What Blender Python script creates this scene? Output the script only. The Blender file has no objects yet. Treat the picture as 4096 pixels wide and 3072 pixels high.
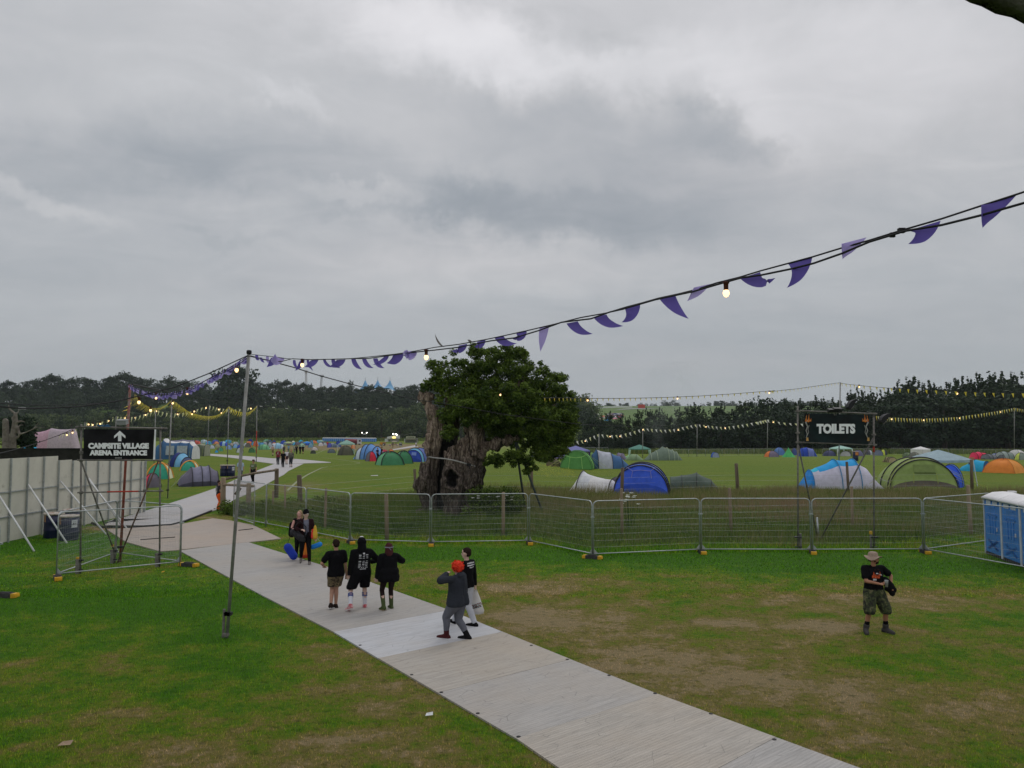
import bpy,math,random
import numpy as np
from mathutils import Vector,Matrix,noise as mnoise
from mathutils.bvhtree import BVHTree
sc = bpy.context.scene
COL = sc.collection
R = math.radians
rnd = random.Random(7)
# ---------------------------------------------------------------- camera,world,light
FPX = 3050.0                      # focal length in photo pixels (4096 wide)
CAMZ = 4.5
PITCH = math.atan(190.0 / FPX)
cd = bpy.data.cameras.new('camera'); cam = bpy.data.objects.new('camera', cd); COL.objects.link(cam)
cam.location = (0,0,CAMZ); cam.rotation_euler = (math.pi / 2 + PITCH,0,0)
cd.sensor_width = 36; cd.lens = FPX / 4096 * 36; cd.clip_start = .05; cd.clip_end = 6000
sc.camera = cam
sc.view_settings.view_transform = 'Standard'; sc.view_settings.look = 'None'
sc.view_settings.exposure = 0.0; sc.view_settings.gamma = 1.0; sc.view_settings.use_curve_mapping = False
sc.cycles.volume_bounces = 1
sc.cycles.max_bounces = 6; sc.cycles.transparent_max_bounces = 12
SUN_EL,SUN_AZ = 50,150
class NT:
 """tiny node-tree writer"""
 def __init__(s,t): s.t = t; s.n = t.nodes; s.l = t.links
 def node(s,typ,**kw):
  n = s.n.new(typ)
  for k,v in kw.items(): setattr(n,k,v)
  return n
 def put(s,sock,v):
  if hasattr(v, 'is_output'): s.l.new(v, sock)
  else: sock.default_value = v
 def math(s,op,a,b=0.0,c=0.0,clamp=False):
  n = s.node('ShaderNodeMath', operation=op, use_clamp=clamp)
  s.put(n.inputs[0],a); s.put(n.inputs[1],b); s.put(n.inputs[2],c)
  return n.outputs[0]
 def noise(s,vec,scale,detail=3,rough=.55,dist=0.0):
  n = s.node('ShaderNodeTexNoise'); 
  if vec is not None: s.put(n.inputs['Vector'], vec)
  n.inputs['Scale'].default_value = scale; n.inputs['Detail'].default_value = detail
  n.inputs['Roughness'].default_value = rough; n.inputs['Distortion'].default_value = dist
  return n.outputs[0]
 def ramp(s, fac, stops, interp='LINEAR'):
  n = s.node('ShaderNodeValToRGB'); n.color_ramp.interpolation = interp
  e = n.color_ramp.elements
  while len(e) < len(stops): e.new(.5)
  for i,(p,c) in enumerate(stops):
   e[i].position = p
   e[i].color = (c,c,c,1) if isinstance(c,(int,float)) else (*c[:3],1)
  s.put(n.inputs[0],fac); return n.outputs[0]
 def mix(s, f, a, b, mode='MIX'):
  n = s.node('ShaderNodeMix', data_type='RGBA', blend_type=mode)
  s.put(n.inputs[0],f)
  for i,v in ((6,a),(7,b)):
   s.put(n.inputs[i], v if hasattr(v, 'is_output') else (*v[:3], 1))
  return n.outputs[2]
 def mapping(s,vec,scale=(1,1,1),rot=(0,0,0),loc=(0,0,0)):
  n = s.node('ShaderNodeMapping'); s.put(n.inputs[0], vec)
  n.inputs['Location'].default_value = loc; n.inputs['Rotation'].default_value = rot; n.inputs['Scale'].default_value = scale
  return n.outputs[0]
def make_world():
 w = bpy.data.worlds.new('World'); sc.world = w; w.use_nodes = True
 t = NT(w.node_tree); t.n.clear()
 out = t.node('ShaderNodeOutputWorld'); bg = t.node('ShaderNodeBackground')
 sky = t.node('ShaderNodeTexSky', sky_type='NISHITA'); sky.sun_disc = False
 sky.sun_elevation = R(SUN_EL); sky.sun_rotation = R(SUN_AZ); sky.air_density = 1.5; sky.dust_density = 4
 tc = t.node('ShaderNodeTexCoord'); sep = t.node('ShaderNodeSeparateXYZ'); t.l.new(tc.outputs['Generated'], sep.inputs[0])
 x,y,z = sep.outputs
 zc = t.math('MAXIMUM', z, 0.0)
 den = t.math('ADD', zc, .16)
 comb = t.node('ShaderNodeCombineXYZ'); t.put(comb.inputs[0], t.math('DIVIDE', x, den)); t.put(comb.inputs[1], t.math('DIVIDE', y, den))
 pl = comb.outputs[0]
 n1 = t.noise(t.mapping(pl,(.55,.9,1),(0,0,R(-18)),(3.1,1.7,0)),1.0,7,.52,.6)
 n2 = t.noise(t.mapping(pl,(.9,1.2,1),(0,0,R(-12)),(9.1,4.7,0)),2.8,9,.6,1.2)
 yy = t.math('MAXIMUM', y, .05)
 u = t.math('DIVIDE', x, yy); v = t.math('DIVIDE', z, yy)
 wob = t.node('ShaderNodeTexNoise'); t.l.new(tc.outputs['Generated'], wob.inputs['Vector'])
 wob.inputs['Scale'].default_value = 11; wob.inputs['Detail'].default_value = 8; wob.inputs['Roughness'].default_value = .66
 ws = t.node('ShaderNodeSeparateColor'); t.l.new(wob.outputs['Color'], ws.inputs[0])
 u = t.math('ADD', u, t.math('MULTIPLY', t.math('SUBTRACT', ws.outputs[0], .5), .16))
 v = t.math('ADD', v, t.math('MULTIPLY', t.math('SUBTRACT', ws.outputs[1], .5), .13))
 acc = None
 for (px,py,a,b,amt,tilt) in [
(1180,455,360,62,-.17,6),(1010,425,140,60,-.10,0),(1350,380,420,110,-.07,4),(560,320,420,95,-.13,10),(200,340,300,80,-.10,0),(1260,290,360,120,-.09,10),
  (1500,205,62,62,-.13,0),(1590,285,100,60,-.13,20),(1530,280,130,60,-.07,10),(1690,305,42,34,-.09,0),(1180,200,160,60,-.05,0),
  (1130,30,60,34,-.10,0),(1260,70,120,36,-.07,0),(60,425,190,22,.13,22),(790,400,150,26,.14,5),(1900,150,420,200,.13,0),
  (1000,70,300,100,.24,15),(1440,150,200,90,.12,0),(620,200,120,30,.08,25),(1120,590,420,60,.08,0),(1560,270,200,130,.05,0),
  (500,500,160,16,-.06,8),(720,445,60,16,-.05,0),(60,60,240,160,-.04,0),(2050,640,260,60,-.03,0),(1600,700,420,60,-.03,0)]:
  u0,v0 = (px - 1106) / 1647.,(932 - py) / 1647.
  ca,sa = math.cos(R(tilt)),math.sin(R(tilt))
  du = t.math('SUBTRACT', u, u0); dv = t.math('SUBTRACT', v0, v)
  p = t.math('DIVIDE', t.math('ADD', t.math('MULTIPLY', du, ca), t.math('MULTIPLY', dv, sa)), a / 1647.)
  q = t.math('DIVIDE', t.math('SUBTRACT', t.math('MULTIPLY', dv, ca), t.math('MULTIPLY', du, sa)), b / 1647.)
  rr = t.math('ADD', t.math('MULTIPLY', p, p), t.math('MULTIPLY', q, q)); e = t.math('POWER', 2.71828, t.math('MULTIPLY', t.math('POWER', rr, 1.7), -1.0))
  g = t.math('MULTIPLY', e, amt)
  acc = g if acc is None else t.math('ADD', acc, g)
 front = t.math('GREATER_THAN', y, .08)
 acc = t.math('MULTIPLY', acc, front)
 base = t.math('ADD', t.math('MULTIPLY', n1, .34), t.math('MULTIPLY', n2, .26))
 base = t.math('ADD', base, t.math('MULTIPLY', t.math('SUBTRACT', t.noise(tc.outputs['Generated'], 26, 5, .6), .5), .05))
 up = t.ramp(zc,[(0.0,0.0),(.12,.10),(.30,.30),(.6,.62),(1,1.0)])
 fade = t.ramp(zc,[(0.0,.25),(.10,.45),(.25,1.0)])
 val = t.math('ADD', t.math('MULTIPLY', t.math('ADD', t.math('SUBTRACT', base, .295), acc), fade), t.math('MULTIPLY', up, .55))
 val = t.math('ADD', val, .335, clamp=True)
 cloud = t.ramp(val,[(0.0,(.22,.26,.31)),(.3,(.375,.405,.445)),(.55,(.56,.57,.595)),(.8,(.78,.78,.81)),(1.0,(.95,.95,.98))])
 warm = t.noise(t.mapping(pl,(.4,.8,1)),.9,2)
 cloud = t.mix(t.ramp(warm, [(.40, 0.0), (.65, .55)]), cloud, t.mix(1.0, cloud, (1.03, .99, .985), 'MULTIPLY'))
 m = t.mix(.94, t.mix(1.0, sky.outputs[0], (.06, .06, .06), 'MULTIPLY'), cloud)
 t.l.new(m, bg.inputs['Color']); bg.inputs['Strength'].default_value = 1.0
 t.l.new(bg.outputs[0],out.inputs[0])
make_world()
sd = bpy.data.lights.new('sun', 'SUN'); sd.energy = .6; sd.angle = R(25); sd.color = (1, .97, .93)
so = bpy.data.objects.new('sun', sd); COL.objects.link(so); so.rotation_euler = (R(90 - SUN_EL), 0, R(SUN_AZ)); so.location = (0, -5, 60)
# ---------------------------------------------------------------- terrain and pixel-to-ground survey helpers
def ss(a,b,v):
 t = min(1.,max(0.,(v - a) / (b - a))); return t * t * (3 - 2 * t)
def H(x,y):
 if y < 45: return 0.0
 a = x / max(y,1.)
 z = -(.9 + 1.5 * ss(0,.12,a)) * ss(110,215,y)
 z += .45 * ss(45,75,y) * (1 - ss(100,170,y)) * (1 - ss(0,.12,a))
 wl = 1 - ss(-.02,.07,a)
 if y > 350:
  left = 33 * ss(490,730,y) + .02 * max(0,min(y,1500) - 730)
  right = .056 * (min(y,1180) - 350) + (.9 * (1 - math.exp(-(y - 1180) / 120.)) if y > 1180 else 0)
  z += wl * left + (1 - wl) * right
 return z
SC = {'A': (0, 1400, 1024 / 2212), 'B': (900, 1400, 800 / 2212), 'C': (1500, 1300, 1000 / 1746), 'D': (2200, 1500, 900 / 1991),
      'E': (3000, 1450, 1096 / 2139), 'F': (1100, 2000, 900 / 2212), 'G': (3300, 2100, 400 / 1327), 'H': (0, 1900, 900 / 2212),
      'K': (1100, 1700, 600 / 2212), 'L': (700, 1650, 400 / 2212), 'M': (500, 1350, 700 / 2212), 'N': (0, 1400, 500 / 2074),
      'O': (1100, 1350, 700 / 2212), 'Q': (2700, 700, 1396 / 2212), 'R': (1600, 1100, 1300 / 2212), 'S1': (1280, 2130, 360 / 1757),
      'S2': (1720, 2200, 240 / 995), 'S3': (1130, 2030, 190 / 1261), 'S4': (560, 1680, 300 / 1659), 'S5': (920, 1720, 400 / 2212),
      'S6': (3600, 1720, 496 / 2212), 'S7': (3040, 1720, 600 / 2212), 'S8': (2250, 1560, 600 / 2212), 'T1': (1600, 1650, 450 / 1659),
      'T2': (860, 1900, 400 / 2212), 'T3': (150, 2030, 200 / 1659), 'T4': (1500, 1720, 220 / 2212), 'T5': (3900, 1900, 196 / 813),
      'T8': (1200, 2400, 2200 / 2212), 'X': (0, 0, 4096 / 2212)}
_c,_s = math.cos(PITCH),math.sin(PITCH)
def ray(k,x,y):
 ox,oy,m = SC[k]
 px,py = ox + x * m,oy + y * m
 a,b = (px - 2048) / FPX,-(py - 1536) / FPX
 return Vector((a,_c - b * _s,_s + b * _c))
def G(k,x,y,z=None):
 """ground point seen at a spot of the survey crops"""
 d = ray(k,x,y)
 if z is not None:
  t = (z - CAMZ) / d.z; return Vector((d.x * t,d.y * t,z))
 yy = 4.0
 while yy < 1400:
  t = yy / d.y
  if CAMZ + d.z * t <= H(d.x * t,yy): break
  yy *= 1.01
 lo,hi = yy / 1.01,yy
 for _ in range(12):
  m = (lo + hi) / 2; t = m / d.y
  if CAMZ + d.z * t <= H(d.x * t,m): hi = m
  else: lo = m
 t = hi / d.y
 return Vector((d.x * t,hi,H(d.x * t,hi)))
def P(k,x,y,Y):
 d = ray(k,x,y); t = Y / d.y
 return Vector((d.x * t,Y,CAMZ + d.z * t))
def PL(k,x,y,a,b,off=0.0):
 """point of the upright plane through a and b (plan), moved off metres towards the viewer"""
 d = ray(k,x,y); n = Vector((-(b.y - a.y),b.x - a.x,0)).normalized()
 if n.y > 0: n = -n
 q = a + n * off; t = (q.x * n.x + q.y * n.y) / (d.x * n.x + d.y * n.y)
 return Vector((d.x * t,d.y * t,CAMZ + d.z * t))
# ---------------------------------------------------------------- objects
def lin(c):
 return c / 12.92 if c <= .04045 else ((c + .055) / 1.055) ** 2.4
def C3(r,g,b,k=1.0):
 return tuple(min(.9,lin(v / 255.) * k) for v in (r,g,b))
def mesh_obj(name,verts,faces,mats=None,parent=None,midx=None,smooth=False,uvs=None):
 me = bpy.data.meshes.new(name)
 me.from_pydata([tuple(v) for v in verts],[],faces)
 for m in (mats if isinstance(mats,(list,tuple)) else [mats]):
  if m: me.materials.append(m)
 if midx is not None and len(midx) == len(me.polygons): me.polygons.foreach_set('material_index', midx)
 if smooth: me.polygons.foreach_set('use_smooth', [True] * len(me.polygons))
 me.update()
 o = bpy.data.objects.new(name,me); COL.objects.link(o)
 if parent: adopt(o,parent)
 return o
def tag(o,label=None,cat=None,group=None,kind=None):
 if label: o['label'] = label
 if cat: o['category'] = cat
 if group: o['group'] = group
 if kind: o['kind'] = kind
 return o
def thing(name,label,cat,loc=(0,0,0),rz=0.0,group=None):
 o = bpy.data.objects.new(name,None); COL.objects.link(o); o.empty_display_size = .2
 o.location = loc; o.rotation_euler = (0,0,rz)
 return tag(o,label,cat,group)
KIDS = {}
def adopt(o,parent):
 o.parent = parent; KIDS.setdefault(parent.name,[]).append(o)
def kids(o): return KIDS.get(o.name,[])
def dup(o,parent=None,keep=False):
 c = o.copy(); COL.objects.link(c)
 if parent: adopt(c,parent)
 for ch in list(kids(o)): dup(ch,c)
 return c
class MB:
 """collects shapes for one mesh"""
 def __init__(s): s.v = []; s.f = []; s.m = []
 def add(s,vs,fs,m=0):
  o = len(s.v); s.v += [tuple(v) for v in vs]; s.f += [tuple(i + o for i in f) for f in fs]; s.m += [m] * len(fs); return s
 def box(s,c,d,rz=0,m=0,rx=0,ry=0):
  M_ = Matrix.Rotation(rz, 3, 'Z') @ Matrix.Rotation(ry, 3, 'Y') @ Matrix.Rotation(rx, 3, 'X')
  vs = [Vector(c) + M_ @ Vector((sx * d[0] / 2,sy * d[1] / 2,sz * d[2] / 2)) for sx in (-1,1) for sy in (-1,1) for sz in (-1,1)]
  return s.add(vs,[(0,1,3,2),(4,6,7,5),(0,4,5,1),(2,3,7,6),(0,2,6,4),(1,5,7,3)],m)
 def tube(s,pts,r,n=6,m=0,caps=True):
  pts = [Vector(p) for p in pts]
  rs = r if isinstance(r,(list,tuple)) else [r] * len(pts)
  o = len(s.v); up = Vector((0,0,1)); prev = None
  for i,p in enumerate(pts):
   t = (pts[min(i + 1,len(pts) - 1)] - pts[max(i - 1,0)])
   if t.length < 1e-9: t = Vector((0,0,1))
   t.normalize()
   if prev is None:
    a = t.cross(up) if abs(t.z) < .95 else t.cross(Vector((1,0,0)))
   else: a = prev - t * prev.dot(t)
   if a.length < 1e-6: a = t.cross(Vector((1,0,0)))
   a.normalize(); prev = a; b = t.cross(a)
   for j in range(n):
    q = 2 * math.pi * j / n
    s.v.append(tuple(p + (a * math.cos(q) + b * math.sin(q)) * rs[i]))
  for i in range(len(pts) - 1):
   for j in range(n):
    k = (j + 1) % n
    s.f.append((o + i * n + j,o + i * n + k,o + (i + 1) * n + k,o + (i + 1) * n + j)); s.m.append(m)
  if caps:
   s.f.append(tuple(o + j for j in range(n))[::-1]); s.m.append(m)
   s.f.append(tuple(o + (len(pts) - 1) * n + j for j in range(n))); s.m.append(m)
  return s
 def lathe(s,prof,c=(0,0,0),n=16,m=0,sx=1,sy=1):
  o = len(s.v)
  for (r,z) in prof:
   for j in range(n):
    q = 2 * math.pi * j / n
    s.v.append((c[0] + r * math.cos(q) * sx,c[1] + r * math.sin(q) * sy,c[2] + z))
  for i in range(len(prof) - 1):
   for j in range(n):
    k = (j + 1) % n
    s.f.append((o + i * n + j,o + i * n + k,o + (i + 1) * n + k,o + (i + 1) * n + j)); s.m.append(m)
  s.f.append(tuple(o + j for j in range(n))[::-1]); s.m.append(m)
  s.f.append(tuple(o + (len(prof) - 1) * n + j for j in range(n))); s.m.append(m)
  return s
 def ball(s,c,r,n=10,m=0):
  rr = r if isinstance(r,(list,tuple)) else (r,r,r)
  o = len(s.v); k = max(4,n // 2 + 1)
  for i in range(k + 1):
   th = math.pi * (i + .0) / k; q = max(math.sin(th),1e-3)
   for j in range(n):
    a = 2 * math.pi * j / n
    s.v.append((c[0] + rr[0] * q * math.cos(a),c[1] + rr[1] * q * math.sin(a),c[2] - rr[2] * math.cos(th)))
  for i in range(k):
   for j in range(n):
    l = (j + 1) % n
    s.f.append((o + i * n + j,o + i * n + l,o + (i + 1) * n + l,o + (i + 1) * n + j)); s.m.append(m)
  return s
 def poly(s,pts,m=0): return s.add(pts,[tuple(range(len(pts)))],m)
 def slab(s,pts,h,m=0):
  """horizontal polygon with thickness h downwards"""
  n = len(pts); a = [Vector(p) for p in pts]; b = [p - Vector((0,0,h)) for p in a]
  return s.add(a + b,[tuple(range(n)),tuple(range(n,2 * n))[::-1]] + [(i,i + n,(i + 1) % n + n,(i + 1) % n) for i in range(n)],m)
 def build(s,name,mats,parent=None,smooth=False):
  return mesh_obj(name,s.v,s.f,mats,parent,s.m,smooth)
# ---------------------------------------------------------------- materials
MATS = {}
def mat(name, col, rough=.7, var=.12, scale=6, bump=0.0, bscale=None, metal=0.0, col2=None, emit=0.0, trans=0.0, alpha=1.0, coords='Object', stretch=(1, 1, 1), rot=0.0, dirt=None):
 if name in MATS: return MATS[name]
 m = bpy.data.materials.new(name); m.use_nodes = True; MATS[name] = m
 t = NT(m.node_tree); b = t.n['Principled BSDF']
 tc = t.node('ShaderNodeTexCoord'); vec = tc.outputs[coords]
 if stretch != (1,1,1) or rot: vec = t.mapping(vec,stretch,(0,0,rot))
 n = t.noise(vec,scale,5,.6)
 f = t.ramp(n,[(.32,0.0),(.68,1.0)])
 c2 = col2 or tuple(min(1,c * (1 + var)) for c in col); c1 = tuple(c * (1 - var) for c in col) if not col2 else col
 cc = t.mix(f,c1,c2)
 if dirt:
  g = t.noise(vec,dirt[1],6,.7); cc = t.mix(t.ramp(g,[(dirt[2],0.0),(dirt[2] + .16,1.0)]),cc,dirt[0])
 t.l.new(cc, b.inputs['Base Color'])
 b.inputs['Roughness'].default_value = rough; b.inputs['Metallic'].default_value = metal; b.inputs['Specular IOR Level'].default_value = .5 if (metal or rough < .5) else .2
 if bump:
  bn = t.node('ShaderNodeBump'); bn.inputs['Strength'].default_value = 1.0; bn.inputs['Distance'].default_value = bump
  t.l.new(t.noise(vec, bscale or scale * 3, 4, .6), bn.inputs['Height']); t.l.new(bn.outputs[0], b.inputs['Normal'])
 if emit:
  t.l.new(cc, b.inputs['Emission Color']); b.inputs['Emission Strength'].default_value = emit
 if trans:
  b.inputs['Transmission Weight'].default_value = trans
 if alpha < 1: b.inputs['Alpha'].default_value = alpha
 return m
def fabric(name,r,g,b,k=1.55,rough=.75,trans=0.22):
 """tent cloth and clothing: thin cloth lets a little light through"""
 if name in MATS: return MATS[name]
 m = bpy.data.materials.new(name); m.use_nodes = True; MATS[name] = m
 t = NT(m.node_tree); p = t.n['Principled BSDF']; out = t.n['Material Output']
 tc = t.node('ShaderNodeTexCoord')
 n = t.noise(tc.outputs['Object'], 2.2, 5, .6); col = C3(r, g, b, k)
 cc = t.mix(t.ramp(n,[(.3,0.0),(.7,1.0)]),tuple(c * .84 for c in col),tuple(min(.9,c * 1.10) for c in col))
 t.l.new(cc, p.inputs['Base Color']); p.inputs['Roughness'].default_value = rough; p.inputs['Specular IOR Level'].default_value = .35 if trans else .08
 bn = t.node('ShaderNodeBump'); bn.inputs['Distance'].default_value = .035; bn.inputs['Strength'].default_value = .8
 t.l.new(t.noise(t.mapping(tc.outputs['Object'], (1, 1, .55)), 3.0, 4, .55, .5), bn.inputs['Height']); t.l.new(bn.outputs[0], p.inputs['Normal'])
 if trans:
  tr = t.node('ShaderNodeBsdfTranslucent'); t.l.new(cc, tr.inputs[0])
  mx = t.node('ShaderNodeMixShader'); mx.inputs[0].default_value = trans
  t.l.new(p.outputs[0],mx.inputs[1]); t.l.new(tr.outputs[0],mx.inputs[2]); t.l.new(mx.outputs[0],out.inputs[0])
 return m
def cloth(name, r, g, b, k=1.5): return fabric('cloth_' + name, r, g, b, k, .9, 0)
GALV = mat('galvanised_steel', (.42, .45, .46), .42, .2, 9, metal=.55, dirt=((.25, .25, .24), 14, .58))
TUBE = mat('weathered_tube', (.17, .16, .145), .6, .35, 7, metal=.25, dirt=((.09, .07, .05), 11, .55))
WOOD = mat('old_wood', (.16, .125, .09), .9, .4, 5, .01, 30, stretch=(1, 1, .12), dirt=((.07, .055, .04), 6, .55))
WOOD2 = mat('new_stake_wood', (.27, .21, .145), .9, .3, 5, .01, 30, stretch=(1, 1, .12), dirt=((.12, .09, .06), 6, .6))
BLACK = mat('black_plastic', (.018, .018, .02), .5, .3, 8)
YEL = mat('yellow_plastic', (.62, .36, .03), .5, .15, 8, dirt=((.3, .2, .06), 12, .6))
RUBBER = mat('dark_rubber', (.05, .05, .05), .85, .3, 8)
BULB = mat('lit_bulb', (1, .62, .28), .4, .02, 4, emit=2.6)
LAMP = mat('lit_floodlamp', (1, .97, .85), .4, .02, 4, emit=8)
# ---------------------------------------------------------------- ground,paths,grass
WEAR = []   # (x,y,rx,ry,amount): worn,dry ground;  negative: lush
def wz(k,x,y,rx,ry,amt):
 g = G(k,x,y); amt *= .85 if amt > 0 else 1; WEAR.append((g.x,g.y,rx,ry,amt))
for a in [(1480,1400,7,3.8,.27),(1900,1420,5,3,.20),(520,1560,4,2,.16),(1250,1340,2.2,1.6,.55),(1450,1440,2.2,1.2,.45),(1330,1520,1.2,.8,.45),(1570,1345,1.0,.55,.7),(1780,1352,.9,.6,.75),
          (1700,1490,1.8,.9,.55),(1250,1260,4.5,1.4,.34),(1700,1290,7,1.6,.28),(2050,1300,4.0,1.2,.35),(1950,1600,2.0,.9,.5),
          (2100,1540,1.5,.6,.35),(1130,1330,.9,1.1,.6),(1090,1270,1.6,1.5,.35),(650,1500,1.8,.9,.35),(730,1600,.8,.35,.55),(840,1530,.8,.4,.6),
          (560,1640,2.0,.6,.4),(320,1450,2.0,.9,.25),(700,1420,1.2,.7,.35),(620,1330,.8,.9,.3),(200,1540,1.2,.5,.3),(940,1620,.8,.5,.4),(830,1480,.7,.4,.35),
          (640,1195,2.2,1.4,.5),(860,1240,3.0,1.6,.3),(600,1230,1.2,1,.3),(270,1140,1.6,1.0,.9),(430,1118,2,1.2,.7),
          (700,1015,4,5,.3),(640,1050,2.5,5,.45),(560,1075,1.5,3,.3),(470,1372,.8,.8,-.7),(430,1310,2.2,2.0,-.5),(120,1300,3.6,2.4,-.45),
          (1200,1200,9,1.2,-.8),(2000,1225,8,1.1,-.7),(900,1190,4,.9,-.5),(1650,1205,6,1.0,-.5),(450,1500,2.0,.7,-.3),(480,1440,1.3,.8,-.45),(1830,1420,1.2,.6,-.35),
          (100,1180,4,3,-.5),(1950,1440,1.2,.6,-.3),(1400,1195,1.6,.35,1.1)]:
 wz('X', *a)
for p in ((1560, 320, 40, 30), (1350, 300, 20, 20), (1750, 330, 40, 18)): wz('K', p[0], p[1], p[2], p[3] * 2, .55)
def wear(x,y):
 w = .34
 for (cx,cy,rx,ry,a) in WEAR:
  d = ((x - cx) / rx) ** 2 + ((y - cy) / ry) ** 2
  if d < 9: w += a * math.exp(-d)
 if y > 55: w += .10
 return w
def wear_np(X,Y):
 w = np.full(X.shape,.34)
 for (cx,cy,rx,ry,a) in WEAR:
  w += a * np.exp(-np.minimum(((X - cx) / rx) ** 2 + ((Y - cy) / ry) ** 2,30))
 return w + np.where(Y > 55,.10,0)
def grass_mat(name,blade):
 m = bpy.data.materials.new(name); m.use_nodes = True
 t = NT(m.node_tree); b = t.n['Principled BSDF']
 at = t.node('ShaderNodeAttribute', attribute_name='wear'); w = at.outputs['Fac']
 geo = t.node('ShaderNodeNewGeometry'); pos = geo.outputs['Position']
 sp = t.node('ShaderNodeSeparateXYZ'); t.l.new(pos, sp.inputs[0])
 flat = t.node('ShaderNodeCombineXYZ'); t.l.new(sp.outputs[0], flat.inputs[0]); t.l.new(sp.outputs[1], flat.inputs[1])
 p = flat.outputs[0]
 big = t.noise(p,.35,4,.6); mid = t.noise(p,1.3,6,.68); fine = t.noise(p,9,4,.65)
 s = t.math('ADD', w, t.math('MULTIPLY', t.math('SUBTRACT', big, .5), 1.2))
 s = t.math('ADD', s, t.math('MULTIPLY', t.math('SUBTRACT', mid, .5), 2.1))
 s = t.math('ADD', s, t.math('MULTIPLY', t.math('SUBTRACT', fine, .5), 1.0))
 k = 1.7 if blade else 1.0
 col = t.ramp(s,[(0.0,tuple(c * k for c in (.052,.158,.003))),(.27,tuple(c * k for c in (.086,.190,.005))),(.48,tuple(c * k for c in (.138,.202,.011))),
                     (.70,tuple(c * k for c in (.195,.180,.040))),(.90,tuple(c * k for c in (.245,.20,.070))),(1.0,tuple(c * k for c in (.31,.245,.125)))])
 tuft = t.noise(t.mapping(p,(1,1.3,1)),4.6,6,.72)
 col = t.mix(t.ramp(tuft, [(.33, .85), (.47, 0.0)]), col, t.mix(1.0, col, (.34, .42, .30), 'MULTIPLY'))
 far = t.ramp(t.math('DIVIDE', sp.outputs[1], 1200.0), [(.035, 0.0), (.06, 1.0)])
 pas = t.mix(t.ramp(t.noise(t.mapping(p,(.05,.16,1)),1.0,6,.65),[(.35,0.0),(.65,1.0)]),(.104,.172,.008),(.156,.198,.013))
 pas = t.mix(t.ramp(t.noise(p,2.2,4,.7),[(.40,0.0),(.66,.55)]),pas,(.066,.112,.008))
 pas = t.mix(t.ramp(w,[(.62,0.0),(1.0,1.0)]),pas,(.20,.16,.075))
 col = t.mix(far,col,pas)
 hill = t.ramp(t.math('DIVIDE', sp.outputs[1], 1200.0), [(.35, 0.0), (.45, 1.0)])
 col = t.mix(hill,col,t.mix(t.ramp(t.noise(p,.012,4,.6),[(.4,0.0),(.6,1.0)]),(.085,.155,.035),(.115,.17,.05)))
 if blade:
  r = t.node('ShaderNodeAttribute', attribute_name='tint')
  col = t.mix(r.outputs['Fac'], t.mix(1.0, col, (.42, .46, .38), 'MULTIPLY'), t.mix(1.0, col, (1.75, 1.55, 1.7), 'MULTIPLY'))
 t.l.new(col, b.inputs['Base Color']); b.inputs['Roughness'].default_value = .85
 b.inputs['Specular IOR Level'].default_value = .15
 if not blade:
  bn = t.node('ShaderNodeBump'); bn.inputs['Distance'].default_value = .13; bn.inputs['Strength'].default_value = 1.0
  t.l.new(t.noise(p, 9, 8, .8), bn.inputs['Height']); t.l.new(bn.outputs[0], b.inputs['Normal'])
 return m
GRASS = grass_mat('turf', False); BLADE = grass_mat('grass_blades', True)
def axis(segs):
 out = []
 for a,b,st in segs:
  n = max(1,int(round((b - a) / st)))
  out += [a + (b - a) * i / n for i in range(n)]
 return out + [segs[-1][1]]
xs = axis([(-2400,-600,120),(-600,-160,20),(-160,-44,4),(-44,30,.5),(30,160,4),(160,600,20),(600,2400,120)])
ys = axis([(-60,4,8),(4,62,.5),(62,130,2),(130,700,10),(700,1500,25),(1500,3200,120)])
V = [(x,y,H(x,y)) for y in ys for x in xs]; nx = len(xs)
F = [(j * nx + i,j * nx + i + 1,(j + 1) * nx + i + 1,(j + 1) * nx + i) for j in range(len(ys) - 1) for i in range(nx - 1)]
ground = mesh_obj('ground', V, F, GRASS, smooth=True)
a_ = ground.data.attributes.new('wear', 'FLOAT', 'POINT'); a_.data.foreach_set('value', [wear(v[0], v[1]) for v in V])
tag(ground, 'mown and trampled grass field', None, kind='structure')
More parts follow.
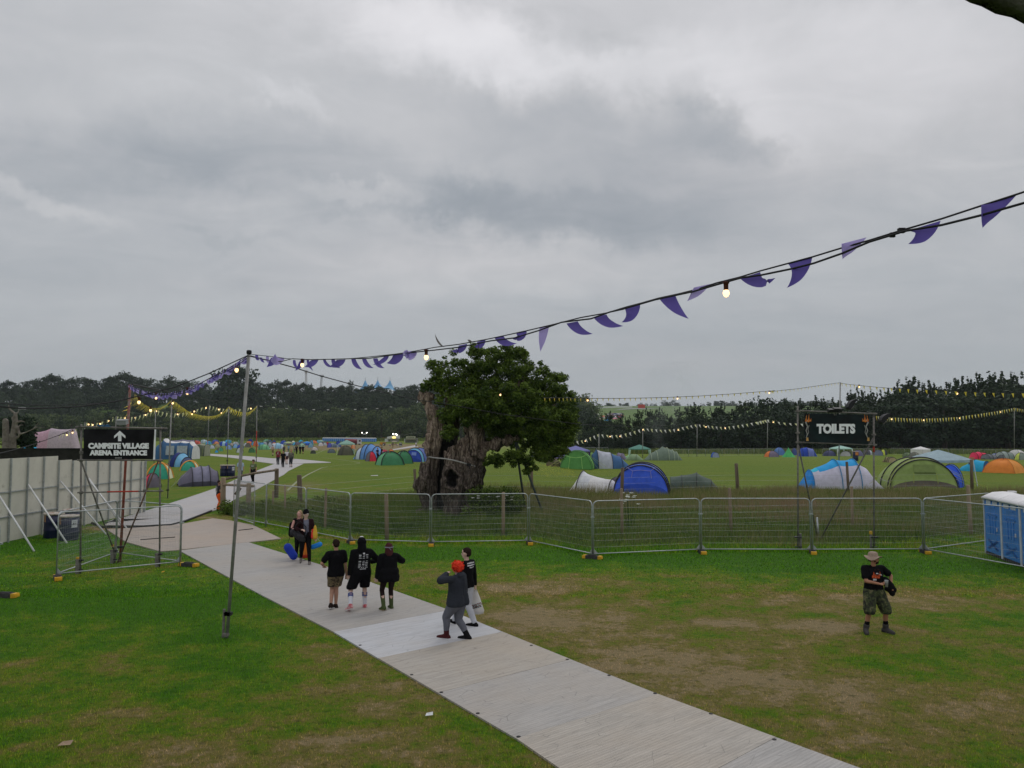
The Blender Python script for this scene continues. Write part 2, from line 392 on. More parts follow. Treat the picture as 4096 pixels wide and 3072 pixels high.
def path_mat(name,col,ang=0.0,dark=.5):
 m = bpy.data.materials.new(name); m.use_nodes = True
 t = NT(m.node_tree); b = t.n['Principled BSDF']
 geo = t.node('ShaderNodeNewGeometry'); p = t.mapping(geo.outputs['Position'], (1, 1, 1), (0, 0, -ang))
 streak = t.noise(t.mapping(p,(.8,9,1)),1.3,6,.7)
 blot = t.noise(p,.55,5,.6); fine = t.noise(t.mapping(p,(3,26,1)),2.0,4,.7)
 c = t.mix(t.ramp(streak,[(.35,0.0),(.62,1.0)]),tuple(v * .76 for v in col),tuple(v * 1.06 for v in col))
 c = t.mix(t.ramp(blot,[(.38,.0),(.66,.55)]),c,(col[0] * 1.02,col[1] * .93,col[2] * .82))
 c = t.mix(t.ramp(fine,[(.54,0.0),(.68,dark)]),c,tuple(v * .52 for v in col))
 wv = t.node('ShaderNodeTexWave', wave_type='BANDS', bands_direction='Y'); t.l.new(p, wv.inputs[0]); wv.inputs['Scale'].default_value = 5.2; wv.inputs['Distortion'].default_value = .3
 c = t.mix(t.ramp(wv.outputs['Fac'], [(0.0, .30), (.25, 0.0)]), c, tuple(v * .5 for v in col))
 scuff = t.node('ShaderNodeTexVoronoi', feature='DISTANCE_TO_EDGE'); t.l.new(t.mapping(p, (1.1, 4.2, 1)), scuff.inputs['Vector']); scuff.inputs['Scale'].default_value = 1.4
 msk = t.math('MULTIPLY', t.ramp(scuff.outputs[0], [(0.0, 1.0), (.018, 0.0)]), t.ramp(t.noise(p, 1.9, 3), [(.46, 0.0), (.58, .85)]))
 c = t.mix(msk,c,tuple(v * .45 for v in col))
 t.l.new(c, b.inputs['Base Color']); b.inputs['Roughness'].default_value = .62
 bn = t.node('ShaderNodeBump'); bn.inputs['Distance'].default_value = .006; t.l.new(wv.outputs['Fac'], bn.inputs['Height']); t.l.new(bn.outputs[0], b.inputs['Normal'])
 return m
sa, sb = G('T8', 315, 240), G('T8', 815, 133); ANG = math.atan2(sb.y - sa.y, sb.x - sa.x)
PG = path_mat('track_grey', C3(145, 143, 140, 1.32), ANG); PW = path_mat('track_pale', C3(164, 167, 172, 1.30), ANG, .3)
PB = path_mat('track_beige', C3(148, 143, 135, 1.32), ANG); PC = path_mat('track_clay', C3(150, 140, 131, 1.3), ANG); PF = path_mat('track_far', C3(160, 159, 161, 1.3), 0, .25)
def path(pts, m, z=.03, h=.05, name='path'):
 b = MB(); q = [Vector((p.x,p.y,H(p.x,p.y) + z)) for p in pts]; b.slab(q,h); o = b.build(name,m)
 tag(o, kind='structure'); return o
def t8(x, y): return G('T8', x, y)
gap = .012
def shrink(q,a,b_,g=gap): return q
Lp = [G('X', 390, 1200), G('X', 560, 1285), t8(135, 133), t8(315, 240), t8(555, 380), t8(870, 565), t8(1030, 676)]
Rp = [G('X', 552, 1174), G('X', 700, 1224), t8(600, 45), t8(815, 133), t8(1090, 245), t8(1440, 385), t8(1915, 560)]
d = (Lp[-1] - Lp[-2]).normalized(); Lp[-1] = Lp[-2] + d * 2.6; Lp.append(Lp[-1] + d * 3.6); Lp.append(Lp[-1] + d * 6)
d = (Rp[-1] - Rp[-2]).normalized(); Rp.append(Rp[-1] + d * 3.6); Rp.append(Rp[-1] + d * 6)
Lp[0] = G('X', 388, 1191); Rp[0] = G('X', 534, 1172)
for i in range(len(Lp) - 1):
 u = (Lp[i + 1] - Lp[i]).normalized() * .003; v = (Rp[i + 1] - Rp[i]).normalized() * .003
 path([Lp[i] + u,Lp[i + 1] - u,Rp[i + 1] - v,Rp[i] + v],[PG,PG,PW,PB,PG,PB,PG,PB][i % 8],.03 + .002 * (i % 2))
b = MB()
for q in ((430,308),(548,379),(693,464),(855,559),(225,188),(1085,246),(940,189),(1254,310),(1440,383),(1922,570),(1665,466)):
 g = t8(q[0],q[1]); c = (Lp[3] + Rp[3]) / 2
 g += (Vector((g.x + .35,g.y,0)) - g if q[0] < 900 else Vector((g.x - .2,g.y,0)) - g) * .25
 b.lathe([(.032,0),(.032,.008),(.02,.01)],(g.x,g.y,.030),8)
tag(b.build('path_bolts', BLACK), kind='structure')
path([G('X', 230, 1145), G('X', 272, 1172), G('X', 345, 1192.5), G('X', 374, 1191), G('X', 607, 1165), G('X', 545, 1135), G('X', 500, 1126), G('X', 460, 1121), G('X', 388, 1134), G('X', 330, 1139)], PC, .036)
def resamp(p,n):
 c = [0]
 for i in range(len(p) - 1): c.append(c[-1] + (p[i + 1] - p[i]).length)
 out = []
 for k in range(n + 1):
  d = c[-1] * k / n; i = max(j for j in range(len(p) - 1) if c[j] <= d + 1e-9); out.append(p[i].lerp(p[i + 1],(d - c[i]) / max(1e-9,c[i + 1] - c[i])))
 return out
def ribbon(Le,Re,m,z,n=60):
 a,c = resamp(Le,n),resamp(Re,n); b = MB(); v = []; k = 5
 for p,q in zip(a,c):
  v.append((p.x,p.y,H(p.x,p.y) - .02))
  for j in range(k): r = p.lerp(q,j / (k - 1)); v.append((r.x,r.y,H(r.x,r.y) + z))
  v.append((q.x,q.y,H(q.x,q.y) - .02))
 w = k + 2; b.add(v, [(i * w + j, i * w + j + 1, (i + 1) * w + j + 1, (i + 1) * w + j) for i in range(n) for j in range(w - 1)]); tag(b.build('path', m), kind='structure')
ribbon([G('X', 224, 1136), G('X', 250, 1121), G('A', 900, 1500), G('A', 1250, 1395), G('A', 1490, 1320), G('A', 1880, 1190), G('B', 180, 1410), G('B', 545, 1262)],
       [G('X', 386, 1136), G('X', 388, 1131), G('A', 1700, 1440), G('A', 1880, 1380), G('T2', 480, 525), G('T2', 870, 355), G('T2', 1260, 140), G('T2', 1520, 0), G('B', 700, 1340), G('B', 870, 1258)], PF, .028, 90)
ribbon([G('A', 1755, 893), G('B', 0, 1160), G('B', 500, 1200), G('B', 750, 1205), G('B', 1170, 1244)], [G('A', 1755, 911), G('A', 2212, 965), G('B', 545, 1262), G('B', 880, 1256), G('B', 1170, 1248)], PF, .045, 80)
path([G('K', 1700, 365), G('K', 1700, 378), G('K', 2120, 318), G('K', 2060, 300)], PF, .022)
path([G('S8', 250, 470), G('S8', 400, 465), G('S8', 700, 400), G('S8', 900, 370), G('S8', 640, 385), G('S8', 450, 430)], mat('far_track', (.30, .27, .23), .9), .3, .3)
path([G('S8', 760, 300), G('S8', 1060, 282), G('S8', 1440, 276), G('S8', 1060, 271), G('S8', 900, 281)], mat('far_tarmac', (.30, .30, .31), .9), .4, .3)
def cover(pts,w,name,label):
 b = MB(); b.tube([Vector((p.x, p.y, H(p.x, p.y) + .05)) for p in pts], w, 6); return tag(b.build(name, BLACK), label, 'cable')
cover([G('H', 900, 480), G('H', 1010, 522), G('H', 1300, 520), G('H', 1680, 500), G('H', 1820, 462), G('H', 2080, 360)], .05, 'ground_cable', 'long black cable lying across the grey trackway towards the orange worker')
cover([G('H', 1380, 648), G('H', 1720, 622)], .02, 'tie_strap', 'short dark strap lying on the clay coloured landing left of its seam')
cover([G('T2', 520, 1248), G('T2', 840, 1212)], .02, 'tie_strap', 'short dark strap lying on the landing near the fence corner')
lb = MB()
def strip(pts,w):
 q = resamp([Vector(p) for p in pts],40)
 for i in range(len(q) - 1):
  n = (q[i + 1] - q[i]); n = Vector((-n.y,n.x,0)).normalized() * w
  e = [q[i] + n,q[i] - n,q[i + 1] - n,q[i + 1] + n]
  lb.add([(p.x,p.y,H(p.x,p.y) + .012) for p in e],[(0,1,2,3)])
strip([G('K', *p) for p in ((180, 970), (330, 832), (480, 735), (690, 632), (780, 615))], .10)
strip([G('K', *p) for p in ((800, 612), (1000, 590), (1190, 575), (1255, 560), (1180, 543), (950, 510), (700, 480))], .07)
strip([G('K', *p) for p in ((300, 425), (600, 425), (700, 380), (760, 355), (900, 350))], .10)
strip([G('A', *p) for p in ((1280, 1200), (1600, 1190), (1850, 1150), (1930, 1120))], .03)
tag(lb.build('painted_line', mat('worn_line_paint', (.26, .28, .17), .9, .3, 3)), kind='structure')
def blades(name,X,Y,h,w,lean,m,tintv=None,droop=0):
 n = len(X); rg = np.random.default_rng(len(X))
 a = rg.uniform(0,2 * np.pi,n); la = rg.uniform(0,2 * np.pi,n); L = rg.uniform(.1,1,n) * lean * h
 Z = np.array([H(x,y) for x,y in zip(X,Y)]) if Y.max() > 45 else np.zeros(n)
 dx,dy = np.cos(a) * w / 2,np.sin(a) * w / 2
 v = np.empty((n,3,3)); v[:,0] = np.stack([X - dx,Y - dy,Z - .01],1); v[:,1] = np.stack([X + dx,Y + dy,Z - .01],1)
 v[:,2] = np.stack([X + np.cos(la) * L,Y + np.sin(la) * L,Z + h],1)
 me = bpy.data.meshes.new(name); me.vertices.add(3 * n); me.loops.add(3 * n); me.polygons.add(n)
 me.vertices.foreach_set('co', v.ravel()); me.loops.foreach_set('vertex_index', np.arange(3 * n, dtype=np.int32))
 me.polygons.foreach_set('loop_start', np.arange(0, 3 * n, 3, dtype=np.int32)); 
 me.update(calc_edges=True)
 wa = me.attributes.new('wear', 'FLOAT', 'POINT'); wa.data.foreach_set('value', np.repeat(wear_np(X, Y), 3).astype(np.float32))
 ta = me.attributes.new('tint', 'FLOAT', 'POINT'); tv = rg.uniform(0, 1, n) if tintv is None else tintv
 ta.data.foreach_set('value', np.repeat(tv, 3).astype(np.float32))
 me.materials.append(m); o = bpy.data.objects.new(name,me); COL.objects.link(o); return o
TRK = [(Lp[i],Lp[i + 1],Rp[i + 1],Rp[i]) for i in range(len(Lp) - 1)]
LAND = [G('X', *p) for p in ((224, 1128), (272, 1172), (345, 1192), (607, 1165), (545, 1135), (460, 1121), (520, 1095), (700, 1000), (640, 995), (480, 1060), (330, 1105))]
def inside(X,Y,poly):
 r = np.zeros(X.shape,bool); n = len(poly)
 for i in range(n):
  x1,y1,x2,y2 = poly[i].x,poly[i].y,poly[(i + 1) % n].x,poly[(i + 1) % n].y
  c = ((y1 > Y) != (y2 > Y)) & (X < (x2 - x1) * (Y - y1) / (y2 - y1 + 1e-12) + x1); r ^= c
 return r
def offpath(X,Y):
 k = np.ones(X.shape,bool)
 for q in TRK: k &= ~inside(X,Y,q)
 return k & ~inside(X,Y,LAND)
rg = np.random.default_rng(5)
def scatter(n,y0,y1,spread=.70,power=1.0):
 Y = y0 + (y1 - y0) * rg.uniform(0,1,n) ** power; X = rg.uniform(-spread,spread,n) * Y
 k = offpath(X,Y); return X[k],Y[k]
X,Y = scatter(330000,7.5,22,.71,1.3)
kp = rg.uniform(0,1,len(X)) > (wear_np(X,Y) - .2) * .55; X,Y = X[kp],Y[kp]
hh = rg.uniform(.018,.05,len(X)) * np.clip(1.25 - .55 * wear_np(X,Y),.5,1.4)
tag(blades('lawn_grass', X, Y, hh, rg.uniform(.006, .014, len(X)), .9, BLADE), kind='stuff')
X,Y = scatter(150000,21,46,.70,1.1)
hh = rg.uniform(.018,.05,len(X)) * np.clip(1.3 - .6 * wear_np(X,Y),.5,1.5)
tag(blades('lawn_grass', X, Y, hh, rg.uniform(.015, .035, len(X)), 1.4, BLADE), kind='stuff')
# ---------------------------------------------------------------- temporary fence panels
def rounded(w,h,r,z0):
 pts = [(0,z0 - .14),(0,h - r)]
 for i in range(1,6):
  a = math.pi - math.pi / 2 * i / 5; pts.append((r + r * math.cos(a),h - r + r * math.sin(a)))
 pts.append((w - r,h))
 for i in range(1,6):
  a = math.pi / 2 - math.pi / 2 * i / 5; pts.append((w - r + r * math.cos(a),h - r + r * math.sin(a)))
 pts.append((w,z0 - .14)); return pts
PW_,PH_ = 3.5,2.02
def panel_meshes(detail):
 fr = MB(); fr.tube([(x,0,z) for x,z in rounded(PW_,PH_,.16,.16)],.021,6 if detail else 4)
 fr.tube([(0,0,.16),(PW_,0,.16)],.019,6)
 inf = MB(); n = 72 if detail else 14
 for i in range(1,n): inf.tube([(PW_ * i / n,.01,.16),(PW_ * i / n,.01,PH_ - (.0 if 3 < i < n - 3 else .06))],.0016 if detail else .004,3,caps=False)
 for k in range(1,8): inf.tube([(0,-.005,.16 + (PH_ - .2) * k / 8),(PW_,-.005,.16 + (PH_ - .2) * k / 8)],.0028 if detail else .006,3,caps=False)
 gs = []
 for x in (0,PW_): 
  s = 1 if x == 0 else -1; g = MB(); gs.append(g)
  g.add([(x,.004,.17),(x + s * .14,.004,.17),(x,.004,.36),(x,-.004,.17),(x + s * .14,-.004,.17),(x,-.004,.36)],[(0,1,2),(3,5,4),(0,2,5,3),(1,4,5,2)])
 cl = MB(); cl.box((PW_ + .03,0,1.45),(.13,.06,.045)); cl.tube([(PW_ + .03,-.06,1.45),(PW_ + .03,.06,1.45)],.012,5)
 return fr,inf,gs,cl
WIRE = mat('fence_wire', (.30, .32, .32), .5, .2, 9, metal=.4)
def proto_panel(detail):
 fr,inf,g,cl = panel_meshes(detail)
 t = thing('mesh_fence', 'x', 'fence')
 fr.build('frame', GALV, t, True); inf.build('mesh_infill', WIRE, t)
 if detail: [q.build('corner_gusset', GALV, t) for q in g]; cl.build('clamp', GALV, t)
 return t
def set_panel(o,a,b,label,group):
 d = Vector((b.x - a.x,b.y - a.y,0)); o.location = a; o.rotation_euler = (0,math.atan2(b.z - a.z,-d.length) * 0,math.atan2(d.y,d.x)); o.scale = ((d.length - .07) / PW_,1,1)
 tag(o, label, 'fence', group); return o
near_panel = proto_panel(True); used = [False]
def npanel(a, b, label, group='steel mesh fence panels beside the trackway'):
 o = near_panel if not used[0] else dup(near_panel); used[0] = True
 return set_panel(o,a,b,label,group)
J = {k: G('X', *p) for k, p in dict(a=(504, 1123), b=(575, 1138), c=(661, 1154), d=(757, 1174), e=(932, 1179), f=(1144, 1176), g=(1282, 1206), h=(1516, 1195.5), i=(1756, 1196), j=(1998, 1195)).items()}
J['k'] = Vector((16.75, 24.0, 0)); J['l'] = G('E', 1900, 1412); J['m'] = G('T2', 875, 1143)
npanel(J['a'], J['b'], 'steel fence panel at the path corner, just right of the leaning pole')
npanel(J['a'], J['m'], 'steel fence panel swung out in front of the line at the path corner')
npanel(J['b'], J['c'], 'steel fence panel whose right post stands above the beanie man')
npanel(J['c'], J['d'], 'steel fence panel ending at the joint above the camo shorts man')
npanel(J['d'], J['e'], 'steel fence panel left of the hollow oak trunk, behind the three walkers')
npanel(J['e'], J['f'], 'steel fence panel in front of the hollow oak trunk')
npanel(J['f'], J['g'], 'steel fence panel angled towards the camera right of the oak')
npanel(J['g'], J['h'], 'steel fence panel in front of the big blue dome tent')
npanel(J['h'], J['i'], 'steel fence panel between the blue dome tent and the toilets sign')
npanel(J['i'], J['j'], 'steel fence panel in front of the toilets sign')
npanel(J['j'], J['k'], 'steel fence panel running towards the camera past the blue toilets')
npanel(J['j'], J['l'], 'steel fence panel running back behind the blue toilets')
TA, TB, TC = G('H', 553, 1022), G('H', 1788, 897), G('H', 1142, 802)
tg = 'three fence panels boxed round the left sign'
npanel(TA, TB, 'front steel fence panel of the triangle boxing in the campsite sign', tg)
npanel(TA, TC, 'left rear steel fence panel of the triangle boxing in the campsite sign', tg)
npanel(TC, TB, 'right rear steel fence panel of the triangle boxing in the campsite sign', tg)
XL = G('X', 0, 1291)
npanel(XL + Vector((-3.6, .5, 0)), XL + Vector((-.02, 0, 0)), 'steel fence panel cut by the left edge of the photo', 'steel mesh fence panels beside the trackway')
foot0 = thing('ballast_block', 'x', 'fence block')
b = MB(); b.box((0, 0, .06), (.21, .46, .12)); b.box((0, 0, .13), (.12, .3, .03)); b.build('rubber_body', RUBBER, foot0)
for s in (-1,1):
 b = MB(); b.box((0, s * .285, .062), (.2, .11, .11)); b.box((0, s * .35, .05), (.17, .03, .07)); b.build('yellow_end', YEL, foot0)
fused = [False]
def foot(p,rz,label):
 o = foot0 if not fused[0] else dup(foot0); fused[0] = True
 o.location = p; o.rotation_euler = (0, 0, rz); tag(o, label, 'fence block', 'rubber feet of the fence panels')
foot(J['c'], .2, 'rubber fence foot with yellow ends behind the beanie man')
foot(J['d'], .5, 'rubber fence foot with yellow ends behind the hooded walker')
foot(J['e'], .05, 'rubber fence foot with yellow ends in front of the oak, left joint')
foot(J['f'], .1, 'rubber fence foot with yellow ends in front of the oak, right joint')
foot(J['g'] + Vector((-.05, -.1, 0)), 1.1, 'dark rubber fence foot with a yellow end where the fence comes nearest')
foot(J['h'], .02, 'rubber fence foot with yellow ends below the right edge of the big blue tent')
foot(J['i'], -.25, 'rubber fence foot with yellow ends under the left leg of the toilets sign')
foot(J['j'], -.1, 'rubber fence foot with yellow ends just right above the hat man')
foot(J['k'] + Vector((-.32, -.02, 0)), 1.5, 'rubber fence foot with yellow ends below the blue toilets')
foot(TA + Vector((.1, -.1, 0)), .6, 'rubber fence foot at the left corner of the boxed in sign')
foot(TB + Vector((.25, -.05, 0)), 1.25, 'rubber fence foot at the right corner of the boxed in sign')
foot(XL + Vector((.12, .03, 0)), 1.45, 'rubber fence foot with a yellow end at the left edge of the photo')
farp = proto_panel(False); first = [True]
def frow(pts,lab):
 for i in range(len(pts) - 1):
  o = farp if first[0] else dup(farp); first[0] = False
  set_panel(o, pts[i], pts[i + 1], lab, 'distant fence panels round the right hand field')
def fline(k,p0,p1,n):
 a,b_ = G(k,*p0),G(k,*p1); return [Vector((a.x + (b_.x - a.x) * i / n,a.y + (b_.y - a.y) * i / n,H(a.x + (b_.x - a.x) * i / n,a.y + (b_.y - a.y) * i / n))) for i in range(n + 1)]
frow(fline('D', (1075, 725), (1810, 715), 5), 'distant mesh fence panel in the row between grey tent and small blue pop-up')
frow(fline('E', (30, 728), (470, 732), 3), 'distant mesh fence panel behind the green pyramid tent, alike in a row')
frow(fline('E', (565, 730), (1000, 728), 4), 'distant mesh fence panel in the row seen under the toilets sign')
frow(fline('E', (1100, 722), (2190, 742), 9), 'distant mesh fence panel in the row along the right hand pines')
frow(fline('D', (20, 725), (520, 742), 5), 'distant mesh fence panel behind the green tunnel tent, alike in a row')
# ---------------------------------------------------------------- stake and wire fences
def stake(x, y, h, r, parent, m, lean=(0, 0), name='post'):
 b = MB(); p = Vector((0,0,-.3)); b.tube([(x,y,H(x,y) - .2),(x + lean[0] * .5,y + lean[1] * .5,H(x,y) + h * .5),(x + lean[0],y + lean[1],H(x,y) + h - .03),(x + lean[0],y + lean[1],H(x,y) + h)],[r,r * .96,r * .94,r * .75],8)
 return b.build(name,m,parent,True)
sf = thing('stock_fence', 'near row of square new wooden stakes with wire mesh, just behind the steel panels', 'fence')
ns = [('X', 590, 1112, 1.3, .06), ('X', 616, 1120, 1.75, .055), ('X', 702, 1144, 1.9, .06), ('X', 836, 1170, 1.92, .085), ('X', 1087, 1158, 1.88, .075), ('X', 1344, 1159, 2.05, .065), ('X', 1580, 1157, 2.05, .075), ('X', 1842, 1146, 2.0, .07), ('X', 2098, 1159, 2.2, .085), ('X', 2400, 1160, 2.0, .08)]
pp = []
for k,x,y,h,r in ns:
 g = G(k, x, y); pp.append((g, h)); stake(g.x, g.y, h, r, sf, WOOD2, (rnd.uniform(-.06, .06), 0), 'stake')
for zz in (.15,.35,.55,.75,.98,1.25):
 b = MB(); b.tube([Vector((p.x, p.y - .07, zz + .02 * math.sin(i * 2.1 + zz * 9))) for i, (p, h) in enumerate(pp)], .0024, 3, caps=False); b.build('wire', WIRE, sf)
ff = thing('field_fence', 'far row of thick old weathered posts between the tall grass and the camping field', 'fence')
fs = [('X', 649, 1098, 1.95, .19), ('X', 898, 1064, 1.68, .13), ('X', 1149, 1062, 1.75, .13), ('X', 1343, 1073, 2.0, .16), ('X', 1594, 1064, 2.15, .17), ('X', 1833, 1066, 2.3, .13), ('X', 2100, 1062, 2.4, .15)]
pp = []
for k,x,y,h,r in fs:
 g = G(k,x,y); pp.append((g,h)); stake(g.x,g.y,h,r * .8,ff,WOOD,(rnd.uniform(-.12,.12),0))
for zz in (.5,.9,1.3):
 b = MB(); b.tube([Vector((p.x, p.y, zz)) for p, h in pp], .005, 3, caps=False); b.build('wire', WIRE, ff)
rf = thing('rail_fence', 'short wooden post and rail fence at the path corner behind the leaning pole', 'fence')
ra, rb = G('X', 481, 1104), G('T2', 1355, 500); rc = G('T2', 735, 880)
stake(ra.x,ra.y,1.9,.16,rf,WOOD2); stake(rb.x,rb.y,1.95,.15,rf,WOOD); stake(rc.x,rc.y,1.7,.14,rf,WOOD2)
b = MB(); b.tube([ra + Vector((0, 0, 1.78)), (ra + rb) / 2 + Vector((0, 0, 1.86)), rb + Vector((0, 0, 1.85))], .075, 8); b.build('rail', WOOD, rf, True)
b = MB(); b.tube([ra + Vector((.05, -.1, 1.5)), rc + Vector((.3, -.1, 1.55))], .07, 8); b.build('rail', WOOD2, rf, True)
b = MB(); g = G('T2', 430, 1000); b.tube([P('T2', 455, 430, g.y), P('T2', 560, 285, g.y)], .085, 8); tag(b.build('wooden_prop', WOOD, None, True), 'grey wooden prop end sticking up behind the leaning pole', 'timber')
# ---------------------------------------------------------------- hoarding wall,black screen
WALLM = mat('hoarding_board', C3(142, 141, 132, 2.1), .8, .06, 2, dirt=(C3(118, 115, 104, 1.8), 1.6, .60))
hw = thing('hoarding_wall', 'pale grey panelled hoarding wall with steel frame and raking white props', 'wall')
wx = -20.5
def wtop(y): return 3.40 if y < 34.6 else 3.22 - (y - 34.6) * .047
y = 26.9
n = 0
while y < 42.7:
 y2 = y + 1.1 if y + 1.1 < 42.9 else 42.8
 t0 = wtop((y + y2) / 2)
 b = MB(); b.box((wx - .02, (y + y2) / 2, t0 / 2 + .02), (.03, y2 - y - .012, t0 - .04)); b.build('board', WALLM, hw)
 b = MB(); b.box((wx + .045, y, t0 / 2), (.07, .038, t0)); b.build('steel_post', GALV, hw)
 y += 1.1; n += 1
b = MB(); b.box((wx + .045, 42.78, 1.43), (.09, .07, 2.88)); b.build('steel_post', GALV, hw)
for z0 in (.95,1.95):
 b = MB(); b.box((wx + .03, 30.75, z0 + .1), (.04, 7.7, .045)); b.box((wx + .03, 38.7, z0 - .05), (.04, 8.1, .045)); b.build('rail', GALV, hw)
WHT = mat('white_painted_steel', (.62, .64, .64), .5, .08, 8, dirt=((.35, .35, .33), 9, .62))
def prop(top,bot):
 b = MB(); b.tube([top, bot], .035, 8); b.build('prop', WHT, hw, True)
for (y0,ex,ey) in ((26.0,-17.5,24.9),(30.3,-17.9,28.9),(32.4,-17.9,31.0),(34.7,-17.7,33.6),(37.0,-18.3,36.2),(36.9,-17.8,35.6)):
 prop((wx + .08,y0,2.25),(ex,ey,.02))
b = MB(); sb_ = P('A', -60, 848, 46.0); se = P('A', 1150, 848, 46.0)
b.box(((sb_.x + se.x) / 2,46,sb_.z / 2),(se.x - sb_.x,.06,sb_.z)); b.box(((sb_.x + se.x) / 2,45.95,sb_.z - .04),(se.x - sb_.x,.05,.06))
tag(b.build('black_screen_fence', mat('black_mesh', (.022, .022, .019), .9, .4, 3)), 'long black mesh screen fence behind the top of the pale hoarding wall', 'fence')
# ---------------------------------------------------------------- lettering
def text_mesh(s,size=1.0,bold=.0,shear=0.0,xs_=1.0,spacing=1.0):
 c = bpy.data.curves.new('t', 'FONT'); c.body = s; c.size = size; c.align_x = 'CENTER'; c.align_y = 'CENTER'
 c.offset = bold; c.shear = shear; c.space_character = spacing; c.resolution_u = 3; c.extrude = .004
 o = bpy.data.objects.new('t', c); COL.objects.link(o)
 dg = bpy.context.evaluated_depsgraph_get(); me = bpy.data.meshes.new_from_object(o.evaluated_get(dg))
 vs = [Vector((v.co.x * xs_,v.co.y,v.co.z)) for v in me.vertices]; fs = [tuple(p.vertices) for p in me.polygons]
 bpy.data.objects.remove(o); bpy.data.meshes.remove(me); bpy.data.curves.remove(c)
 return vs,fs
def put_text(name,s,origin,xdir,updir,size,m,parent=None,bold=.02,xs_=1.0,shear=0.0,spacing=1.0):
 vs,fs = text_mesh(s,size,bold * size,shear,xs_,spacing)
 xd,ud = Vector(xdir).normalized(),Vector(updir).normalized(); nd = xd.cross(ud)
 return mesh_obj(name,[Vector(origin) + xd * v.x + ud * v.y + nd * v.z for v in vs],fs,m,parent)
LET = mat('white_lettering', (.86, .88, .90), .6, .04, 5)
def sheet(pts,name,m,parent,n=24,k=8,wob=.02,seed=0):
 """banner cloth between four corners, slightly rippled, thin but double sided"""
 a,b_,c,d = [Vector(p) for p in pts]; nrm = (b_ - a).cross(d - a).normalized(); v = []; f = []
 for j in range(k + 1):
  for i in range(n + 1):
   p = (a.lerp(b_,i / n)).lerp(d.lerp(c,i / n),j / k); e = 1 if 0 < j < k else .3
   v.append(p + nrm * (wob * e * mnoise.noise(Vector((i * .35 + seed,j * .5,seed))) * 2))
 f = [(j * (n + 1) + i,j * (n + 1) + i + 1,(j + 1) * (n + 1) + i + 1,(j + 1) * (n + 1) + i) for j in range(k) for i in range(n)]
 return mesh_obj(name,v,f,m,parent,smooth=True)
BAN = mat('banner_black', (.012, .012, .014), .9, .5, 2.0)
def tubepart(t, a, b, r, name='scaffold_tube', m=None):
 q = MB(); q.tube([a,b],r,8); return q.build(name,m or TUBE,t,True)
RED = mat('red_tape', (.42, .05, .03), .6, .3, 9)
ls = thing('direction_sign', 'black sign on scaffold with white arrow reading campsite village arena entrance', 'sign')
g1, g2 = G('H', 790, 968), G('H', 1568, 902); Y1, Y2 = g1.y, g2.y; Ym = (Y1 + Y2) / 2
tubepart(ls, g1, P('A', 702, 640, Y1), .030); tubepart(ls, g2, P('A', 1386, 668, Y2), .030)
tubepart(ls, PL('A', 650, 664, g1, g2, .06), PL('A', 1445, 678, g1, g2, .06), .027)
tubepart(ls, PL('A', 665, 951, g1, g2, .06), PL('A', 1410, 953, g1, g2, .06), .024)
tubepart(ls, PL('A', 668, 1232, g1, g2, .06), PL('A', 925, 1226, g1, g2, .06), .024); tubepart(ls, PL('A', 925, 1226, g1, g2, .06), PL('A', 1195, 1221, g1, g2, .06), .025, m=RED)
tubepart(ls, PL('A', 1195, 1221, g1, g2, .06), PL('A', 1413, 1217, g1, g2, .06), .024)
bb = G('H', 1128, 865)
tubepart(ls, P('A', 700, 955, Y1 + .08), bb + Vector((-.05, 0, .45)), .026); tubepart(ls, P('A', 1368, 958, Y2 + .08), bb + Vector((.1, -.02, 0)), .026, m=mat('rusty_tube', (.15, .085, .06), .7, .4, 5, metal=.2))
tubepart(ls,bb,bb + Vector((0,0,.75)),.03)
for g in (g1,g2,bb):
 q = MB(); q.box((g.x - .06, g.y - .05, .2), (.1, .1, .52)); q.build('base_stake', TUBE, ls)
 q = MB(); q.box((g.x - .02, g.y - .04, .42), (.22, .09, .05)); q.build('coupler', BLACK, ls); q = MB(); q.box((g.x, g.y - .04, .12), (.16, .09, .04)); q.build('coupler', BLACK, ls)
 if g is not g2:
  q = MB(); q.lathe([(.045, .46), (.05, .5), (.045, .53)], (g.x - .07, g.y - .06, 0 if g is g1 else .1), 8); q.build('yellow_cap', YEL, ls)
for (x,yy,Yk) in ((702,955,Y1),(702,672,Y1),(702,885,Y1),(1386,952,Y2),(1386,676,Y2),(1386,1216,Y2),(702,1232,Y1),(1250,1216,Ym)):
 q = MB(); c = P('A', x, yy, Yk - .03); q.box(c, (.09, .1, .09), .3); q.build('coupler', TUBE, ls)
cs = [PL('A', 724, 684, g1, g2, .10), PL('A', 1334, 686, g1, g2, .10), PL('A', 1322, 944, g1, g2, .10), PL('A', 722, 942, g1, g2, .10)]
sheet(cs, 'banner', BAN, ls, seed=1.5)
sheet([PL('A', 1335, 686, g1, g2, .10), PL('A', 1349, 688, g1, g2, .10), PL('A', 1340, 947, g1, g2, .10), PL('A', 1322, 946, g1, g2, .10)], 'white_edge', LET, ls, 3, 6, .004)
xd = (cs[1] - cs[0]).normalized(); ud = Vector((0,0,1)); nf = Vector((0,-.045,0))
w1 = (P('A', 1286, 826, Y2) - P('A', 762, 826, Y1)).length
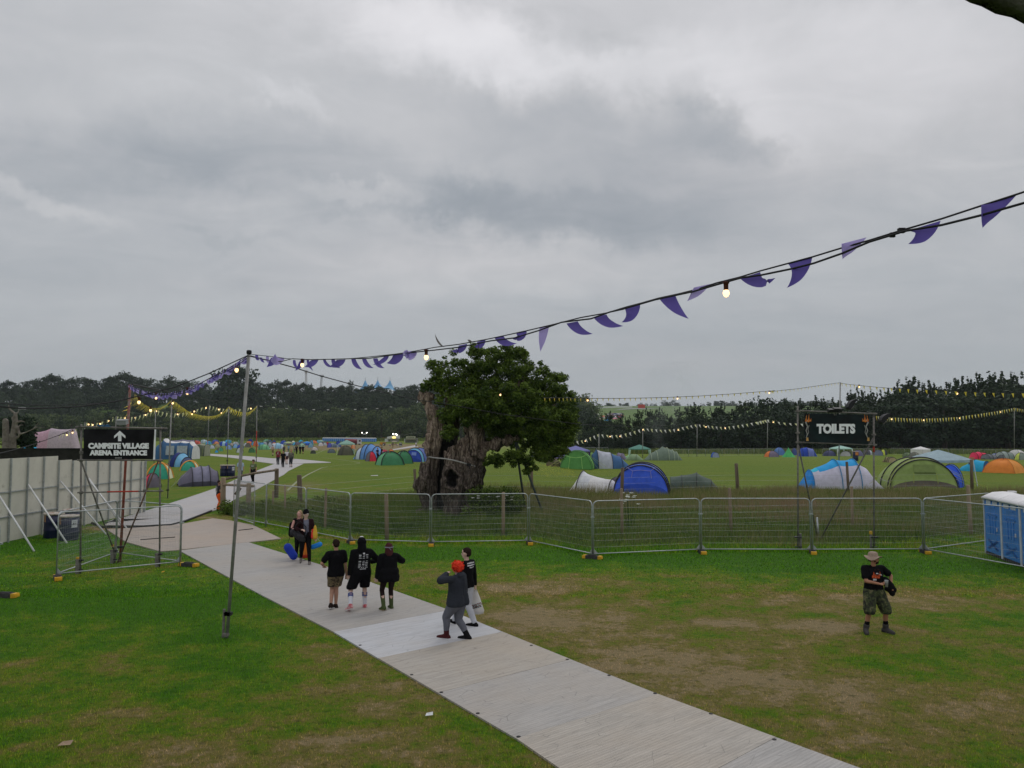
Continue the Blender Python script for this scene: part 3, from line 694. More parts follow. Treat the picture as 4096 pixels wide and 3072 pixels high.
def fit(name,s,kx0,kx1,ky0,ky1,k,ga,gb,parent,bold,m=LET,shear=0.0):
 """text stretched to run between two marks on the banner"""
 vs,fs = text_mesh(s,1.0,bold,shear); xs0 = min(v.x for v in vs); xs1 = max(v.x for v in vs); z0 = min(v.y for v in vs); z1 = max(v.y for v in vs)
 a,b_,c = PL(k,kx0,ky1,ga,gb,.17),PL(k,kx1,ky1,ga,gb,.17),PL(k,kx0,ky0,ga,gb,.17)
 return mesh_obj(name,[a + (b_ - a) * ((v.x - xs0) / (xs1 - xs0)) + (c - a) * ((v.y - z0) / (z1 - z0)) + Vector((0,-v.z,0)) for v in vs],fs,m,parent)
Yq = Y1 - .08; Yr = Y2 - .11
fit('lettering', 'CAMPSITE VILLAGE', 762, 1286, 802, 854, 'A', g1, g2, ls, .07)
fit('lettering', 'ARENA ENTRANCE', 774, 1270, 864, 912, 'A', g1, g2, ls, .07)
ar = [(1034,698),(1082,742),(1082,763),(1048,735),(1048,788),(1020,788),(1020,735),(986,763),(986,742)]
q = MB(); fr_ = [PL('A', x, yy, g1, g2, .17) for x, yy in ar]; bk = [p + Vector((0, .012, 0)) for p in fr_]; n_ = len(ar)
q.add(fr_ + bk, [(0, 3, 2, 1), (0, 8, 7, 6), (0, 6, 3), (3, 6, 5, 4)] + [(i, i + n_, (i + 1) % n_ + n_, (i + 1) % n_) for i in range(n_)]); q.build('arrow', LET, ls)
q = MB(); 
for i in range(5):
 a = PL('A', 994 + i * 12, 928, g1, g2, .17); c = PL('A', 1003 + i * 12, 937, g1, g2, .17); q.box((a + c) / 2, (abs(c.x - a.x), .01, abs(a.z - c.z)))
q.build('sponsor_mark', mat('grey_lettering', (.4, .4, .4), .6), ls)
fl = thing('floodlight', 'small grey floodlight box standing on top of the campsite sign', 'floodlight', PL('A', 1058, 668, g1, g2, 0))
q = MB(); q.box((0, 0, .16), (.30, .2, .12), rx=.2); q.box((0, -.02, .235), (.32, .22, .03), rx=.2); q.build('housing', mat('grey_alu', (.30, .31, .32), .5, .1), fl); q = MB(); q.tube([(-.1, 0, 0), (-.12, 0, .15)], .012, 5); q.tube([(.1, 0, 0), (.12, 0, .15)], .012, 5); q.build('bracket', TUBE, fl)
q = MB(); c = P('A', 890, 655, Y1 + .1)
for i in range(6): q.tube([c + Vector((-.2 + i * .06,.03 * math.sin(i),.02 * math.cos(i * 3))),c + Vector((-.08 + i * .06,.04,.03 * math.sin(i * 2)))],.018,5)
tag(q.build('tarp_bundle', mat('blue_tarp', (.04, .13, .26), .6)), 'crumpled blue tarpaulin strip lying on top of the campsite sign frame', 'tarpaulin')
rs = thing('toilets_sign', 'black banner on scaffold reading toilets with painted flames down both ends', 'sign')
h1, h2 = G('E', 375, 1465), G('E', 968, 1466); Z1, Z2 = h1.y, h2.y
tubepart(rs, h1, P('E', 372, 340, Z1), .034); tubepart(rs, h2, P('E', 966, 408, Z2), .034)
tubepart(rs, P('E', 366, 376, Z1 - .06), P('E', 992, 401, Z2 - .06), .028); tubepart(rs, P('E', 368, 623, Z1 - .06), P('E', 992, 644, Z2 - .06), .026)
hb = G('E', 537, 1390)
tubepart(rs, P('E', 378, 650, Z1 + .08), hb + Vector((-.05, 0, .1)), .030); tubepart(rs, P('E', 962, 592, Z2 + .08), hb + Vector((.06, 0, .02)), .032); tubepart(rs, hb, hb + Vector((-.05, 0, .95)), .04, 'base_stake', GALV)
tubepart(rs, P('E', 966, 655, Z2 - .005), P('E', 966, 700, Z2 - .005), .037, 'red_band', RED)
for g in (h1,h2):
 q = MB(); q.tube([(g.x + (.1 if g is h1 else -.1), g.y, 0), (g.x + (.1 if g is h1 else -.1), g.y, .62)], .05, 8); q.build('base_stake', TUBE, rs)
 q = MB(); q.box((g.x, g.y - .04, .5), (.26, .1, .05)); q.build('coupler', BLACK, rs); q = MB(); q.box((g.x, g.y - .04, .13), (.22, .1, .05)); q.build('coupler', BLACK, rs)
q = MB(); q.lathe([(.055, .6), (.06, .68), (.05, .72)], (h2.x - .1, h2.y, 0), 8); q.build('yellow_cap', YEL, rs)
for (x,yy,Yk) in ((373,380,Z1),(373,548,Z1),(373,623,Z1),(966,398,Z2),(966,562,Z2),(966,642,Z2)):
 q = MB(); c = P('E', x, yy, Yk - .03); q.box(c, (.12, .12, .07), .2); q.build('coupler', TUBE, rs)
cs = [P('E', 424, 398, Z1 - .10), P('E', 930, 409, Z2 - .10), P('E', 922, 638, Z2 - .10), P('E', 426, 620, Z1 - .10)]
sheet(cs, 'banner', mat('banner_dark', (.011, .011, .013), .85, .4, 1.5, col2=(.014, .028, .030)), rs, 28, 10, .02, 4)
fit('lettering', 'TOILETS', 520, 822, 478, 556, 'E', h1, h2, rs, .06)
FL1, FL2, FL3 = mat('flame_orange', (.62, .14, .03), .6, .3, 8, col2=(.75, .33, .05)), mat('horn_grey', (.33, .33, .31), .6), mat('lantern_yellow', (.60, .36, .12), .6)
for s,x0,Yk in ((1,452,Z1 - .19),(-1,904,Z2 - .19)):
 q = MB()
 for i,(dx,h0,h1_,lean) in enumerate(((-18,60,8,10),(-8,62,18,-6),(2,66,2,8),(12,62,22,-4),(20,60,34,6))):
  a, c, e = P('E', x0 + s * dx - 5, 400 + h0, Yk), P('E', x0 + s * dx + 6, 400 + h0, Yk), P('E', x0 + s * (dx + lean), 400 + h1_, Yk)
  q.add([a,c,e,a + Vector((0,.01,0)),c + Vector((0,.01,0)),e + Vector((0,.01,0))],[(0,1,2),(3,5,4),(0,2,5,3),(1,4,5,2),(0,3,4,1)])
 q.build('flame_print', FL1, rs)
 q = MB(); xk = x0 - s * 12
 q.tube([P('E', xk + s * dx, yy, Yk + .03) for dx, yy in ((28, 455), (4, 452), (-4, 470), (10, 500), (-2, 530), (8, 560), (-2, 590))], [.03, .035, .03, .022, .02, .018, .01], 5)
 q.tube([P('E', xk + s * dx, yy, Yk + .03) for dx, yy in ((22, 490), (12, 520), (18, 545), (4, 575))], .012, 5); q.build('horn_print', FL2, rs)
 q = MB(); a = P('E', xk - 2, 612, Yk); c = P('E', xk + s * 16, 580, Yk)
 q.add([a, P('E', xk + 18, 612, Yk), P('E', xk + 14, 586, Yk), P('E', xk + 2, 586, Yk)], [(0, 1, 2, 3)]); q.build('lantern_print', FL3, rs)
for i, (x, yy, w, rot, what) in enumerate(((660, 372, .36, .1, 'pair of small boxed floodlights'), (800, 330, .42, .9, 'open black floodlight tilted towards the sky'), (1062, 440, .45, .7, 'black floodlight hanging off the right end'))):
 f_ = thing('floodlight', what + ' on the toilets sign frame', 'floodlight', P('E', x, yy, Z2 - .1), group='floodlights on the toilets sign')
 q = MB()
 if i == 0:
  for s in (-1,1): q.box((s * .1,0,0),(.3,.2,.1),rx=.3,ry=.05 * s); q.box((s * .1,-.04,.05 + s * .02),(.32,.2,.025),rx=.3)
 else:
  pts = [Vector((w * math.cos(a) * .6,0,w * .38 * math.sin(a))) for a in [R(t_) for t_ in (200,175,150,120,95,70,45,20)]]
  M_ = Matrix.Rotation(-rot * .8, 3, 'Y'); pts = [M_ @ p for p in pts]; n_ = len(pts)
  q.add([p + Vector((0,-.14,0)) for p in pts] + [p + Vector((0,.14,0)) for p in pts],[tuple(range(n_)),tuple(range(n_,2 * n_))[::-1]] + [(j,(j + 1) % n_,(j + 1) % n_ + n_,j + n_) for j in range(n_)])
 q.build('housing', BLACK, f_)
 q = MB(); q.tube([(-.05, 0, -.05), (-.12 if i else 0, 0, -.2)], .02, 6); q.tube([(.06, 0, -.05), (-.1 if i else .05, 0, -.2)], .012, 5); q.build('bracket', TUBE, f_)
# ---------------------------------------------------------------- oil drums used as bins
NAVY = mat('navy_drum', C3(18, 26, 62, 1.1), .4, .15, 3, dirt=(C3(60, 62, 78, 1), 8, .68)); RIM = mat('drum_rim', (.50, .47, .42), .6, .2, 6, dirt=((.36, .22, .16), 8, .5)); RUST = mat('rust_band', (.36, .20, .12), .8, .35, 9, dirt=((.5, .38, .25), 9, .55))
def drum(p, label, h=1.0, r=.33, paper=False, group='navy drums used as bins'):
 t = thing('drum_bin', label, 'bin', p, rnd.uniform(0, 6), group=group)
 prof = [(r * .97,0),(r,.02)]
 for z in (.33,.66): prof += [(r,h * z - .03),(r * 1.035,h * z),(r,h * z + .03)]
 prof += [(r,h - .03)]
 MB().lathe(prof, n=24).build('shell', NAVY, t, True)
 MB().lathe([(r * 1.05, h - .05), (r * 1.1, h - .02), (r * 1.08, h + .02), (r * .95, h + .03), (r * .9, h - .02), (.02, h - .03)], n=24).build('lid', RIM, t, True)
 a0 = math.atan2(-p.y,-p.x) - t.rotation_euler[2]
 q = MB()
 for i in range(6): 
  a = a0 - 1.25 + i * .06; c = a + .06; rr = r * 1.012
  q.add([(rr * math.cos(a),rr * math.sin(a),h * .66),(rr * math.cos(c),rr * math.sin(c),h * .66),(rr * math.cos(c),rr * math.sin(c),h * .96),(rr * math.cos(a),rr * math.sin(a),h * .96)],[(0,1,2,3)])
 q.build('rust_patch', RUST, t)
 if paper:
  q = MB(); rr = r * 1.02
  for i in range(6):
   a = a0 + .25 + i * .11; c = a + .11
   q.add([(rr * math.cos(a),rr * math.sin(a),h * .52),(rr * math.cos(c),rr * math.sin(c),h * .54),(rr * math.cos(c),rr * math.sin(c),h * .86),(rr * math.cos(a),rr * math.sin(a),h * .84)],[(0,1,2,3)])
  q.build('paper_notice', mat('paper', (.60, .62, .66), .8, .04), t)
  q = MB(); rr = r * 1.03
  for (u,w_,z,hh_,) in ((.38,.10,.665,.06),(.52,.06,.67,.03),(.64,.08,.665,.055),(.40,.32,.775,.012),(.44,.24,.75,.01),(.36,.36,.62,.01)):
   for z0 in (z,):
    a,c = a0 + u,a0 + u + w_
    q.add([(rr * math.cos(a),rr * math.sin(a),h * z0),(rr * math.cos(c),rr * math.sin(c),h * z0),(rr * math.cos(c),rr * math.sin(c),h * (z0 + hh_)),(rr * math.cos(a),rr * math.sin(a),h * (z0 + hh_))],[(0,1,2,3)])
  q.build('notice_print', BLACK, t)
 return t
drum(G('T3', 380, 1030) + Vector((0, .3, 0)), 'navy drum bin with rusty lid, leftmost by the hoarding wall', 1.02, .37)
drum(G('T3', 890, 1110) + Vector((0, .3, 0)), 'navy drum bin with a white paper notice behind the fence corner', 1.0, .37, True)
drum(G('T3', 1010, 900) + Vector((0, .3, 0)), 'navy drum bin behind the one with the paper notice', 1.05, .36)
drum(G('L', 1045, 1412) + Vector((0, .4, 0)), 'navy drum bin standing on the field left of the leaning pole, left of two', 1.0, .34)
drum(G('L', 1200, 1412) + Vector((0, .4, 0)), 'navy drum bin with pale lettering on the field, right of two', 1.0, .36, True)
g = G('S7', 1590, 490); drum(g + Vector((2.3, 9, 0)), 'dark bin with an orange notice behind the blue and grey tent', 1.45, .42)
q = MB(); q.box((2.3, -.45, 1.1), (.45, .04, .45)); o = q.build('orange_notice', mat('orange_paper', (.6, .24, .07), .8), None); o.location = g + Vector((0, 8.9, 0)); tag(o, 'orange notice board on the dark bin behind the blue and grey tent', 'notice')
# ---------------------------------------------------------------- portable toilets
TB_, TR, TW = mat('toilet_blue', C3(42, 98, 160, 1.75), .45, .12, 3, bump=.004, dirt=(C3(80, 120, 160, 1.5), 7, .66)), mat('toilet_roof_white', (.72, .72, .73), .5, .06, 3, dirt=((.55, .55, .53), 5, .66)), mat('toilet_trim', (.55, .60, .66), .5, .1)
def toilet(w=1.3):
 t = thing('portable_toilet', 'x', 'portable toilet'); h = 2.02
 q = MB(); q.box((.55, 0, h / 2 + .04), (1.1, w - .02, h - .08)); q.build('cabin', TB_, t)
 q = MB(); q.box((.55, 0, .05), (1.16, w, .10)); q.build('base', RUBBER, t)
 q = MB(); q.box((-.02,0,h / 2 + .02),(.03,w - .16,h - .22))
 for (yy,z,dy,dz) in ((-.2,1.12,.08,.62),(0,1.12,.08,.62),(.2,1.12,.08,.62),(0,1.52,.62,.04),(0,1.78,.5,.05)): q.box((-.045,yy * w / 1.3,z),(.025,dy,dz))
 for s in (-1,1): 
  q.add([(-.04,s * .42,.62),(-.04,s * .42,.54),(-.055,-s * .42,.22),(-.055,-s * .42,.30)],[(0,1,2,3),(3,2,1,0)])
  q.box((-.05,s * .36,1.47),(.02,.12,.04),rx=s * .6)
 dr = q.build('door', TB_, t)
 for s in (-1,1):
  q = MB(); q.box((-.02, s * (w / 2 - .03), h / 2 + .02), (.07, .055, h - .04)); q.build('door_post', TW, t)
 q = MB()
 for s in (-1,1):
  for i in range(4): q.box((-.045,s * .28 + (i - 1.5) * .1,1.915),(.02,.07,.15))
 q.build('vent_slats', TW, t)
 q = MB(); n_ = 8; prof = [(-.10,h),(-.12,h + .07),(.0,h + .15),(.25,h + .27),(.6,h + .30),(.95,h + .2),(1.18,h + .06),(1.18,h)]
 k = len(prof); vs = []
 for j,(yy,kk) in enumerate(((-w / 2,.75),(-w / 2 + .08,.92),(-.2,1),(.2,1),(w / 2 - .08,.92),(w / 2,.75))): vs += [(x,yy,h + (z - h) * kk) for x,z in prof]
 q.add(vs,[(j * k + i,j * k + (i + 1) % k,(j + 1) * k + (i + 1) % k,(j + 1) * k + i) for j in range(5) for i in range(k)] + [tuple(range(k))[::-1],tuple(5 * k + i for i in range(k))])
 q.box((.7, .15, h + .30), (.22, .22, .06)); q.build('roof', TR, t, True)
 q = MB(); q.box((-.06, -.42, 1.0), (.03, .05, .12)); q.build('handle', TW, dr)
 return t
p0, p1 = G('T5', 190, 1300), G('T5', 800, 1535); dv = (p1 - p0); stp = dv.length / 2 * 1.0; dv.normalize()
tz = toilet(stp); base = tz
for i, lab in enumerate(('blue portable toilet with white domed roof, farthest left of the near row', 'blue portable toilet second in the near row at the right edge', 'blue portable toilet third in the near row, cut by the right edge', 'blue portable toilet at the camera end of the near row, mostly outside the photo')):
 o = base if i == 0 else dup(base); c = p0 + dv * stp * (i + .5); o.location = c; o.rotation_euler = (0,0,math.atan2(dv.y,dv.x) + math.pi / 2)
 tag(o, lab, 'portable toilet', 'near row of blue portable toilets')
a, c = G('K', 698, 243), G('K', 1478, 249); n_ = 27; 
ft0 = toilet(1.35)
for i in range(n_):
 o = ft0 if i == 0 else dup(ft0); q = a.lerp(c,(i + .5) / n_); q.z = H(q.x,q.y); sc_ = (c - a).length / n_ / 1.35
 o.location = q; o.rotation_euler = (0,0,math.atan2((c - a).y,(c - a).x) + math.pi / 2); o.scale = (sc_,sc_,sc_ * .92)
 tag(o, 'small blue and white toilet in the long distant row in front of the dark trees', 'portable toilet', 'long distant row of portable toilets')
q = MB(); e = [P('X', x, y_, 1.7) for x, y_ in ((1980, -52), (2060, -14), (2095, 6), (2120, 14), (2150, 30), (2185, 38), (2212, 52), (2225, 66), (2330, 95))]
n_ = len(e); rows = [e,[p + Vector((.02,-.02,.02)) for p in e],[p + Vector((.35,-.3,.30 + .02 * math.sin(i * 1.7))) for i,p in enumerate(e)],[p + Vector((1.3,-1.5,.9)) for p in e],[p + Vector((1.31,-1.49,.94)) for p in e],[p + Vector((.35,-.28,.35)) for p in e]]
q.add([p for r_ in rows for p in r_],[(j * n_ + i,j * n_ + i + 1,((j + 1) % 6) * n_ + i + 1,((j + 1) % 6) * n_ + i) for j in range(6) for i in range(n_ - 1)])
tag(q.build('canvas_awning', mat('olive_canvas', (.10, .095, .08), .95, .3, 14, bump=.02, bscale=18, dirt=((.16, .155, .15), 20, .6)), None, True), 'frayed edge of a dark olive canvas awning at the top right corner', 'awning')
# ---------------------------------------------------------------- tents
POLE = mat('tent_pole', (.03, .03, .035), .5, .2, 8); GREY_POLE = mat('white_pole', (.62, .65, .66), .5, .08, 8)
GUY_Y = mat('guy_line_yellow', (.40, .46, .10), .8, .1, 5); GUY_P = mat('guy_line_pale', (.45, .45, .44), .8, .1, 5)
FAB = {}
def fb(c,k=1.9):
 """(r,g,b) as seen in the photo -> cloth"""
 c = tuple(c)
 return fabric('tent_%d_%d_%d' % c, *c, k=k)
def arch(w,h,n=18,e=2.2,p0=0.0):
 out = []
 for i in range(n + 1):
  a = math.pi * i / n; c,s_ = math.cos(a),math.sin(a)
  out.append((-w * math.copysign(abs(c) ** (2 / e),c),h * max(0,s_) ** (2 / e)))
 return out
def hoop_tent(name, label, loc, rz, hoops, colf, group=None, pole=POLE, poles=None, guys=None, e=2.2, cat='tent', guy_mat=GUY_Y, wrinkle=.02, pole_r=.022, extra=None, sag=.045, n=20):
 """tunnel or dome of cloth over hoops; hoops = (along, half width, height, lean); colf(segment, around 0..1) -> (r,g,b)"""
 t = thing(name,label,cat,loc,rz,group)
 rings = []; info = []
 for i,hp in enumerate(hoops):
  rings.append(hp); info.append(i)
  if i < len(hoops) - 1:
   nx_ = hoops[i + 1]
   for f in (.33,.67):
    sg = 1 - sag * 4 * f * (1 - f)
    rings.append((hp[0] + (nx_[0] - hp[0]) * f,(hp[1] + (nx_[1] - hp[1]) * f) * sg,(hp[2] + (nx_[2] - hp[2]) * f) * sg,hp[3] + (nx_[3] - hp[3]) * f)); info.append(i)
 segs = {}
 vs = []
 for ri,(y,w,h,ln) in enumerate(rings):
  for j,(x,z) in enumerate(arch(w,h,n,e)):
   q = Vector((x,y + ln * z,z)); k = wrinkle * (1 if 1 < j < n - 1 else .3)
   q += Vector((mnoise.noise(q * 2.1 + Vector((ri,0,5))),mnoise.noise(q * 1.7 + Vector((9,ri,0))),mnoise.noise(q * 1.9))) * k
   vs.append(q)
 cols = []; faces = []; idx = []
 for ri in range(len(rings) - 1):
  for j in range(n):
   c = colf(info[ri],(j + .5) / n)
   if c is None: continue
   if c not in cols: cols.append(c)
   a = ri * (n + 1) + j; faces.append((a,a + 1,a + n + 2,a + n + 1)); idx.append(cols.index(c))
 fly = mesh_obj('flysheet', vs, faces, [fb(c) for c in cols], t, idx, True)
 for end, ri in (('front', 0), ('rear', len(rings) - 1)):
  y,w,h,ln = rings[ri]
  if h < .25: continue
  ring = vs[ri * (n + 1):(ri + 1) * (n + 1)]; c = colf(-1 if end == 'front' else -2, .5)
  if c is None: continue
  m = len(ring); cen = Vector((0,y,0)); k = []; ff = []
  for s_ in range(1,5):
   for j in range(m): k.append(ring[j].lerp(Vector((ring[j].x * .0,y + (ln * h * .3),ring[j].z * .0)),s_ / 5.) + Vector((0,0,0)))
  al = list(ring) + k + [Vector((0,y,0))]
  for s_ in range(4): ff += [(s_ * m + j,s_ * m + j + 1,(s_ + 1) * m + j + 1,(s_ + 1) * m + j) for j in range(m - 1)]
  ff += [(4 * m + j,4 * m + j + 1,5 * m) for j in range(m - 1)]
  mesh_obj('end_panel', al, ff, fb(c), t, smooth=True)
 for i in (poles if poles is not None else range(len(hoops))):
  y,w,h,ln = hoops[i]
  if h < .3: continue
  q = MB(); q.tube([(x * 1.012, y + ln * z, z * 1.012 + .01) for x, z in arch(w, h, n, e)], pole_r, 5); q.build('pole', pole, t)
 if guys:
  for (x0,y0,z0,x1,y1) in guys:
   q = MB(); q.tube([(x0, y0, z0), (x1, y1, 0)], .011, 4); q.build('guy_line', guy_mat, t)
 if extra: extra(t)
 return t
def dome_tent(name, label, loc, rz, w, d, h, cols, group=None, pole=POLE, pr=.02, e=.62, cat='tent', poles=True, bulge=.06, skirt=None, extra=None, res=8):
 """square plan, two crossed poles; cols = front, right, back, left"""
 t = thing(name,label,cat,loc,rz,group); v = []; f = []; idx = []; N = res * 4; K = 7
 def pt(m_,s_):
  side,u = int(s_) % 4,s_ - int(s_)
  u = u * 2 - 1; a = (u,-1) if side == 0 else (1,u) if side == 1 else (-u,1) if side == 2 else (-1,-u)
  bl = 1 + bulge * (1 - u * u)
  dip = 1 - .10 * (1 - u * u) * (1 - m_) * 1.4
  return Vector((a[0] * m_ * w / 2 * (1.0 if abs(a[0]) < 1 else bl),a[1] * m_ * d / 2 * (1.0 if abs(a[1]) < 1 else bl),h * max(0,1 - m_ ** 2.1) ** e * dip))
 for i in range(K + 1):
  m_ = 1 - (1 - i / K) ** 1.0; m_ = max(m_,.04)
  for j in range(N): 
   p = pt(m_,j / res); p += Vector((mnoise.noise(p * 2.3),mnoise.noise(p * 2.1 + Vector((7,0,0))),mnoise.noise(p * 2 + Vector((0,7,0))))) * .02 * h; v.append(p)
 for i in range(K):
  for j in range(N):
   f.append((i * N + j,i * N + (j + 1) % N,(i + 1) * N + (j + 1) % N,(i + 1) * N + j)); idx.append((j // res) % 4 if not (skirt and i >= K - 1) else 4)
 f.append(tuple(range(N))[::-1]); idx.append(0)
 cl = list(cols) + ([skirt] if skirt else [])
 mesh_obj('flysheet', v, f, [fb(c) for c in cl], t, idx, True)
 if poles:
  for a in (0,1):
   q = MB(); L = [pt(1 - i / 8,a + .0001) for i in range(9)] + [pt(i / 8,a + 2.0001) for i in range(1,9)]
   q.tube([p * 1.015 + Vector((0, 0, .01)) for p in L], pr, 4); q.build('pole', pole, t)
 if extra: extra(t)
 return t
def gazebo(label, loc, rz, w, d, h, eave, col, leg_m=GREY_POLE, valance=.22, group=None, legspread=0.0, walls=None, curtain=None, name='gazebo'):
 t = thing(name, label, 'gazebo', loc, rz, group)
 c = [(-w / 2,-d / 2),(w / 2,-d / 2),(w / 2,d / 2),(-w / 2,d / 2)]; v = []; f = []; n = 6; k = 5
 for i in range(k + 1):
  m_ = 1 - i / k
  for s_ in range(4):
   for j in range(n):
    a,b_ = Vector((*c[s_],0)),Vector((*c[(s_ + 1) % 4],0)); p = a.lerp(b_,j / n) * max(m_,.02)
    u = abs(2 * j / n - 1); z = eave + (h - eave) * (1 - m_) ** .93 - .05 * (1 - u * u) * m_
    v.append((p.x,p.y,z))
 M_ = 4 * n
 for i in range(k): f += [(i * M_ + j,i * M_ + (j + 1) % M_,(i + 1) * M_ + (j + 1) % M_,(i + 1) * M_ + j) for j in range(M_)]
 o_ = len(v)
 for j in range(M_): x,y,z = v[j]; v.append((x * 1.01,y * 1.01,z - valance))
 f += [(j,(j + 1) % M_,o_ + (j + 1) % M_,o_ + j) for j in range(M_)]
 mesh_obj('canopy', v, f, fb(col), t)
 for i,(x,y) in enumerate(c):
  q = MB(); q.tube([(x, y, eave - .02), (x * (1 + legspread), y * (1 + legspread), 0)], .035, 6); q.build('leg', leg_m, t)
  if curtain:
   q = MB(); s1,s2 = -math.copysign(1,x),-math.copysign(1,y)
   q.add([(x, y, eave - .1), (x + s1 * .35, y, eave - .1), (x * (1 + legspread) + s1 * .12, y, .1), (x * (1 + legspread), y, .1), (x, y + s2 * .35, eave - .1), (x, y + s2 * .12, .1)], [(0, 1, 2, 3), (0, 3, 5, 4)]); q.build('leg_curtain', fb(curtain), t)
 if walls:
  for (s_,colw) in walls:
   a,b_ = Vector((*c[s_],0)),Vector((*c[(s_ + 1) % 4],0)); q = MB(); vv = []
   for i in range(9):
    p = a.lerp(b_,i / 8) * .99 + Vector((.03 * math.sin(i * 2.2),.03 * math.cos(i * 1.7),0)); vv += [(p.x,p.y,0.03),(p.x,p.y,eave)]
   q.add(vv, [(2 * i, 2 * i + 2, 2 * i + 3, 2 * i + 1) for i in range(8)]); q.build('side_wall', fb(colw), t)
 return t
def flat_patch(name,pts,m,parent,th=.012):
 """stitched-on panel: thin plate through 3D points"""
 q = MB(); p = [Vector(x) for x in pts]; n = len(p); nr = (p[1] - p[0]).cross(p[2] - p[0]).normalized() * th
 q.add([x + nr for x in p] + [x - nr for x in p],[tuple(range(n)),tuple(range(n,2 * n))[::-1]] + [(i,i + n,(i + 1) % n + n,(i + 1) % n) for i in range(n)])
 return q.build(name,m,parent)
def span(k,x0,x1,yb,yt,ang=0.0,dfrac=0.0):
 """centre, width and height of something standing between two marks"""
 a = G(k,x0,yb); b_ = G(k,x1,yb); m = G(k,(x0 + x1) / 2,yb); w = b_.x - a.x
 h = P(k,(x0 + x1) / 2,yt,m.y).z - m.z
 return m,w,h
YG = (120,150,62)
nt = 'tents pitched close to the fence'
m, w, h = span('D', 247, 582, 1045, 858)
WG = (188,190,198)
hoop_tent('ridge_tent', 'white peaked tent with dark hooped pole, left of the big blue tent', m + Vector((0, .9, 0)), R(62), [(-2.3, .35, .25, 0), (-1.3, .8, h * .62, 0), (.2, 1.15, h * .78, 0), (1.15, 1.2, h, -.12), (1.75, 1.25, .12, 0)],
          lambda s,u: WG if s != 2 else (172,175,184),nt,poles=[1,3],e=1.75,pole_r=.035)
m, w, h = span('D', 548, 662, 1022, 880)
hoop_tent('small_tent', 'small dark charcoal tent between the white tent and the big blue tent', m + Vector((.4, 1.6, 0)), R(12), [(-.9, .85, h * .95, .12), (.8, .7, h * .7, 0), (1.5, .3, .15, 0)], lambda s, u: (62, 55, 66), nt, poles=[0, 1], pole_r=.03, e=2.1)
m, w, h = span('D', 612, 1135, 1068, 786); BL = (48, 78, 172); BL2 = (66, 96, 190); BK = (98, 116, 185)
def ex(t):
 c = mat('blue_piping', (.30, .30, .62), .7)
 for x0,x1,zt in ((-.45,-.62,.76),(.55,.70,.76)):
  q = MB(); q.tube([(x0 * w / 3.3, -1.50, h * zt), (x1 * w / 3.3, -1.72, .35)], .018, 4); q.build('door_piping', c, t)
 q = MB(); q.tube([(-.45 * w / 3.3, -1.50, h * .76), (0, -1.48, h * .79), (.55 * w / 3.3, -1.50, h * .76)], .018, 4); q.tube([(-.45 * w / 3.3, -1.50, h * .76), (-.8 * w / 3.3, -1.42, h * .88)], .018, 4); q.tube([(.55 * w / 3.3, -1.50, h * .76), (.85 * w / 3.3, -1.42, h * .9)], .018, 4); q.build('door_piping', c, t)
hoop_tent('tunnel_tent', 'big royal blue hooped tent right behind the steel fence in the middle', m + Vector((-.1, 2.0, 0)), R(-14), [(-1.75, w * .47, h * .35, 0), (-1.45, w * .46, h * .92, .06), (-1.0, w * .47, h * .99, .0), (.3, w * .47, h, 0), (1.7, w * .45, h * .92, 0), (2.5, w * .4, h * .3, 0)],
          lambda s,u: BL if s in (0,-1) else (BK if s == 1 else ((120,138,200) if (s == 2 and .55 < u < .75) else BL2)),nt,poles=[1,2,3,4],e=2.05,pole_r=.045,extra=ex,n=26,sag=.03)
m, w, h = span('D', 1132, 1465, 1032, 872)
hoop_tent('small_tent', 'dark olive grey dome tent right of the big blue tent', m + Vector((.1, 1.4, 0)), R(80), [(-1.9, .5, .15, 0), (-1.3, 1.0, h * .62, 0), (-.1, 1.2, h, -.1), (.9, 1.1, h * .84, 0), (1.75, 1.0, h * .74, 0)], lambda s, u: (64, 76, 68) if s != -2 else (50, 58, 54), nt, poles=[1, 2, 3], e=1.95)
m, w, h = span('S7', 705, 1890, 878, 442); LB = (30, 128, 190); DB = (28, 108, 172); GW = (160, 158, 172)
def colb(s,u):
 if s in (0,-1): return DB
 top = .36 < u < .66
 if s == 1: return (40,150,175) if top else GW
 if s in (2,3): return LB if .30 < u < .70 else GW
 return GW
L_ = w
def ex2(t):
 c = mat('pale_piping', (.2, .24, .3), .7)
 for y0 in (-.2,.95): 
  q = MB(); q.tube([(1.52, y0 * .9, h * .55), (1.70, y0 * .9 + .1, .05)], .015, 4); q.build('strap', c, t)
hoop_tent('tunnel_tent', 'long blue and pale grey tent behind the toilets sign', m + Vector((.15, 1.9, 0)), R(90), [(L_ * .50, .9, .18, 0), (L_ * .385, 1.15, h * .62, .0), (L_ * .30, 1.3, h * .70, 0), (L_ * .07, 1.7, h * .98, 0), (-L_ * .17, 1.75, h, 0), (-L_ * .32, 1.5, h * .70, 0), (-L_ * .49, 1.2, .12, 0)],
          colb, nt, poles=[1, 3, 4], pole=mat('blue_pole_sleeve', (.05, .22, .42), .6), e=2.0, pole_r=.035, guys=[(-1.5, -2.2, 1.0, -2.2, -4.4), (-1.0, -2.8, .8, -2.3, -4.0)], guy_mat=GUY_P, extra=ex2)
m, w, h = span('S7', 1862, 2125, 838, 625)
def ex3(t):
 q = MB(); q.ball((.25, -.78, .75), (.16, .1, .22)); q.ball((.1, -.8, .35), (.22, .12, .14)); q.tube([(.2, -.8, .3), (.3, -.8, .9)], .05, 6); q.build('camping_gear', mat('mixed_gear', (.35, .36, .42), .7, .6, 6, col2=(.06, .07, .12)), t, True)
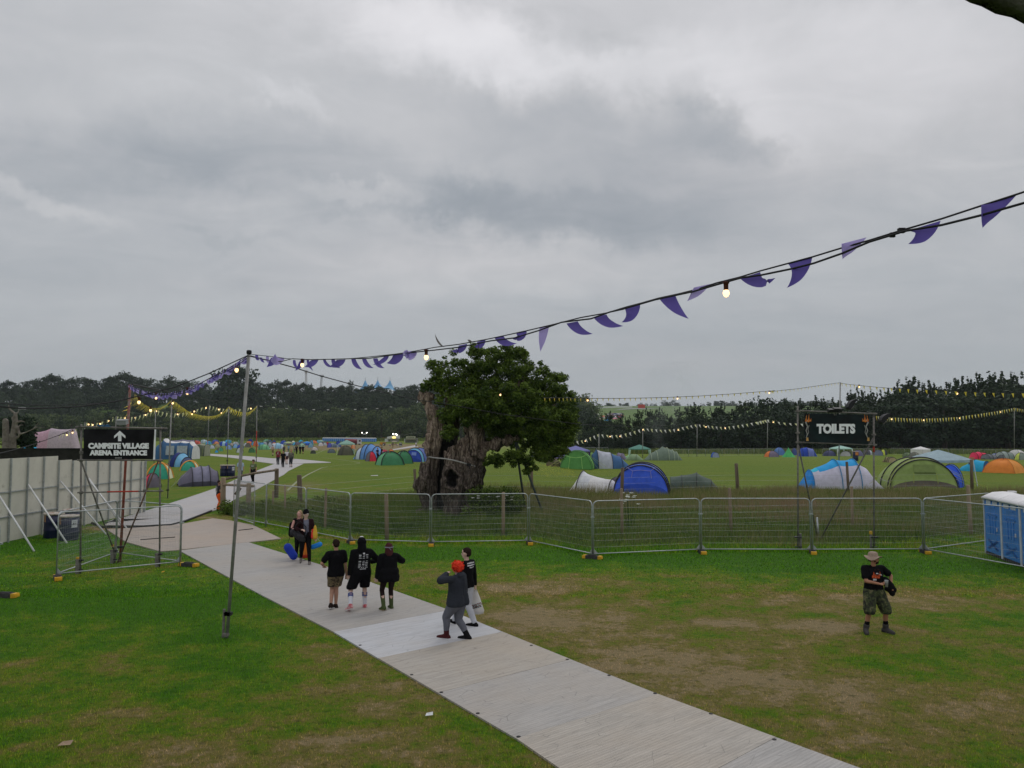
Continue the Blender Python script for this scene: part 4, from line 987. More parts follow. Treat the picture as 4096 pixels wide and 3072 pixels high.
hoop_tent('popup_tent', 'small bright blue pop-up tent squeezed between the grey-blue and the olive tent', m + Vector((0, .7, 0)), R(8), [(-.75, w * .5, h * .97, .12), (.2, w * .48, h * .8, 0), (1.1, w * .3, .15, 0)], lambda s, u: (30, 116, 190) if s != -1 else (24, 104, 180), nt, poles=[0], e=2.0, pole_r=.03, extra=ex3)
m, w, h = span('S6', -60, 1150, 1085, 503); OG = (112, 130, 74); OL = (138, 150, 96); MUD = (74, 70, 62)
def colg(s,u):
 if s == 0: return MUD
 if s in (-1,1): return OG
 if s == 2: return OL
 return (118,134,80)
def ex4(t):
 for x in (-.75,.85):
  q = MB(); q.tube([(x, -1.93, 1.30), (x * 1.15, -2.12, .05)], .02, 4); q.build('door_piping', GUY_Y, t)
 q = MB(); q.tube([(-.75, -1.93, 1.30), (.85, -1.93, 1.30)], .022, 4); q.build('door_piping', mat('dark_green_trim', (.05, .07, .03), .8), t)
 flat_patch('window', [(-.72, -1.85, 1.36), (.82, -1.85, 1.36), (.82, -1.75, 1.95), (-.72, -1.75, 1.95)], fb((106, 122, 72)), t)
hoop_tent('tunnel_tent', 'large olive green tunnel tent with yellow guy lines, right of the toilets sign', m + Vector((.25, 2.6, 0)), R(-9), [(-2.2, w * .475, h * .12, 0), (-2.05, w * .475, h * .30, .1), (-1.75, w * .47, h * .93, .02), (-1.25, w * .475, h, 0), (.8, w * .46, h * .97, 0), (2.6, w * .42, h * .8, 0), (3.4, w * .38, .2, 0)],
          colg,nt,poles=[2,3,4],e=2.0,pole_r=.05,n=28,extra=ex4,guys=[(w * .38,-1.7,h * .6,w * .72,-2.8),(w * .3,-1.3,h * .75,w * .9,-2.2),(w * .4,.8,h * .6,w * .95,.2),(w * .4,0,h * .5,w * .78,-1.3),(-w * .38,-1.7,h * .65,-w * .70,-2.9),(-w * .38,-1.7,h * .5,-w * .62,-3.0),(w * .33,.8,h * .7,w * 1.15,1.2),(-w * .36,-1.2,h * .7,-w * .88,-1.6)])
m, w, h = span('S6', 455, 1340, 1000, 408)
gazebo('pale blue grey gazebo rising behind the large olive green tent', m + Vector((0, 1.6, 0)), R(4), w * .93, w * .8, h * 1.08, h * .79, (122, 140, 148), legspread=.10, valance=.2)
m, w, h = span('S6', 945, 1420, 1035, 632)
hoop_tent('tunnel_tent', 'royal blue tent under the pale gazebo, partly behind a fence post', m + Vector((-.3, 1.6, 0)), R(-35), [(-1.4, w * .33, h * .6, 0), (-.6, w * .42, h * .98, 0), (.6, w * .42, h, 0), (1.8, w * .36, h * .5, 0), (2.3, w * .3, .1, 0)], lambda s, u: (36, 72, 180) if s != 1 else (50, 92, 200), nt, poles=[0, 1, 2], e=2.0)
rt = 'tents across the right hand field'
m, w, h = span('S6', 1370, 1700, 748, 540)
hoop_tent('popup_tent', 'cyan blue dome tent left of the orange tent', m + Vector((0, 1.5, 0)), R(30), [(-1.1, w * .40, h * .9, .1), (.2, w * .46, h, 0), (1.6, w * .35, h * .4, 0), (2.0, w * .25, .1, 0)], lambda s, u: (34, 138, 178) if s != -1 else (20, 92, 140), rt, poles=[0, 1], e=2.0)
m, w, h = span('S6', 1665, 2420, 775, 522)
dome_tent('dome_tent', 'bright orange dome tent above the near blue toilets', m + Vector((0, w * .38, 0)), R(38), w * .72, w * .70, h, [(212, 118, 50), (205, 110, 45), (190, 100, 45), (200, 108, 45)], rt, pole=mat('orange_seam', (.45, .17, .04), .7))
m, w, h = span('D', 118, 405, 838, 672); GR, GRD = (96, 146, 84), (78, 128, 70)
def ex5(t):
 for x in (-.35,.3):
  q = MB(); q.tube([(x * w * .5, -1.62, h * .66), (x * w * .62, -1.68, .05)], .03, 4); q.build('door_piping', fb((140, 190, 110)), t)
 q = MB(); q.tube([(-.35 * w * .5, -1.62, h * .66), (0, -1.6, h * .62), (.3 * w * .5, -1.62, h * .66)], .03, 4); q.tube([(-.35 * w * .5, -1.62, h * .66), (-w * .33, -1.6, h * .76)], .03, 4); q.tube([(.3 * w * .5, -1.62, h * .66), (w * .33, -1.6, h * .78)], .03, 4); q.build('door_piping', fb((140, 190, 110)), t)
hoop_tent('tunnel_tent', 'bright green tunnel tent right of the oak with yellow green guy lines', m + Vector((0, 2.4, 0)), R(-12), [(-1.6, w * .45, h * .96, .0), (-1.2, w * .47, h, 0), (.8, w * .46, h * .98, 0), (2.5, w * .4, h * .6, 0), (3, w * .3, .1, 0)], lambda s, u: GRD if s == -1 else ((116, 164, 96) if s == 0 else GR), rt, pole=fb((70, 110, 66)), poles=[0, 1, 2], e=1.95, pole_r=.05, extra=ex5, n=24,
          guys=[(w * .4,-1.2,h * .7,w * .85,-2.6),(w * .42,-1.2,h * .5,w * .7,-2.8),(-w * .4,-1.2,h * .7,-w * .85,-2.4),(-w * .42,-1.2,h * .5,-w * .72,-2.8),(w * .42,.8,h * .6,w * .95,-.6),(-w * .42,.8,h * .6,-w * .95,-.6)])
m, w, h = span('D', 380, 722, 832, 662); DT = (52, 84, 122)
def colt(s,u):
 if s in (0,-1): return (48,76,108)
 if s == 1: return (148,152,162)
 return DT
def ex6(t):
 c = mat('dark_trim', (.03, .04, .06), .7)
 q = MB(); z = h * .70
 q.tube([(w * .22, -1.15, .1), (w * .21, -1.1, z), (w * .205, -.9, z + .1), (w * .205, .35, z), (w * .215, .4, .1), (w * .22, -1.15, .1)], .03, 4); q.build('door_frame', c, t)
hoop_tent('tunnel_tent', 'slate blue tent with a pale grey door panel, next to the green tunnel tent', m + Vector((.2, 1.7, 0)), R(90 + 8), [(w * .50, .95, h * .75, .10), (w * .42, 1.2, h, .0), (w * .05, 1.3, h * .84, 0), (-w * .22, 1.25, h * .62, 0), (-w * .50, .9, .12, 0)], colt, rt, poles=[1, 2, 3], e=1.9, pole_r=.03, guys=[(-.6, -w * .2, h * .5, -2.2, -w * .55), (0, -w * .3, h * .4, -1.6, -w * .72)])
m, w, h = span('D', -5, 112, 812, 742)
hoop_tent('popup_tent', 'small camouflage pop-up tent beside the oak branches', m + Vector((0, 1.0, 0)), R(-50), [(-1.0, w * .36, h * .95, .1), (.0, w * .4, h, 0), (1.2, w * .3, .15, 0)], lambda s, u: (92, 84, 62) if int(u * 20 + s) % 2 else (60, 56, 44), rt, poles=[0, 1])
m, w, h = span('D', 128, 346, 745, 628)
gazebo('purple blue gazebo standing behind the green tunnel tent', m + Vector((0, 2, 0)), R(3), w * .9, w * .9, h, h * .66, (92, 94, 140), leg_m=mat('navy_leg', (.05, .05, .10), .6), curtain=(48, 46, 78), legspread=.02)
m, w, h = span('D', 88, 150, 742, 685)
hoop_tent('small_tent', 'violet tent beside the purple blue gazebo', m + Vector((0, 3, 0)), R(50), [(-1, w * .3, .1, 0), (0, w * .6, h, 0), (1.5, w * .6, h * .9, 0)], lambda s, u: (122, 108, 158), rt)
m, w, h = span('D', 590, 692, 750, 690)
hoop_tent('small_tent', 'mauve grey dome tent behind the slate blue tent', m + Vector((0, 2, 0)), R(70), [(-w * .5, .5, .1, 0), (-w * .2, 1.6, h * .9, 0), (w * .2, 1.6, h, 0), (w * .55, 1, .1, 0)], lambda s, u: (92, 86, 104), rt)
m, w, h = span('D', 365, 402, 745, 686)
hoop_tent('small_tent', 'small lime green tent glimpsed between the green tunnel and slate blue tents', m + Vector((0, 3, 0)), 0, [(-.6, w * .6, h, 0), (1.2, w * .5, .2, 0)], lambda s, u: (120, 150, 90), rt)
m, w, h = span('D', 700, 908, 728, 617)
gazebo('dark green gazebo with white legs in the middle distance', m + Vector((0, 2, 0)), R(-6), w * .88, w * .85, h, h * .68, (66, 108, 98), curtain=(150, 180, 170), legspread=.05)
m, w, h = span('D', 678, 728, 745, 702)
hoop_tent('small_tent', 'pale mint tent by the left leg of the dark green gazebo', m + Vector((0, 2, 0)), R(30), [(-1, w * .5, h, 0), (1.2, w * .5, .2, 0)], lambda s, u: (120, 160, 120), rt)
m, w, h = span('D', 690, 842, 757, 702)
hoop_tent('small_tent', 'sage green dome tent left of the smoking camp fire', m + Vector((0, 2, 0)), R(75), [(-w * .5, .8, .1, 0), (-w * .15, 1.6, h * .95, 0), (w * .15, 1.6, h, 0), (w * .52, .8, .1, 0)], lambda s, u: (98, 118, 88), rt, poles=[1])
m, w, h = span('D', 862, 1192, 757, 634); GT = (88, 102, 90)
def ex7(t): 
 q = MB(); 
 for i,p in enumerate(((.1,h * .52),(w * .13,h * .52),(w * .13,h * .3),(.1,h * .3))): pass
 flat_patch('orange_patch', [(1.62, w * .30, h * .28), (1.55, w * .20, h * .28), (1.3, w * .20, h * .5), (1.36, w * .29, h * .5)], fb((200, 150, 60)), t)
hoop_tent('tunnel_tent', 'long sage grey tent behind the camp fire smoke', m + Vector((0, 2.2, 0)), R(-90), [(-w * .5, .8, .1, 0), (-w * .36, 1.5, h * .5, 0), (-w * .20, 1.8, h * .68, 0), (-.02 * w, 2.0, h, 0), (w * .10, 1.9, h * .9, 0), (w * .25, 1.7, h * .74, 0), (w * .36, 1.4, h * .6, 0), (w * .5, .8, .1, 0)], lambda s, u: (150, 140, 80) if (s == 3 and .46 < u < .54) else GT, rt, pole=fb((130, 142, 122)), poles=[1, 2, 4, 5, 6], e=1.9, pole_r=.05)
m = G('D', 850, 752); t = thing('camp_fire', 'small camp fire with pale ash beside the sage grey tent', 'camp fire', m)
q = MB()
for i in range(9): a = i * .7; q.tube([(.4 * math.cos(a),.4 * math.sin(a),.02),(-.1 * math.cos(a),.1 * math.sin(a),.3)],.05,5)
q.build('logs', mat('ash_wood', (.35, .34, .33), .9, .5, 5), t)
sm = bpy.data.materials.new('smoke'); sm.use_nodes = True; T = NT(sm.node_tree); T.n.clear(); so_ = T.node('ShaderNodeOutputMaterial'); pv = T.node('ShaderNodeVolumePrincipled')
pv.inputs['Color'].default_value = (.75, .8, .85, 1); tcn = T.node('ShaderNodeTexCoord')
nz = T.noise(T.mapping(tcn.outputs['Object'], (.5, .5, .3)), 1.1, 4, .6, .8); T.l.new(T.math('MULTIPLY', T.ramp(nz, [(.46, 0.0), (.72, 1.0)]), .055), pv.inputs['Density']); T.l.new(pv.outputs[0], so_.inputs['Volume'])
q = MB(); q.lathe([(.6, .2), (1.6, 2), (2.6, 5), (4.2, 9), (5.5, 13), (4.0, 16)], n=14); o = q.build('smoke_plume', sm, None, True); o.location = m + Vector((1.2, .4, 0)); tag(o, kind='stuff')
for v in o.data.vertices: v.co.x += v.co.z * .28
def small(k, x0, x1, yt, yb, col, label, kind='dome', col2=None, ang=None, group=rt, name=None, deep=.9):
 m,w,h = span(k,x0,x1,yb,yt); a = R(ang if ang is not None else rnd.uniform(-35,35)); d = w * deep
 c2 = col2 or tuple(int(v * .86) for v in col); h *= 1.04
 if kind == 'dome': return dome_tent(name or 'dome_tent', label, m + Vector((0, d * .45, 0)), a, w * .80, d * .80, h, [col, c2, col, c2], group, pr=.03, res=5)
 if kind == 'pop': return hoop_tent(name or 'popup_tent', label, m + Vector((0, d * .35, 0)), a, [(-d * .4, w * .44, h * .96, .08), (0, w * .47, h, 0), (d * .5, w * .3, .12, 0)], lambda s, u: col if s != -1 else c2, group, poles=[0, 1], pole_r=.035, n=12)
 if kind == 'tun': return hoop_tent(name or 'tunnel_tent', label, m + Vector((0, 1.3, 0)), R(90 + (ang or 0)), [(-w * .5, .7, .12, 0), (-w * .30, 1.2, h * .82, 0), (w * .05, 1.35, h, 0), (w * .32, 1.3, h * .92, 0), (w * .49, .8, .15, 0)], lambda s, u: col if s != 1 else c2, group, poles=[1, 2, 3], pole_r=.035, n=12)
 if kind == 'gaz': return gazebo(label, m + Vector((0, w * .4, 0)), R(5), w * .9, w * .85, h, h * .68, col, group=group)
 if kind == 'cone':
  t = thing('pyramid_tent', label, 'tent', m + Vector((0, w * .4, 0)), a, group); v = []; n = 8
  for i in range(7):
   f_ = i / 6; r_ = (w / 2) * (1 - f_) ** 1.25 + .01
   for j in range(n * 2): v.append((r_ * math.cos(math.pi * j / n) * (1 - .06 * (j % 2)),r_ * math.sin(math.pi * j / n) * (1 - .06 * (j % 2)),h * f_))
  mesh_obj('flysheet', v, [(i * 2 * n + j, i * 2 * n + (j + 1) % (2 * n), (i + 1) * 2 * n + (j + 1) % (2 * n), (i + 1) * 2 * n + j) for i in range(6) for j in range(2 * n)], fb(col), t, smooth=True)
  q = MB(); q.tube([(0, 0, 0), (0, 0, h * 1.02)], .03, 5); q.build('pole', POLE, t); return t
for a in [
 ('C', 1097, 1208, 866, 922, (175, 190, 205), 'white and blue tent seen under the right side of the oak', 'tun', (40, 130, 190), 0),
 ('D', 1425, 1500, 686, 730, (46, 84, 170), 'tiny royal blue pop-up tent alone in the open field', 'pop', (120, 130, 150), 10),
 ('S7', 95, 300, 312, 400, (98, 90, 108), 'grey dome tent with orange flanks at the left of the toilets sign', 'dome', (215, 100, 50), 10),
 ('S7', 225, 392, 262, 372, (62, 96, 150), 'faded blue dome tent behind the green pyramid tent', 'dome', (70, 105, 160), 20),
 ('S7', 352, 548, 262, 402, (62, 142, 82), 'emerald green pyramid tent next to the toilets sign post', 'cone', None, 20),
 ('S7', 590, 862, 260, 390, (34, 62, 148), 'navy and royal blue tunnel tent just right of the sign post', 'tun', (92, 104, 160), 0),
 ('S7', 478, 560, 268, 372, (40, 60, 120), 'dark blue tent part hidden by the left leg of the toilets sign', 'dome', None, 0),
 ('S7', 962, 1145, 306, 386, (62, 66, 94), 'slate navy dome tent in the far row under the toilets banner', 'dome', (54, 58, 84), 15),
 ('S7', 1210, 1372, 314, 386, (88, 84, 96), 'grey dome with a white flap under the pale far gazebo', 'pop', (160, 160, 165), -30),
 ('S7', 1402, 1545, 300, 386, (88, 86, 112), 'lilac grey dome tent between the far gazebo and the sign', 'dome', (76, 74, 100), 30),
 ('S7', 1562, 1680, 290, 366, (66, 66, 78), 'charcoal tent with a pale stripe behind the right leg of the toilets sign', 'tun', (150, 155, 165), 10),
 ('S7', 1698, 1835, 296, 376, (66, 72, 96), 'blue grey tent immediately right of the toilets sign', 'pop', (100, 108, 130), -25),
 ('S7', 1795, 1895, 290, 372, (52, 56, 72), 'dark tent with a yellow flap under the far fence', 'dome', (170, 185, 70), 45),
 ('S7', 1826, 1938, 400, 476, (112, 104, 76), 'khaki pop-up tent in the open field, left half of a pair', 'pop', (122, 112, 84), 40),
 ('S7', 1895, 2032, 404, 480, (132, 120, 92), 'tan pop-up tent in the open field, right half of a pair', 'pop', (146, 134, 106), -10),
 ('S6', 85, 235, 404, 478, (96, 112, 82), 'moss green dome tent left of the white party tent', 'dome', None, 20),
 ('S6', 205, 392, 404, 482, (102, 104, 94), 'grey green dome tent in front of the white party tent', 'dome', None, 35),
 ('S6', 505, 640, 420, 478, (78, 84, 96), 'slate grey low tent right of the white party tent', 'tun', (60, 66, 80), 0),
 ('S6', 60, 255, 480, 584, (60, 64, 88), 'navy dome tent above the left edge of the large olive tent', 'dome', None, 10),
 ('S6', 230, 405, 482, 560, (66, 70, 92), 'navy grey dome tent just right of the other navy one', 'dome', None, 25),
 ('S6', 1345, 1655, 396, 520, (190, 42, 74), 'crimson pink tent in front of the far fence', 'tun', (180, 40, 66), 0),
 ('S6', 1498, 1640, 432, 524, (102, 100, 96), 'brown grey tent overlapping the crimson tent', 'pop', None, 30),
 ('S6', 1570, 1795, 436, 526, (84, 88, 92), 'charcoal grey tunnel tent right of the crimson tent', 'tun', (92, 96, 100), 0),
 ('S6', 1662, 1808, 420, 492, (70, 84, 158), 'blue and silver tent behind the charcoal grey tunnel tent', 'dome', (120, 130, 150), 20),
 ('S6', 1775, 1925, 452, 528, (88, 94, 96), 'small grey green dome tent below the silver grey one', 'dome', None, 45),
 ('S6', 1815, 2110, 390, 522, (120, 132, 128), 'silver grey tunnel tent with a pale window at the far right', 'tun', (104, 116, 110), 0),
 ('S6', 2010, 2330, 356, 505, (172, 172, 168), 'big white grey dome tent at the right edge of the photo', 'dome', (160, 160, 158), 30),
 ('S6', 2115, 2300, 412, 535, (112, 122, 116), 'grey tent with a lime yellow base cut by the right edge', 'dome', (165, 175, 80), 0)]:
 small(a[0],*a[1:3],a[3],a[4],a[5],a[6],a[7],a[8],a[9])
m, w, h = span('S7', 1100, 1378, 386, 232); gazebo('pale jade far gazebo with white legs beyond the toilets sign', m + Vector((0, 2, 0)), R(8), w * .86, w * .8, h, h * .74, (128, 160, 150), curtain=(170, 185, 180), legspread=.06)
m, w, h = span('S6', 265, 612, 472, 296)
gazebo('white party tent with walls and an arched window in front of the pines', m + Vector((0, 2, 0)), R(28), w * .66, w * .66, h, h * .72, (205, 206, 214), walls=[(0, (200, 202, 210)), (1, (196, 198, 206)), (3, (190, 192, 200)), (2, (190, 192, 200))], name='party_tent')
m = G('S6', 1325, 735); t = thing('camping_chair', 'dark brown folding camping chair beside the cyan tent', 'chair', m, R(20))
q = MB(); q.box((0, 0, .55), (.75, .7, .08)); q.build('seat', fb((58, 42, 44)), t); q = MB(); q.box((0, .35, .95), (.78, .06, .75), rx=-.15); q.build('backrest', fb((54, 38, 40)), t)
for sx in (-1,1):
 for sy in (-1, 1): q = MB(); q.tube([(sx * .36, sy * .34, 0), (-sx * .36 * .2, sy * .34, .55)], .02, 5); q.build('leg', GALV, t)
q = MB(); q.box((0, .36, 1.42), (.40, .2, .28)); o = q.build('folded_blanket', fb((150, 96, 72))); o.location = m; tag(o, 'terracotta folded blanket on the brown camping chair', 'blanket')
m = G('S8', 795, 880); t = thing('flag_mast', 'tall thin mast flying a small yellow flag above a red balloon', 'flag', m); top = P('S8', 785, 505, m.y) - m
q = MB(); q.tube([(0, 0, 0), (0, 0, top.z)], .035, 5); q.build('mast', POLE, t)
z1 = top.z; pxm = m.y / FPX * .2712
q = MB(); q.add([(0, 0, z1), (45 * pxm, 0, z1 - 40 * pxm), (30 * pxm, 0, z1 - 95 * pxm), (0, 0, z1 - 70 * pxm), (0, .02, z1 - 70 * pxm), (0, .02, z1), (45 * pxm, .02, z1 - 40 * pxm), (30 * pxm, .02, z1 - 95 * pxm)], [(0, 1, 2, 3), (5, 4, 7, 6)]); q.build('flag', mat('flag_yellow', (.7, .45, .03), .7), t)
q = MB(); q.ball((8 * pxm, 0, z1 - 97 * pxm), 28 * pxm); q.build('balloon', mat('balloon_red', (.6, .03, .06), .35), t, True)
m = G('S8', 1700, 905); t = MB(); 
for i in range(46):
 a = rnd.uniform(-5,5); b_ = rnd.uniform(-5,5); z0 = rnd.uniform(.1,1.2)
 t.tube([(a * 1.2,rnd.uniform(-1,1),z0),((a + b_) / 2 * 1.2,rnd.uniform(-1,1),z0 + rnd.uniform(.2,1.1)),(b_ * 1.2 + 2,rnd.uniform(-1,1),rnd.uniform(0,1.2))],rnd.uniform(.02,.05),4)
o = t.build('brush_pile', mat('dead_branches', (.22, .18, .14), .9, .4, 4)); o.location = m + Vector((0, 3, 0)); tag(o, 'pile of bare dead branches behind the far fence', 'brushwood', kind='stuff')
m = G('S8', 2095, 915); q = MB(); q.lathe([(2.6, 0), (2.2, .5), (1.0, 1.0), (.1, 1.1)], n=10, sy=.5); o = q.build('blue_tarpaulin', fb((40, 120, 190)), None, True); o.location = m; tag(o, 'blue tarpaulin heap beside the brush pile', 'tarpaulin')
# ------------------------------------------------ left field
lf = 'tents left of the long trackway'
m, w, h = span('S4', 590, 1508, 1478, 1032); CH, CH2, CHD = (84, 82, 96), (104, 104, 122), (54, 54, 66)
def ex8(t):
 q = MB(); q.ball((-.1, -1.45, .35), (.16, .05, .12)); q.build('orange_badge', fb((190, 120, 70)), t, True)
 q = MB(); q.tube([(-1.55, 1.15, h * .8), (-1.4, .9, h * .5), (-1.95, 1.4, .05)], .012, 4); q.build('zip', GUY_P, t)
hoop_tent('tunnel_tent', 'large charcoal grey tunnel tent nearest the path on the left', m + Vector((.1, 1.7, 0)), R(-62), [(-w * .46, 1.05, .18, 0), (-w * .38, 1.35, h * .5, 0), (-w * .16, 1.6, h * .93, 0), (w * .06, 1.65, h * .98, 0), (w * .24, 1.6, h, 0), (w * .44, 1.35, h * .70, 0), (w * .50, 1.2, .12, 0)],
          lambda s,u: CHD if (u < .09 or u > .91) else (CH2 if s in (2,3) and u > .1 else CH),lf,poles=[2,3,4,5],e=2.0,pole_r=.03,n=24,guys=[(-1.3,-w * .38,h * .6,-2.2,-w * .5),(1.2,-w * .3,h * .7,1.0,-w * .62)],guy_mat=GUY_P)
for (x0, x1, yt, yb, lab) in ((70, 625, 958, 1310, 'green and orange dome tent behind the right leg of the left sign'), (840, 1240, 912, 1120, 'green and orange dome tent peeping out behind the charcoal tunnel tent')):
 m, w, h = span('S4', x0, x1, yb, yt)
 dome_tent('dome_tent', lab, m + Vector((0, w * .36, 0)), R(12), w * .86, w * .8, h, [(46, 132, 110), (176, 180, 150), (46, 132, 110), (210, 120, 60)], lf, pole=fb((214, 128, 60)), pr=.07, bulge=.02)
m, w, h = span('S4', -10, 395, 1500, 1185)
dome_tent('dome_tent', 'red and grey dome tent at the end of the hoarding wall', m + Vector((0, w * .4, 0)), R(40), w * .76, w * .76, h, [(88, 84, 94), (84, 80, 90), (196, 40, 66), (196, 44, 70)], lf)
m, w, h = span('S4', 480, 1025, 1042, 728); NB = (26, 40, 92)
hoop_tent('dome_tent', 'navy blue dome tent with a light blue panel beside the thin pole', m + Vector((0, 1.7, 0)), R(80), [(-w * .5, .8, .12, 0), (-w * .30, 1.3, h * .66, 0), (-w * .08, 1.6, h * .95, 0), (w * .1, 1.6, h, 0), (w * .5, 1.0, .12, 0)], lambda s, u: (98, 148, 200) if s == 1 else ((62, 72, 100) if s == 0 else NB), lf, poles=[1, 2], e=2.0, pole_r=.04)
m, w, h = span('S4', 345, 1112, 875, 430); VB, VW = (52, 84, 118), (160, 166, 178)
def colv(s,u):
 if s in (0,-1): return (46,82,118)
 return (196,200,206) if .36 < u < .6 else VB
def ex9(t):
 gl = mat('tent_window', (.34, .40, .44), .25, .2, 4)
 for (a_,b_) in ((w * .26,w * .02),(-w * .06,-w * .36)):
  flat_patch('window', [(-1.74, a_, h * .22), (-1.74, b_, h * .22), (-1.62, b_, h * .68), (-1.62, a_, h * .68)], gl, t)
hoop_tent('tunnel_tent', 'big slate blue family tunnel tent with clear windows and a white roof', m + Vector((0, 2.2, 0)), R(90), [(w * .62, 1.2, h * .7, 0), (w * .40, 1.7, h * 1.05, 0), (w * .28, 1.6, h * .9, 0), (-.1 * w, 1.65, h * .92, 0), (-w * .36, 1.6, h * .9, 0), (-w * .48, 1.5, h * .68, 0)], colv, lf, poles=[1, 3, 4], e=3.0, extra=ex9, guys=[(-1.6, -w * .44, h * .6, -2.8, -w * .52)])
m, w, h = span('S4', 470, 1075, 700, 432)
hoop_tent('tunnel_tent', 'mauve grey tunnel tent behind the family tent with windows', m + Vector((0, 4.6, 0)), R(90), [(w * .5, 1.5, h * .9, 0), (0, 1.6, h, 0), (-w * .4, 1.6, h * .95, 0), (-w * .52, 1.2, .2, 0)], lambda s, u: (100, 98, 118), lf)
m, w, h = span('L', 325, 622, 970, 690)
hoop_tent('tunnel_tent', 'olive grey awning tent with pale guy lines next to the cross path', m + Vector((0, 2.0, 0)), R(92), [(w * .5, 1.5, h * .95, 0), (0, 1.55, h, 0), (-w * .46, 1.5, h * .92, 0)], lambda s, u: (118, 122, 104) if .35 < u < .65 else (72, 80, 66), lf, poles=[0, 1, 2], e=3.2, guys=[(-1.5, w * .4, h * .6, -3.4, w * .1), (-1.5, -w * .4, h * .8, -3.6, -w * .6), (-1.5, 0, h * .7, -3.2, -w * .3)])
m, w, h = span('N', 478, 1140, 1625, 1436); 
hoop_tent('tunnel_tent', 'dusty pink tunnel tent showing above the black screen on the left', G('X', 105, 978) + Vector((0, 1.5, 0)), R(92), [(w * .5, 1.0, .3, 0), (w * .34, 1.8, h * 1.35, 0), (.02 * w, 1.9, h * 1.62, 0), (-w * .40, 1.9, h * 1.60, 0), (-w * .52, 1.2, .3, 0)], lambda s, u: (158, 128, 142) if s < 2 else (150, 138, 146), lf, pole=fb((170, 160, 165)), e=2.4)
m = G('X', 40, 982)
hoop_tent('tunnel_tent', 'turquoise ridge tent showing above the black screen at far left', m + Vector((1, 2, 0)), R(70), [(-3, .8, .3, 0), (-1.4, 1.5, 1.7, 0), (.6, 1.6, 2.0, 0), (1.2, 1.3, 1.5, 0), (3.2, .8, .4, 0)], lambda s, u: (34, 142, 184), lf, e=1.7, pole=fb((30, 120, 160)))
